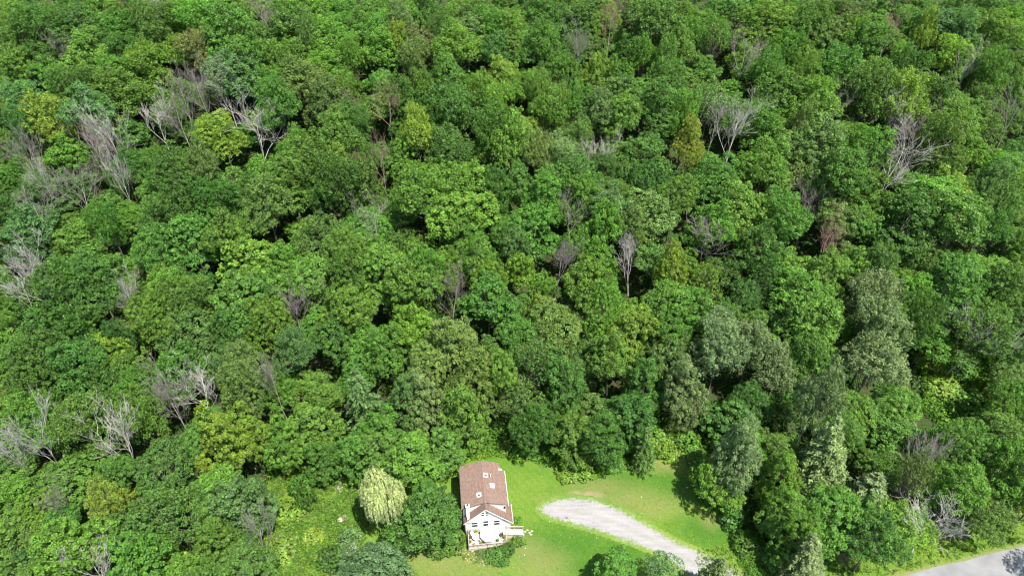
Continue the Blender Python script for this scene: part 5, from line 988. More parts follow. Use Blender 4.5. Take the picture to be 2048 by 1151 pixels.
grid_sheet('verge', [rp(-45, -5.5), rp(80, -5.5), rp(80, 14), rp(-45, 14)], .6, .008, 0, {'lush': lambda x, y: x * 0 + .1, 'dry': lambda x, y: x * 0 - .2, 'dirt': lambda x, y: np.maximum(spots([(1690, 1115, 1.5, .8), (1900, 1072, 2.0, .6), (1612, 1148, .7, .5)])(x, y), .62 - np.abs((x - e0.x) * nn.x + (y - e0.y) * nn.y) * .55)}, M_LAWN)
b = MB(); N_ = 60
pts = [rp(-60 + i * 3, .10 * math.sin(i * 1.9)) for i in range(N_)] + [rp(-60 + i * 3, 6.4 + .1 * math.sin(i * 2.3)) for i in range(N_ - 1, -1, -1)]
n = len(pts); b.add([(p[0], p[1], .024) for p in pts], [(i, i + 1, n - 2 - i, n - 1 - i)[::-1] for i in range(N_ - 1)])
tag(b.build('road', M_ROAD), kind='structure')

# ------------------------------------------------------------------ leaves
def quads(name, P, U, V, v, t):
    """one kite-shaped leaf per row: centre P, half axes U (long) and V"""
    n = len(P); co = np.empty((n, 4, 3), np.float32)
    co[:, 0] = P - U; co[:, 1] = P + V * .9 - U * .1; co[:, 2] = P + U; co[:, 3] = P - V * .9 - U * .1
    me = bpy.data.meshes.new(name); me.vertices.add(4 * n); me.vertices.foreach_set('co', co.ravel())
    me.loops.add(4 * n); me.loops.foreach_set('vertex_index', np.arange(4 * n, dtype=np.int32))
    me.polygons.add(n); me.polygons.foreach_set('loop_start', np.arange(0, 4 * n, 4, dtype=np.int32)); me.polygons.foreach_set('loop_total', np.full(n, 4, np.int32))
    for nm, a in (('v', v), ('t', t)):
        at = me.attributes.new(nm, 'FLOAT', 'FACE'); at.data.foreach_set('value', a.astype(np.float32))
    me.update(calc_edges=True); return me
def unit(a): return a / (np.linalg.norm(a, axis=-1, keepdims=True) + 1e-9)
def rdir(rng, n): return unit(rng.normal(size=(n, 3)))
def frames(rng, nrm, up=None):
    a = rdir(rng, len(nrm)) if up is None else up + .001
    u = unit(a - nrm * (a * nrm).sum(1, keepdims=True)); return u, np.cross(nrm, u)
def clump_centres(rng, blobs, dmin, ntry, zcut=-.5, inner=.80):
    P, O = [], []
    vol = np.array([b[3] * b[4] for b in blobs]); vol = vol / vol.sum()
    which = rng.choice(len(blobs), ntry, p=vol); d = rdir(rng, ntry)
    B = np.array(blobs); c, r = B[which, :3], B[which, 3:6]
    k = rng.uniform(inner, 1.0, (ntry, 1)); pts = c + d * r * k
    out = unit(d / r)
    ok = d[:, 2] > zcut
    for bb in blobs:
        q = (((pts - np.array(bb[:3])) / np.array(bb[3:6])) ** 2).sum(1); ok &= q > (inner - .12) ** 2
    pts, out = pts[ok], out[ok]; keep = []
    for i in range(len(pts)):
        if not keep or ((pts[keep] - pts[i]) ** 2).sum(1).min() > dmin * dmin: keep.append(i)
    return pts[keep], out[keep]
def leaves_on(rng, cc, out, nl, rc, flat, ls, aspect, tilt, upw):
    n = len(cc) * nl; idx = np.repeat(np.arange(len(cc)), nl)
    rr = (rc[0] + (rc[1] - rc[0]) * rng.beta(1.6, 1.6, len(cc)))[idx][:, None]
    ax = unit(out * (1 - upw) + np.array([0, 0, 1.0]) * upw)[idx]
    d = rdir(rng, n); s = (d * ax).sum(1, keepdims=True); d = np.where(s < -.15, d - 2 * s * ax, d)
    rad = rng.uniform(.4, 1.0, (n, 1)) ** .5 * np.where(rng.uniform(0, 1, (n, 1)) < .14, 1.3, 1.0)
    off = d * rad * rr; h = (off * ax).sum(1, keepdims=True); off = off - ax * h * (1 - flat)
    P = cc[idx] + off
    nrm = unit(d * .8 + ax * .5 + rng.normal(size=(n, 3)) * tilt)
    u, v = frames(rng, nrm); L = rng.uniform(.7, 1.3, (n, 1)) * ls
    cv = rng.uniform(0, 1, len(cc))
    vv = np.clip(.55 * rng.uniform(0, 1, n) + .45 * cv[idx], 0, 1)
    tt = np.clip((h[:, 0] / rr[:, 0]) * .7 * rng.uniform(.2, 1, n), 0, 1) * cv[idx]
    return P, u * L, v * L * aspect, vv, tt
def crown_blobs(rng, H, Rr, zlo, spread, nb):
    ztop = H * .97; zc = (ztop + zlo) / 2; hz = (ztop - zlo) / 2
    bl = [(0, 0, zc + hz * .05, Rr * .62, Rr * .62, hz * .80)]
    a0 = rng.uniform(0, 6.28)
    for i in range(nb):
        a = a0 + i * 6.283 / nb + rng.uniform(-.35, .35); q = rng.uniform(.42, .74) * Rr
        r = (Rr * 1.12 - q * .85) * rng.uniform(.75, 1.1)
        bl.append((math.cos(a) * q, math.sin(a) * q, zc + hz * rng.uniform(-.6, .42), r * rng.uniform(.9, 1.1), r * rng.uniform(.9, 1.1), hz * rng.uniform(.30, .55)))
    for i in range(4):
        a = rng.uniform(0, 6.28); q = rng.uniform(.15, .55) * Rr; r = Rr * rng.uniform(.22, .36)
        bl.append((math.cos(a) * q, math.sin(a) * q, ztop - hz * rng.uniform(.25, .6) - q * .3, r, r, hz * rng.uniform(.3, .45)))
    return bl
def trunk_mesh(rng, H, tips, r0=.24, lean=.0, k=7, top=.8, nlimb=9):
    b = MB(); n = 7; x = y = 0.0; path = []
    for i in range(n):
        z = H * top * i / (n - 1); path.append((x, y, z - (.4 if i == 0 else 0))); x += rng.normal() * .12; y += rng.normal() * .12
    b.tube(path, [r0 * (1.25 if i == 0 else 1) * (1 - .82 * i / (n - 1)) for i in range(n)], k)
    if len(tips):
        for j in rng.choice(len(tips), min(nlimb, len(tips)), replace=False):
            t = tips[j]; zz = min(max(t[2] * .62, H * .22), H * top * .92); f = zz / (H * top) * (n - 1); i = int(min(f, n - 2)); g = f - i
            p0 = Vector(path[i]).lerp(Vector(path[i + 1]), g); p1 = Vector(t)
            mid = p0.lerp(p1, .5) + Vector((rng.normal() * .2, rng.normal() * .2, -.25))
            b.tube([p0, mid, p1], [r0 * .42 * (1 - .5 * zz / H), r0 * .26, .03], 5, False)
    return b.mesh('trunk', True)
def proto(seed, form):
    rng = np.random.default_rng(seed); H, Rr = 20.0, 5.5
    if form == 'm':      # rounded leaf masses
        bl = crown_blobs(rng, H, Rr, H * .30, 1, 6); cc, out = clump_centres(rng, bl, 1.08, 2800, -.55, .70)
        cc = cc + rng.normal(size=cc.shape) * .2
        A = leaves_on(rng, cc, out, 74, (.35, 1.1), .85, .19, .70, .75, .75)
    elif form == 'e':    # edge tree, leafy down to the ground
        bl = crown_blobs(rng, H, Rr, H * .06, 1, 7); cc, out = clump_centres(rng, bl, 1.22, 3400, -.5, .74)
        cc = cc + rng.normal(size=cc.shape) * .2
        A = leaves_on(rng, cc, out, 96, (.42, 1.2), .8, .195, .72, .65, .7)
    elif form == 'a':    # feathery, upright sprays
        bl = crown_blobs(rng, H, Rr * .96, H * .34, 1, 5); cc, out = clump_centres(rng, bl, .86, 3600, -.5, .66)
        cc = cc + rng.normal(size=cc.shape) * .3
        A = leaves_on(rng, cc, out, 46, (.30, .90), 1.45, .215, .45, .75, .85)
    elif form == 'o':    # dense and fine
        bl = crown_blobs(rng, H, Rr, H * .30, 1, 6); cc, out = clump_centres(rng, bl, .92, 4200, -.5, .75)
        A = leaves_on(rng, cc, out, 58, (.38, .85), .75, .165, .60, .75, .65)
    elif form == 's':    # thin crown, limbs showing
        bl = crown_blobs(rng, H, Rr * .9, H * .4, 1, 5); cc, out = clump_centres(rng, bl, 1.15, 1800, -.6, .5)
        A = leaves_on(rng, cc, out, 26, (.4, 1.0), .8, .22, .6, .8, .5)
    elif form == 'w':    # willow: long hanging strands
        bl = crown_blobs(rng, H, Rr, H * .30, 1, 6); cc, out = clump_centres(rng, bl, .66, 3600, -.4, .65)
        n = len(cc) * 46; idx = np.repeat(np.arange(len(cc)), 46); s = rng.uniform(0, 1, n); L = rng.uniform(2.0, 6.5, len(cc))[idx] * (1.1 - .5 * cc[idx, 2] / H)
        P = cc[idx] + out[idx] * (.5 * np.sin(s * 1.5))[:, None] + rng.normal(size=(n, 3)) * .16; P[:, 2] -= s * L; P[:, 2] = np.maximum(P[:, 2], .4)
        ax = unit(np.array([0, 0, -1.0]) + out[idx] * .45 + rng.normal(size=(n, 3)) * .35); nrm = unit(out[idx] + rng.normal(size=(n, 3)) * .6 + [0, 0, .5])
        u, v = frames(rng, nrm, ax); A = (P, u * .30, v * .085, np.clip(rng.uniform(0, 1, n) * .6 + .4 * rng.uniform(0, 1, len(cc))[idx], 0, 1), (1 - s) * rng.uniform(.3, 1, n))
    elif form in 'lv':   # conifer with drooping whorls
        H2 = H; Ps = []; zs = np.arange(H * (.10 if form == 'l' else .02), H * .985, .42); tips = []
        for z in zs:
            f = (H2 - z) / H2; L0 = Rr * (f ** .72) * 1.02 + .15; nb = int(5 + 5 * f)
            for a in rng.uniform(0, 6.283, nb):
                L = L0 * rng.uniform(.62, 1.1); m = max(6, int(L * 13)); s = np.sqrt(rng.uniform(.08, 1, m))
                dr = rng.uniform(.05, .28) * L; rise = .25 * L
                w_ = (1.02 - s * .75) * L * .26; q = rng.uniform(-1, 1, m) * w_
                x = math.cos(a) * s * L - math.sin(a) * q; y = math.sin(a) * s * L + math.cos(a) * q
                zz = z + rise * s - (dr + rise) * s * s + rng.normal(size=m) * .09 - np.abs(q) * .15
                dirv = np.stack([math.cos(a) + -math.sin(a) * np.sign(q) * .8, math.sin(a) + math.cos(a) * np.sign(q) * .8, -.1 + 0 * q], 1) + rng.normal(size=(m, 3)) * .4
                Ps.append((np.stack([x, y, zz], 1), dirv, np.full(m, rng.uniform()), s)); tips.append((math.cos(a) * L * .95, math.sin(a) * L * .95, z + rise - dr - rise + .0))
        P = np.concatenate([p[0] for p in Ps]); ax = unit(np.concatenate([p[1] for p in Ps])); cv = np.concatenate([p[2] for p in Ps]); s = np.concatenate([p[3] for p in Ps]); n = len(P)
        if form == 'v':
            k = (P[:, 2] > H * .45) | (rng.uniform(0, 1, n) < .22); P, ax, cv, s = P[k], ax[k], cv[k], s[k]; n = len(P)
        P = P + rng.normal(size=P.shape) * .10; nrm = unit(rng.normal(size=(n, 3)) * .8 + np.array([0, 0, 1.0])); u, v = frames(rng, nrm, ax)
        Lf = rng.uniform(.7, 1.3, (n, 1)); A = (P, u * .29 * Lf, v * .105 * Lf, np.clip(.5 * cv + .5 * rng.uniform(0, 1, n), 0, 1), s * rng.uniform(.2, 1, n))
        cm = quads('needles', *A); tips = np.array(tips)
        if form == 'v': tm = trunk_mesh(rng, H, tips[tips[:, 2] < H * .55], .26, nlimb=110, top=.95)
        else: tm = trunk_mesh(rng, H, tips, .26, nlimb=26, top=.96)
        return cm, tm
    elif form == 'b':    # bush, unit size about 2 m high, 1.5 m radius
        bl = [(0, 0, .75, 1.2, 1.2, .95)] + [(math.cos(a) * .7, math.sin(a) * .7, .55, .75, .75, .6) for a in rng.uniform(0, 6.28, 4)]
        cc, out = clump_centres(rng, bl, .42, 900, -.2); A = leaves_on(rng, cc, out, 30, (.25, .5), .7, .135, .68, .6, .5)
        cm = quads('foliage', *A); b = MB()
        for j in range(6):
            a = rng.uniform(0, 6.28); b.tube([(0, 0, -.1), (math.cos(a) * .35, math.sin(a) * .35, .6), (math.cos(a) * .8, math.sin(a) * .8, 1.2)], [.05, .035, .01], 5)
        return cm, b.mesh('stem', True)
    cm = quads('crown', *A)
    lo = cc[cc[:, 2] < H * .9]
    tm = trunk_mesh(rng, H, lo if len(lo) else cc, .24, nlimb=10 if form != 's' else 60, top=.8)
    return cm, tm
def dead_proto(seed, fan=.5):
    """bare tree: trunk plus main limbs, each a mesh of its own; unit height 17 m, radius about 3.5 m"""
    rng = random.Random(seed); H = 17.0; tb = MB(); path = []; x = y = 0.0; n = 6; fork = rng.uniform(.34, .6)
    top = rng.uniform(.72, .92)
    for i in range(n):
        path.append((x, y, H * top * i / (n - 1) - (.3 if i == 0 else 0))); x += rng.gauss(0, .22); y += rng.gauss(0, .22)
    tb.tube(path, [.19 * (1.2 if i == 0 else 1) * (1 - .78 * i / (n - 1)) for i in range(n)], 7)
    limbs = []
    def grow(b, p, d, L, r, lev):
        k = 4; pts = [p]; q = Vector(d)
        for i in range(k):
            q = (q + Vector((rng.gauss(0, .16), rng.gauss(0, .16), rng.gauss(.10, .10)))).normalized(); pts.append(pts[-1] + q * (L / k))
        b.tube(pts, [max(.016, r * (1 - .75 * i / k)) for i in range(k + 1)], 5 if lev == 0 else 3, False)
        if lev < 3:
            for c in range([5, 5, 3][lev]):
                f = rng.uniform(.25, 1.0) * k; i = min(int(f), k - 1); bp = pts[i].lerp(pts[i + 1], f - i); a = (pts[i + 1] - pts[i]).normalized()
                side = Vector((rng.gauss(0, 1), rng.gauss(0, 1), rng.gauss(.1, .7))).normalized()
                grow(b, bp, (a * .9 + side * rng.uniform(.5, .95)).normalized(), L * rng.uniform(.42, .62), r * .48, lev + 1)
    m = rng.randint(5, 7)
    for j in range(m):
        f = (fork + (1 - fork) * j / m) * (n - 1); i = min(int(f), n - 2); p = Vector(path[i]).lerp(Vector(path[i + 1]), f - i)
        a = j * 2.4 + rng.uniform(-.4, .4); out = rng.uniform(.35, .75); b = MB()
        d = Vector((math.cos(a) * out, math.sin(a) * out, 1.0)).normalized(); z0 = p.z; L = max(2.6, (H * rng.uniform(.92, 1.05) - z0) * rng.uniform(.75, 1.0))
        grow(b, p, d, L, .08 * (1 - .4 * j / m), 0); limbs.append(b.mesh('limb', True))
    return tb.mesh('trunk', True), limbs

PROTO = {'m': [proto(10 + i, 'm') for i in range(7)], 'a': [proto(30 + i, 'a') for i in range(7)], 'o': [proto(50 + i, 'o') for i in range(5)],
         's': [proto(70 + i, 's') for i in range(4)], 'l': [proto(80 + i, 'l') for i in range(3)], 'v': [proto(90, 'v')], 'e': [proto(95 + i, 'e') for i in range(4)],
         'b': [proto(110 + i, 'b') for i in range(4)]}
DEAD = [dead_proto(200 + i) for i in range(8)]
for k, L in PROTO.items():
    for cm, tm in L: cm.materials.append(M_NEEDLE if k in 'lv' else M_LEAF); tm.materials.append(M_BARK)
for tb, ls in DEAD:
    tb.materials.append(M_DEAD)
    for l in ls: l.materials.append(M_DEAD)

rnd = random.Random(3)
def jit(c, a=.16):
    k = rnd.uniform(1 - a, 1 + a); return (c[0] * k * rnd.uniform(1 - a * .85, 1 + a), c[1] * k, c[2] * k * rnd.uniform(1 - a * 1.2, 1 + a * 1.5), 1)
def leafy(name, form, col, x, y, z, H, r, label, cat, group=None, i=None, parts=('crown', 'trunk'), jitter=.16, rz=None):
    L = PROTO[form]; cm, tm = L[rnd.randrange(len(L)) if i is None else i % len(L)]
    HH, RR = (2.0, 1.6) if form == 'b' else (20.0, 5.5)
    e = empty(name, (x, y, z), rnd.uniform(0, 6.283) if rz is None else rz, (r / RR * rnd.uniform(.86, 1.14), r / RR * rnd.uniform(.86, 1.14), H / HH))
    if form in 'maos' and H > 16: H *= rnd.uniform(.9, 1.14); e.scale.z = H / HH
    if form != 'b' and form != 'w': e.rotation_euler = (rnd.gauss(0, .035), rnd.gauss(0, .035), e.rotation_euler[2])
    tag(e, label, cat, group)
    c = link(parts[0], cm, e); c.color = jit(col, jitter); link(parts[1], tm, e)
    return e
CAT = {'broadleaf_tree': 'tree', 'feathery_tree': 'tree', 'fine_leaved_tree': 'tree', 'thin_crowned_tree': 'tree', 'conifer_tree': 'conifer', 'dead_tree': 'dead tree'}
DCOL = {'p': (.38, .355, .325), 'g': (.23, .20, .18), 'r': (.27, .17, .13)}
def near_open(x, y):
    return sdist(np.array([x]), np.array([y]), LAWN)[0] > -7
for (name, form, col, x, y, H, r, label) in TREES:
    z = terr(x, y) - .05
    if form == 'd':
        tb, ls = DEAD[rnd.randrange(len(DEAD))]; e = empty(name, (x, y, z), rnd.uniform(0, 6.28), (r / 3.3, r / 3.3, H / 17.0))
        e.rotation_euler = (rnd.gauss(0, .05), rnd.gauss(0, .05), rnd.uniform(0, 6.28))
        tag(e, label, 'dead tree', GROUPS[name]); c = DCOL[col]; k = rnd.uniform(.85, 1.15); c = (c[0] * k, c[1] * k, c[2] * k, 1)
        link('trunk', tb, e).color = (.30, .27, .25, 1) if col != 'p' else c
        for l in ls: link('limb', l, e).color = c
    else:
        if form in 'mao' and near_open(x, y): form = 'e' if form != 'a' or rnd.random() < .6 else form
        leafy(name, form, PAL[col], x, y, z, H, r, label, CAT[name], GROUPS[name], jitter=.07 if col == 'W' else .16)

# ------------------------------------------------------------------ the house
HO, HR = Vector((-4.17, 62.04, 0)), R(6)
def hl(x, y, z=0.0):
    return Vector((HO.x + x * math.cos(HR) - y * math.sin(HR), HO.y + x * math.sin(HR) + y * math.cos(HR), z))
def shingle_material():
    m, nt, out = newmat('roof_shingle'); p = N(nt, 'ShaderNodeBsdfPrincipled'); p.inputs['Roughness'].default_value = .92; p.inputs['Specular IOR Level'].default_value = .15
    nt.links.new(p.outputs[0], out.inputs[0]); tc = N(nt, 'ShaderNodeTexCoord').outputs['Object']
    br = N(nt, 'ShaderNodeTexBrick'); mp = N(nt, 'ShaderNodeMapping'); mp.inputs['Rotation'].default_value = (0, 0, R(90)); nt.links.new(tc, mp.inputs[0]); nt.links.new(mp.outputs[0], br.inputs[0])
    br.inputs['Scale'].default_value = 1.0; br.inputs['Brick Width'].default_value = .34; br.inputs['Row Height'].default_value = .15; br.inputs['Mortar Size'].default_value = .012
    br.inputs['Color1'].default_value = (.140, .092, .072, 1); br.inputs['Color2'].default_value = (.200, .138, .110, 1); br.inputs['Mortar'].default_value = (.13, .075, .06, 1)
    n = noise(nt, tc, 9, 5, .7); s = N(nt, 'ShaderNodeVectorMath', operation='SCALE'); nt.links.new(br.outputs[0], s.inputs[0]); nt.links.new(maprange(nt, n, .3, .7, .8, 1.22), s.inputs[3])
    n2 = noise(nt, tc, .6, 3, .6); c = mixc(nt, maprange(nt, n2, .45, .8, 0, .35), s.outputs[0], (.16, .11, .085)); nt.links.new(c, p.inputs['Base Color'])
    b = N(nt, 'ShaderNodeBump'); b.inputs['Strength'].default_value = .6; b.inputs['Distance'].default_value = .02; nt.links.new(br.outputs['Fac'], b.inputs['Height']); b.invert = True
    nt.links.new(b.outputs[0], p.inputs['Normal']); return m
def siding_material():
    m, nt, out = newmat('white_clapboard'); p = N(nt, 'ShaderNodeBsdfPrincipled'); p.inputs['Roughness'].default_value = .6
    nt.links.new(p.outputs[0], out.inputs[0]); tc = N(nt, 'ShaderNodeTexCoord').outputs['Object']
    n = noise(nt, tc, 1.3, 4, .6); nt.links.new(ramp(nt, n, [(.3, (.50, .49, .475)), (.65, (.60, .60, .59))]), p.inputs['Base Color'])
    wv = N(nt, 'ShaderNodeTexWave', wave_type='BANDS', bands_direction='Z', wave_profile='SAW'); wv.inputs['Scale'].default_value = 2.6; nt.links.new(tc, wv.inputs[0])
    b = N(nt, 'ShaderNodeBump'); b.inputs['Strength'].default_value = .5; b.inputs['Distance'].default_value = .02; nt.links.new(wv.outputs['Fac'], b.inputs['Height']); nt.links.new(b.outputs[0], p.inputs['Normal'])
    return m
M_ROOF, M_SIDE = shingle_material(), siding_material()
M_TRIM = principled('white_trim', (.66, .66, .65), .5)
M_GLASS = principled('window_glass', (.012, .014, .016), .3, spec=.25)
M_PALEGLASS = principled('skylight_dome', (.55, .57, .60), .25, spec=.6)
M_DECK = principled('deck_wood', (.36, .31, .275), .8, .3, 9, .16, 2.2)
M_RAIL = principled('rail_wood', (.38, .31, .26), .75, .2, 9, .15, 3)
M_DARK = principled('dark_metal', (.035, .035, .04), .5)
M_CANVAS = principled('white_canvas', (.66, .66, .65), .9)
M_POT = principled('terracotta', (.34, .15, .08), .85, .2, 12, .15, 5)
M_STONE = principled('field_stone', (.28, .25, .21), .9, .6, 6, .25, 4)
M_CONC = principled('chimney_render', (.55, .54, .52), .9, .3, 10, .12, 3)
house = empty('white_house', HO, HR); tag(house, 'white gabled house with a brown shingle roof on the lawn', 'house')
MB().prism([(-3.35, 0), (4.0, 0), (4.0, 3.22), (0, 7.28), (-3.35, 3.93)], 'y', .3, 1.30).build('front_wall', M_SIDE, house)
MB().prism([(3.30, 0), (3.995, 0), (3.995, 3.21), (3.30, 3.9)], 'y', 1.29, 3.3).build('porch_wall', M_SIDE, house)
MB().prism([(-3.4, 0), (3.35, 0), (3.35, 6.38), (0, 7.4), (-3.4, 6.38)], 'y', 1.25, 8.1).build('wall', M_SIDE, house)
MB().prism([(-3.39, 0), (2.75, 0), (2.75, 6.25), (0, 7.1), (-3.39, 6.22)], 'y', 8.05, 9.05).build('rear_wall', M_SIDE, house)
def slab(pts, a, b, nm='roof', par=house, th=.17):
    """pts: roof line as (x, z), given a thickness below"""
    (x0, z0), (x1, z1) = pts
    return MB().prism([(x0, z0), (x1, z1), (x1, z1 - th), (x0, z0 - th)], 'y', a, b).build(nm, M_ROOF, par)
slab([(-3.6, 4.03), (0, 7.60)], 0, 1.42, 'steep_roof'); slab([(0, 7.60), (4.37, 3.08)], 0.0, 1.42, 'steep_roof')
slab([(3.42, 4.06), (4.36, 3.085)], 1.42, 3.45, 'porch_roof')
slab([(-3.76, 6.50), (0, 7.72)], 1.1, 8.22, 'dormer_roof'); slab([(0, 7.72), (3.72, 6.50)], 1.1, 7.6, 'dormer_roof')
slab([(0.001, 7.50), (3.05, 6.46)], 7.6, 8.22, 'dormer_roof')
slab([(-3.75, 6.36), (0, 7.5)], 8.22, 9.25, 'rear_roof'); slab([(0, 7.5), (2.98, 6.42)], 8.22, 9.3, 'rear_roof')
MB().prism([(-.16, 7.70), (0, 7.76), (.16, 7.70), (0, 7.66)], 'y', 1.08, 8.2).build('ridge_cap', M_ROOF, house)
MB().prism([(-.15, 7.49), (0, 7.64), (.15, 7.49), (0, 7.42)], 'y', -.02, 1.1).build('ridge_cap', M_ROOF, house)
for (x0, z0), (x1, z1) in (((-3.62, 3.86), (0, 7.42)), ((0, 7.42), (4.38, 2.9))):
    MB().prism([(x0, z0), (x1, z1), (x1, z1 - .2), (x0, z0 - .2)], 'y', -.03, .03).build('rake_board', M_TRIM, house)
MB().box(-3.80, -3.70, 1.08, 8.2, 6.26, 6.36).build('gutter', M_TRIM, house); MB().box(3.69, 3.79, 1.08, 7.6, 6.26, 6.36).build('gutter', M_TRIM, house)
MB().box(4.34, 4.43, .0, 3.45, 2.86, 2.95).build('gutter', M_TRIM, house)
def window(cx, cz, w, h, y, sashes=2, par=house):
    f = MB(); t = .07
    f.box(cx - w/2 - t, cx + w/2 + t, y - .05, y + .05, cz + h/2, cz + h/2 + t); f.box(cx - w/2 - t, cx + w/2 + t, y - .07, y + .05, cz - h/2 - t, cz - h/2)
    f.box(cx - w/2 - t, cx - w/2, y - .05, y + .05, cz - h/2, cz + h/2); f.box(cx + w/2, cx + w/2 + t, y - .05, y + .05, cz - h/2, cz + h/2)
    if sashes == 2: f.box(cx - w/2, cx + w/2, y - .04, y + .04, cz - .06, cz + .06)
    fo = f.build('window', M_TRIM, par)
    for k in range(sashes):
        z0 = cz - h/2 if k == 0 else cz + .06; z1 = (cz - .06 if k == 0 else cz + h/2) if sashes == 2 else cz + h/2
        MB().box(cx - w/2, cx + w/2, y - .015, y + .02, z0, z1).build('pane', M_GLASS, fo)
window(-1.83, 3.0, .9, 1.35, .3); window(-.06, 3.05, .78, 1.5, .3); window(1.75, 2.98, .9, 1.3, .3)
window(-.46, 5.72, .46, .95, .3); window(.24, 5.72, .46, .95, .3); window(3.12, 5.62, .34, .85, 1.25, 1)
d = MB().box(-1.2, .2, .22, .3, .85, 1.9).build('patio_door', M_TRIM, house)
MB().box(-1.12, .12, .205, .225, .95, 1.85).build('pane', M_PALEGLASS, d)
MB().box(2.85, 3.2, .2, .3, 3.55, 3.7).build('porch_light', M_DARK, house)
def rz(x): return 7.72 - .325 * abs(x)
for (x, y, kind) in ((.50, 6.25, 0), (1.40, 4.35, 1), (-.85, 2.75, 0)):
    s = MB(); z0, z1 = rz(x - .36), rz(x + .36)
    s.add([(x-.36,y-.4,z0-.05),(x+.36,y-.4,z1-.05),(x+.36,y+.4,z1-.05),(x-.36,y+.4,z0-.05),(x-.36,y-.4,z0+.14),(x+.36,y-.4,z1+.14),(x+.36,y+.4,z1+.14),(x-.36,y+.4,z0+.14)],
          [(3,2,1,0),(4,5,6,7),(0,1,5,4),(1,2,6,5),(2,3,7,6),(3,0,4,7)])
    so = s.build('skylight', M_TRIM, house); g = MB(); a, b_ = (.28, .30) if kind else (.24, .13); yy = y if kind else y - .1
    zz = lambda q: rz(q) + .147
    g.add([(x-a,yy-b_,zz(x-a)),(x+a,yy-b_,zz(x+a)),(x+a,yy+b_,zz(x+a)),(x-a,yy+b_,zz(x-a)),(x,yy,zz(x)+.07)], [(0,1,4),(1,2,4),(2,3,4),(3,0,4),(3,2,1,0)])
    g.build('pane', M_PALEGLASS if kind else M_GLASS, so)
MB().lathe([(.06, 0), (.06, .55), (.09, .55), (.09, .62)], (1.28, 6.1, rz(1.28) - .05), 8).build('vent_pipe', M_TRIM, house)
c = MB().box(-3.08, -2.52, .62, 1.12, 3.6, 7.55).build('chimney', M_CONC, house)
MB().box(-3.14, -2.46, .56, 1.18, 7.55, 7.66).build('cap', M_CONC, c); MB().lathe([(.13, 0), (.13, .32)], (-2.8, .87, 7.66), 10).build('flue', M_DARK, c)
MB().box(-2.98, -2.15, .12, .62, 3.9, 5.05).build('chimney_shoulder', M_CONC, c)
MB().box(-3.5, -3.38, 1.2, 1.32, 0, 6.3).build('downspout', M_TRIM, house)
# deck in front, with boards, posts and rails
deck = empty('deck', HO, HR); tag(deck, 'pale wooden deck across the front of the white house', 'deck')
for i in range(17):
    y = -2.55 + i * .166
    MB().box(-3.05, 3.15, y, y + .155, .76 + .004 * math.sin(i * 7), .80 + .004 * math.sin(i * 7)).build('plank', M_DECK, deck)
MB().box(-3.08, 3.18, -2.60, -2.555, .12, .80).build('skirt', M_RAIL, deck); MB().box(-3.10, -3.055, -2.6, .28, .12, .8).build('skirt', M_RAIL, deck)
MB().box(-3.0, 3.1, -2.5, .25, .05, .74).build('frame', M_DARK, deck)
def rail(P, par, mat=M_RAIL, h=.95, step=1.55, bal=True):
    P = [Vector(p) for p in P]; bm = MB()
    for a, b_ in zip(P[:-1], P[1:]):
        L = (b_ - a).length; k = max(1, round(L / step)); d = (b_ - a) / L
        for i in range(k + 1):
            q = a.lerp(b_, i / k); MB().box(q.x - .05, q.x + .05, q.y - .05, q.y + .05, q.z - .1, q.z + h + .06).build('post', mat, par)
        MB().tube([a + Vector((0, 0, h)), b_ + Vector((0, 0, h))], .055, 4).build('handrail', mat, par)
        bm.tube([a + Vector((0, 0, .12)), b_ + Vector((0, 0, .12))], .035, 4)
        for i in range(1, int(L / .15)):
            q = a + d * (i * .15); bm.box(q.x - .017, q.x + .017, q.y - .017, q.y + .017, q.z + .12, q.z + h)
    o = bm.build('balusters', mat, par); o['kind'] = 'stuff'
rail([(-3.0, .2, .8), (-3.0, -2.5, .8), (3.1, -2.5, .8), (3.1, -1.1, .8)], deck)
stair = empty('deck_stairs', hl(3.2, -.45), HR); tag(stair, 'wooden steps with handrails running down from the deck to the lawn', 'stairs')
for i in range(8):
    MB().box(.0 + i * .36, .34 + i * .36, -.62, .66, .74 - i * .085, .80 - i * .085).build('tread', M_DECK, stair)
for yy in (-.68, .72):
    MB().prism([(0, .1), (2.9, .02), (2.9, .16), (0, .76)], 'y', yy - .03, yy + .03).build('stringer', M_RAIL, stair)
    rail([(.05, yy, .75), (2.85, yy, .14)], stair)
pch = empty('side_porch', hl(-4.1, 3.2), HR); tag(pch, 'small wooden landing with a rail on the left side of the house', 'porch')
for i in range(7): MB().box(-.7, .66, -.75 + i * .21, -.56 + i * .21, .72, .77).build('plank', M_DECK, pch)
rail([(.6, .7, .77), (-.65, .7, .77), (-.65, -.7, .77)], pch)
for x, y in ((-.6, -.6), (-.6, .6)): MB().box(x - .05, x + .05, y - .05, y + .05, 0, .72).build('leg', M_RAIL, pch)
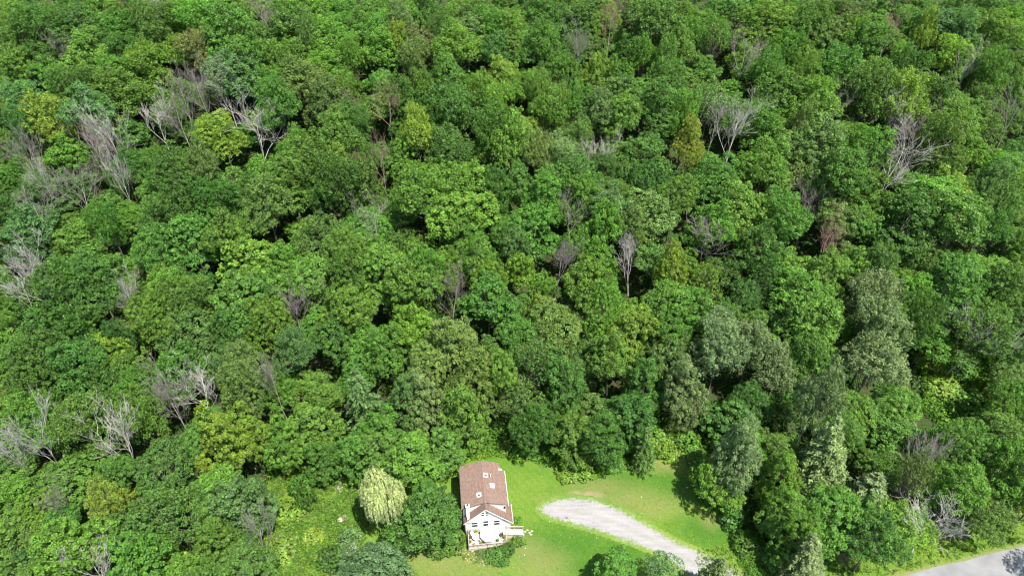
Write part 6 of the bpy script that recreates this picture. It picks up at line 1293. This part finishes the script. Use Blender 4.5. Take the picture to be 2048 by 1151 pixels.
# things on the deck
p = hl(.42, -1.3, .81); um = empty('patio_umbrella', p); tag(um, 'large white patio umbrella open over the middle of the deck', 'umbrella')
k = 8; v = [(0, 0, 2.2)] + [(1.55 * math.cos(2*math.pi*i/k + .39), 1.55 * math.sin(2*math.pi*i/k + .39), 1.72) for i in range(k)] + [(0, 0, 2.16)] + [(1.53 * math.cos(2*math.pi*i/k + .39), 1.53 * math.sin(2*math.pi*i/k + .39), 1.68) for i in range(k)]
MB().add(v, [(0, 1 + i, 1 + (i + 1) % k) for i in range(k)] + [(k + 1, k + 2 + (i + 1) % k, k + 2 + i) for i in range(k)] + [(1 + i, k + 2 + i, k + 2 + (i + 1) % k, 1 + (i + 1) % k) for i in range(k)]).build('canopy', M_CANVAS, um)
MB().lathe([(.03, .05), (.03, 2.25), (.05, 2.27), (.0, 2.33)], k=8).build('pole', M_TRIM, um); MB().lathe([(.28, 0), (.28, .06), (.08, .1)], k=12).build('base', M_DARK, um)
for i in range(8):
    a = 2*math.pi*i/8 + .39; MB().tube([(0, 0, 2.1), (1.45 * math.cos(a), 1.45 * math.sin(a), 1.68)], .012, 4).build('rib', M_DARK, um)
p = hl(-1.75, -1.0, .81); tb = empty('patio_table', p); tag(tb, 'round white patio table near the left end of the deck', 'table')
MB().lathe([(.62, .70), (.62, .74)], k=20).build('top', M_TRIM, tb)
for a in (.7, 2.3, 3.9, 5.4): MB().tube([(.5 * math.cos(a), .5 * math.sin(a), 0), (.3 * math.cos(a), .3 * math.sin(a), .7)], .025, 5).build('leg', M_TRIM, tb)
def chair(x, y, rz_, lab, mat):
    e = empty('patio_chair', hl(x, y, .81), rz_); tag(e, lab, 'chair', 'patio chairs on the deck')
    MB().box(-.24, .24, -.24, .24, .42, .46).build('seat', mat, e); MB().box(-.24, .24, .21, .25, .46, .92).build('backrest', mat, e)
    for sx in (-.2, .2):
        for sy in (-.2, .2): MB().tube([(sx * 1.1, sy * 1.1, 0), (sx, sy, .42)], .018, 5).build('leg', mat, e)
        MB().box(sx * 1.2 - .02, sx * 1.2 + .02, -.22, .22, .62, .65).build('armrest', mat, e)
chair(-1.0, -1.55, 2.4, 'white patio chair between the round table and umbrella', M_TRIM)
chair(-2.3, -.35, .6, 'white patio chair behind the round table by the wall', M_TRIM)
chair(2.35, -.9, -1.2, 'dark patio chair near the right end of the deck', M_DARK)
def small_quads(rng, n, R_, H_, ls, z0):
    d = rdir(rng, n); d[:, 2] = np.abs(d[:, 2]); P = d * np.array([R_, R_, H_]) * rng.uniform(.3, 1, (n, 1)); P[:, 2] += z0
    nr = unit(d + rng.normal(size=(n, 3)) * .6); u, vv = frames(rng, nr); L = rng.uniform(.7, 1.3, (n, 1)) * ls
    return P, u * L, vv * L * .6, rng.uniform(0, 1, n), rng.uniform(0, .6, n)
def potted(x, y, lab, h, r, col, fcol, potmat=M_POT, nf=26, seed=0):
    rng = np.random.default_rng(seed + 500); e = empty('potted_plant', hl(x, y, .81), 0); tag(e, lab, 'potted plant', 'potted plants on the deck')
    MB().lathe([(.12, 0), (.17, .27), (.19, .30), (.14, .28)], k=12).build('pot', potmat, e)
    f = link('foliage', quads('foliage', *small_quads(rng, 120, r, h, .075, .28)), e, M_LEAF); f.color = (*col, 1)
    if fcol:
        A = small_quads(rng, nf, r * 1.08, h * 1.1, .075, .3); f = link('flower', quads('flower', *A), e, M_LEAF); f.color = (*fcol, 1)
G1, G2 = (.07, .15, .03), (.20, .27, .03)
for i, a in enumerate([(-2.75, -.75, 'purple flowering plant in a pot at the left end of the deck', .55, .38, G1, (.22, .06, .32)),
    (-2.8, -1.55, 'red and orange flowers in a pot at the front left deck corner', .4, .34, G1, (.55, .13, .04)),
    (-2.2, -2.15, 'coral flowers in a pot against the front deck rail', .35, .3, G1, (.55, .22, .13)),
    (-2.75, -.05, 'tall tawny grass in a pot by the left house corner', .9, .25, (.26, .22, .07), (.40, .16, .16)),
    (-1.75, .0, 'bushy lime plant in a pot beside the left window', .7, .42, G2, None),
    (-.95, -2.0, 'lime yellow plant in a pot left of the umbrella', .55, .38, G2, (.5, .45, .05)),
    (1.65, -1.75, 'pink flowers in a pot right of the umbrella', .45, .28, G1, (.5, .2, .22)),
    (1.75, -.95, 'small leafy plant in a pot right of the umbrella', .5, .26, (.12, .2, .05), None),
    (2.75, -1.35, 'tall yellow-green plant in a pot at the right deck corner', .8, .36, G2, (.45, .40, .08)),
    (2.75, -2.1, 'pale grass in a dark pot on the front right deck corner', .5, .3, (.24, .26, .10), None)]):
    potted(*a, seed=i, potmat=M_DARK if i % 3 == 2 else M_POT)

# ------------------------------------------------------------------ garden
def P2(px, py, h=0): x, y = pix(px, py, h); return x, y
PROTO['w'] = [proto(130, 'w')]
for cm, tm in PROTO['w']: cm.materials.append(M_LEAF); tm.materials.append(M_BARK)
x, y = P2(781, 1064); leafy('willow_tree', 'w', (.32, .41, .19), x, y, 0, 17.5, 3.6, 'pale yellow weeping willow left of the round maple', 'willow', jitter=.02, rz=.5)
x, y = P2(853, 1080); leafy('broadleaf_tree', 'e', (.062, .150, .022), x, y, 0, 13.8, 5.2, 'dense round maple standing between the willow and the house', 'tree', i=1, jitter=.02, rz=1.0)
for px, py, H, r_, col, lab in ((838, 962, 13.5, 4.6, 'G', 'bright broadleaf tree directly behind the round maple'), (892, 948, 11.5, 3.6, 'M', 'smaller green tree behind the left rear house corner'), (772, 948, 13, 4.2, 'M', 'mid green tree directly behind the willow')):
    x, y = P2(px, py); leafy('broadleaf_tree', 'e', PAL[col], x, y, 0, H, r_, lab, 'tree')
BUSH = [(905, 1092, 3.6, 2.6, 'M', 'low green bush at the foot of the round maple by the deck'),
 (868, 1098, 3.2, 2.2, 'M', 'low green bush in front of the round maple'),
 (618, 1012, 6.5, 1.9, 'M', 'tall narrow shrub standing alone in the weedy meadow'), (605, 985, 4.5, 2.0, 'G', 'green shrub behind the tall narrow meadow shrub'),
 (672, 958, 4.0, 1.9, 'G', 'yellow-green shrub at the back edge of the meadow'), (628, 1075, 1.8, 2.0, 'Y', 'lime shrub low in the middle of the meadow'),
 (700, 1082, 2.6, 2.4, 'B', 'blue-green bush between the meadow and the bottom tree'), (668, 1125, 3.0, 2.6, 'D', 'dark bush beside bare twigs at the bottom of the meadow'),
 (575, 1030, 2.6, 3.0, 'Y', 'broad lime shrub at the left side of the meadow'), (720, 950, 2.2, 1.8, 'G', 'bright shrub behind the willow at the lawn corner'),
 (560, 1100, 2.4, 3.0, 'Y', 'broad lime shrub under the bottom left meadow trees'), (330, 1148, 4.0, 4.6, 'Y', 'large lime shrub at the bottom edge left of the meadow'), (270, 1150, 3.6, 3.6, 'G', 'bright shrub at the bottom edge, far left of the meadow'),
 (1138, 950, 1.9, 2.3, 'Y', 'left rounded clump of the low hedge behind the driveway'), (1168, 948, 1.8, 2.2, 'Y', 'right rounded clump of the low hedge behind the driveway'),
 (1196, 915, 3.2, 2.6, 'M', 'dark green bush behind the low hedge'), (1150, 918, 2.6, 2.2, 'G', 'green shrub between the hedge and the wood'),
 (1228, 932, 1.3, 2.4, 'G', 'low bright shrub right of the hedge'), (1062, 905, 2.4, 2.2, 'G', 'bright shrub at the wood edge behind the house'),
 (1330, 905, 2.8, 2.8, 'Y', 'lime shrub left of the leaning lawn tree'), (1372, 890, 3.4, 3.0, 'G', 'bright shrub behind the leaning lawn tree'), (1310, 880, 3.2, 2.8, 'G', 'bright shrub beside the narrow olive conifer'),
 (1350, 868, 3.4, 3.0, 'Y', 'lime shrub highest on the bank behind the lawn'), (1400, 930, 3.2, 2.6, 'M', 'green shrub under the leaning lawn tree'),
 (990, 1112, 1.6, 1.8, 'M', 'green shrub in front of the deck, nearest its middle'), (1012, 1105, 1.9, 1.6, 'D', 'dark green shrub in front of the right deck corner'),
 (1036, 1085, 1.4, 1.3, 'G', 'bright shrub beside the deck steps'), (1002, 1122, 1.1, 1.3, 'D', 'small dark shrub lowest in front of the deck'), (965, 1108, .8, 1.2, 'O', 'small olive shrub under the deck skirt'),
 (1036, 1040, .8, .8, 'G', 'little flowering shrub at the right house corner'), (930, 955, 2.2, 1.4, 'G', 'green shrub against the left rear house corner'),
 (1462, 1042, 3.0, 2.6, 'D', 'dark shrub on the right lawn edge, uppermost of two'), (1490, 1092, 3.0, 2.6, 'M', 'green shrub on the right lawn edge by the driveway'),
 (1545, 1120, 3.0, 2.8, 'G', 'bright shrub in the trees near the road'), (1880, 790, 3.0, 4.0, 'Y', 'lime shrub in the sunny clearing at the right'), (1935, 815, 3.4, 4.2, 'G', 'bright shrub on the right side of the sunny clearing'), (1985, 800, 3.0, 4.2, 'Y', 'lime shrub at the right end of the sunny clearing'), (1905, 750, 2.4, 3.8, 'G', 'low bright shrub at the back of the sunny clearing'), (1845, 745, 3.0, 3.4, 'Y', 'lime shrub highest in the sunny clearing'),
 (1620, 1120, 2.4, 2.2, 'G', 'low shrub above the bare soil by the road'), (1760, 1100, 2.2, 2.4, 'G', 'bright shrub on the grass verge'), (1840, 1075, 2.0, 2.2, 'Y', 'lime shrub on the verge below the dead branches')]
for px, py, H, r, col, lab in BUSH:
    x, y = P2(px, py); leafy('shrub', 'b', PAL[col], x, y, terr(x, y) - .05, H, r, lab, 'shrub', parts=('foliage', 'stem'))
def tufts(name, poly, n, hr, rr, nl, ls, cols, seed, z0=0.0, excl=(), clump=None):
    rng = np.random.default_rng(seed); Pp = np.array(poly); x0, y0 = Pp.min(0); x1, y1 = Pp.max(0)
    X = rng.uniform(x0, x1, n * 4); Y = rng.uniform(y0, y1, n * 4); k = inpoly(X, Y, poly)
    for q in excl: k &= ~inpoly(X, Y, q)
    if clump: k &= (np.sin(X * clump + 1.3) * np.cos(Y * clump * 1.2) + rng.normal(size=len(X)) * .5) > -.35
    X, Y = X[k][:n], Y[k][:n]; n = len(X); Z = np.array([terr(a, b) for a, b in zip(X, Y)]) + z0
    h = rng.uniform(*hr, n); r = rng.uniform(*rr, n); idx = np.repeat(np.arange(n), nl); m = len(idx)
    d = rdir(rng, m); d[:, 2] = np.abs(d[:, 2]); P = np.stack([X[idx] + d[:, 0] * r[idx], Y[idx] + d[:, 1] * r[idx], Z[idx] + h[idx] * (.15 + .85 * d[:, 2] * rng.uniform(.4, 1, m))], 1)
    nr = unit(d + rng.normal(size=(m, 3)) * .6 + [0, 0, .4]); u, v_ = frames(rng, nr); L = rng.uniform(.6, 1.4, (m, 1)) * ls
    tv = rng.uniform(0, 1, n)[idx]
    me = quads(name, P, u * L, v_ * L * .5, np.clip(.5 * tv + .5 * rng.uniform(0, 1, m), 0, 1), rng.uniform(0, 1, m) * (tv > .6))
    ci = rng.integers(0, len(cols), n)[idx]
    for c in cols: me.materials.append(leaf_material('weed_leaf', .35, .01, c))
    me.polygons.foreach_set('material_index', ci.astype(np.int32)); return tag(link(name, me), kind='stuff')
def PP(*L): return [pix(a, b) for a, b in L]
MEADOW = PP((545, 945), (640, 955), (700, 965), (728, 1000), (740, 1060), (725, 1095), (680, 1110), (660, 1160), (640, 1230), (450, 1230), (500, 1080))
tufts('meadow_weeds', MEADOW, 4200, (.3, 1.1), (.2, .55), 15, .15, [(.105, .19, .024), (.080, .175, .02), (.130, .205, .040), (.06, .15, .02)], 1, clump=.8)
tufts('wood_edge_weeds', PP((700, 925), (905, 893), (985, 888), (1105, 885), (1250, 870), (1300, 850), (1450, 850), (1480, 960), (1440, 985), (1395, 940), (1380, 912), (1300, 917), (1255, 935), (1190, 955), (1120, 958), (1108, 935), (1040, 915), (985, 912), (905, 925), (730, 948), (700, 965)), 4600, (.4, 1.6), (.25, .7), 16, .17, [(.085, .20, .02), (.06, .16, .018), (.13, .23, .025)], 2)
tufts('wood_rim_undergrowth', PP((540, 870), (905, 850), (1105, 845), (1300, 830), (1480, 830), (1540, 960), (1600, 1060), (1640, 1140), (1560, 1160), (1500, 1060), (1440, 960), (1380, 900), (1250, 900), (905, 905), (640, 935), (540, 960)), 2600, (.8, 3.0), (.5, 1.2), 18, .26, [(.055, .13, .018), (.075, .17, .02), (.045, .11, .018)], 9)
tufts('right_edge_weeds', PP((1385, 935), (1470, 985), (1480, 1010), (1500, 1060), (1520, 1110), (1545, 1200), (1500, 1200), (1476, 1100), (1455, 1040), (1395, 1000)), 900, (.3, 1.2), (.25, .6), 14, .16, [(.05, .13, .018), (.08, .18, .02)], 3)
tufts('verge_weeds', [rp(-30, -11), rp(70, -14), rp(70, -.4), rp(-30, -.5)], 6500, (.15, .7), (.15, .4), 10, .12, [(.12, .22, .025), (.08, .18, .02), (.17, .22, .05)], 4)
tufts('garden_bed', PP((905, 1100), (985, 1098), (1010, 1120), (985, 1135), (930, 1120)), 260, (.15, .5), (.1, .25), 12, .08, [(.07, .16, .02), (.16, .2, .04), (.42, .38, .22)], 5)
tufts('clearing_weeds', PP((1820, 700), (1900, 690), (2080, 800), (2100, 930), (1960, 900), (1850, 830)), 2600, (.6, 2.2), (.4, 1.0), 16, .24, [(.12, .24, .02), (.085, .19, .02), (.06, .15, .02)], 6)
tufts('undergrowth', [(-190, 40), (190, 40), (190, 215), (-190, 215)], 11000, (.6, 2.6), (.6, 1.6), 14, .36, [(.035, .09, .014), (.05, .12, .018), (.03, .075, .013)], 7, excl=(LAWN, [rp(-80, -6), rp(120, -6), rp(120, 30), rp(-80, 30)]))
tufts('lawn_tufts', [pix(a, b) for a, b in [(720, 960), (905, 925), (1110, 965), (1300, 925), (1380, 925), (1400, 1000), (1470, 1080), (1480, 1200), (760, 1200), (740, 1080)]], 9000, (.05, .13), (.06, .16), 5, .06, [(.10, .22, .02), (.14, .25, .03), (.19, .27, .06)], 8, excl=(DRIVE,))
def stone(px, py, r, lab, h=.5, mat=M_STONE, grp=None, seed=1, flat=None):
    rng = random.Random(seed * 31 + int(px)); x, y = P2(px, py); vs, fs = [], []
    b = MB(); prof = 8
    rings = [(0.02, 0), (.75, .02), (1, .3), (.85, .7), (.45, 1.0)]
    for rr_, zz in rings:
        for j in range(prof):
            a = 6.283 * j / prof; q = rr_ * r * rng.uniform(.8, 1.2); vs.append((q * math.cos(a), q * math.sin(a) * .8, zz * h * r * rng.uniform(.85, 1.15) - .03))
    n = len(rings)
    fs = [(i * prof + j, i * prof + (j + 1) % prof, (i + 1) * prof + (j + 1) % prof, (i + 1) * prof + j) for i in range(n - 1) for j in range(prof)] + [tuple((n - 1) * prof + j for j in range(prof))]
    o = b.add(vs, fs).build('stone', mat); o.location = (x, y, .02); tag(o, lab, 'stone', grp)
M_PALE = principled('pale_stone', (.42, .39, .35), .9, .5, 7, .15, 4)
stone(884, 1104, .45, 'pale boulder on the lawn in front of the round maple', .6, M_PALE)
stone(1374, 974, .18, 'small white stone alone on the right lawn', .6, M_PALE)
stone(1108, 934, .34, 'tan rock in the dirt patch left of the low hedge', .5)
stone(680, 1040, .5, 'largest pale rock of the heap in the meadow', .7, M_PALE, seed=2); stone(688, 1030, .34, 'brown rock at the back of the meadow heap', .7); stone(676, 1030, .3, 'small pale rock left in the meadow heap', .7, M_PALE, seed=4)
for i, (a, b_) in enumerate([(1050, 1062), (1055, 1059), (1059, 1064), (1064, 1061), (1062, 1068)]):
    stone(a, b_, .24, ['flat stepping stone touching the foot of the deck steps', 'flat stepping stone second from the deck steps', 'flat stepping stone in the middle of the short path', 'flat stepping stone farthest from the deck steps', 'flat stepping stone lowest on the short path'][i], .18, M_STONE, 'stepping stones by the deck steps', i)
x, y = P2(1134, 1037); e = empty('marker_post', (x, y, 0)); tag(e, 'thin dark marker post on the lower edge of the driveway', 'post')
MB().lathe([(.045, -.1), (.045, .95), (.0, 1.0)], k=8).build('pole', M_DARK, e); MB().lathe([(.05, .78), (.05, .88)], k=8).build('reflector', M_TRIM, e)
# fallen and broken wood
def brush(px, py, n, L, lab, lift=1.0, col=(.5, .46, .43, 1), seed=1):
    """a fan of bare broken branches hanging over a bank"""
    rng = random.Random(seed); x, y = pix(px, py); z = terr(x, y); e = empty('bare_branches', (x, y, z)); tag(e, lab, 'dead branches', 'tangles of bare branches')
    def g(b, p, d, L, r, lev):
        pts = [p]; q = Vector(d)
        for i in range(4): q = (q + Vector((rng.gauss(0, .22), rng.gauss(0, .22), rng.gauss(-.02, .14)))).normalized(); pts.append(pts[-1] + q * (L / 4))
        b.tube(pts, [max(.016, r * (1 - .8 * i / 4)) for i in range(5)], 3, False)
        if lev < 2:
            for c in range(7): i = rng.randint(1, 3); g(b, pts[i], (q + Vector((rng.gauss(0, .8), rng.gauss(0, .8), rng.gauss(0, .5)))).normalized(), L * rng.uniform(.35, .55), r * .5, lev + 1)
    for i in range(n):
        a = rng.uniform(0, 6.28); b = MB(); g(b, Vector((rng.gauss(0, .5), rng.gauss(0, .5), lift * rng.uniform(.1, 1))), Vector((math.cos(a), math.sin(a), rng.uniform(.1, .8))).normalized(), L * rng.uniform(.7, 1.1), .06, 0)
        o = b.build('branch', M_DEAD, e, True); o.color = col
brush(1690, 1075, 9, 4.2, 'grey tangle of bare branches above the bare soil by the road', 4.0, seed=1)
brush(1868, 1060, 8, 4.0, 'grey tangle of bare branches hanging over the verge', 4.5, seed=2)
brush(685, 1108, 6, 2.4, 'small pale tangle of twigs at the bottom of the meadow', .8, seed=3)
brush(672, 968, 5, 1.2, 'little grey tuft of dead twigs below the back meadow shrub', .6, seed=4)
brush(1478, 975, 5, 3.0, 'white bare branches sticking out right of the lawn tree', 6.5, (.36, .33, .31, 1), seed=5)
brush(1850, 985, 6, 3.4, 'grey bare branches among the olive conifers at the lower right', 6.5, seed=6)

x, y = pix(2120, 1188); leafy('thin_crowned_tree', 's', PAL['M'], x, y, 0, 13.0, 3.6, 'mid green tree on the near side of the road', 'tree')
x, y = pix(2230, 1165); leafy('thin_crowned_tree', 's', PAL['M'], x, y, 0, 14.0, 4.2, 'mid green tree farther along the near side of the road', 'tree')
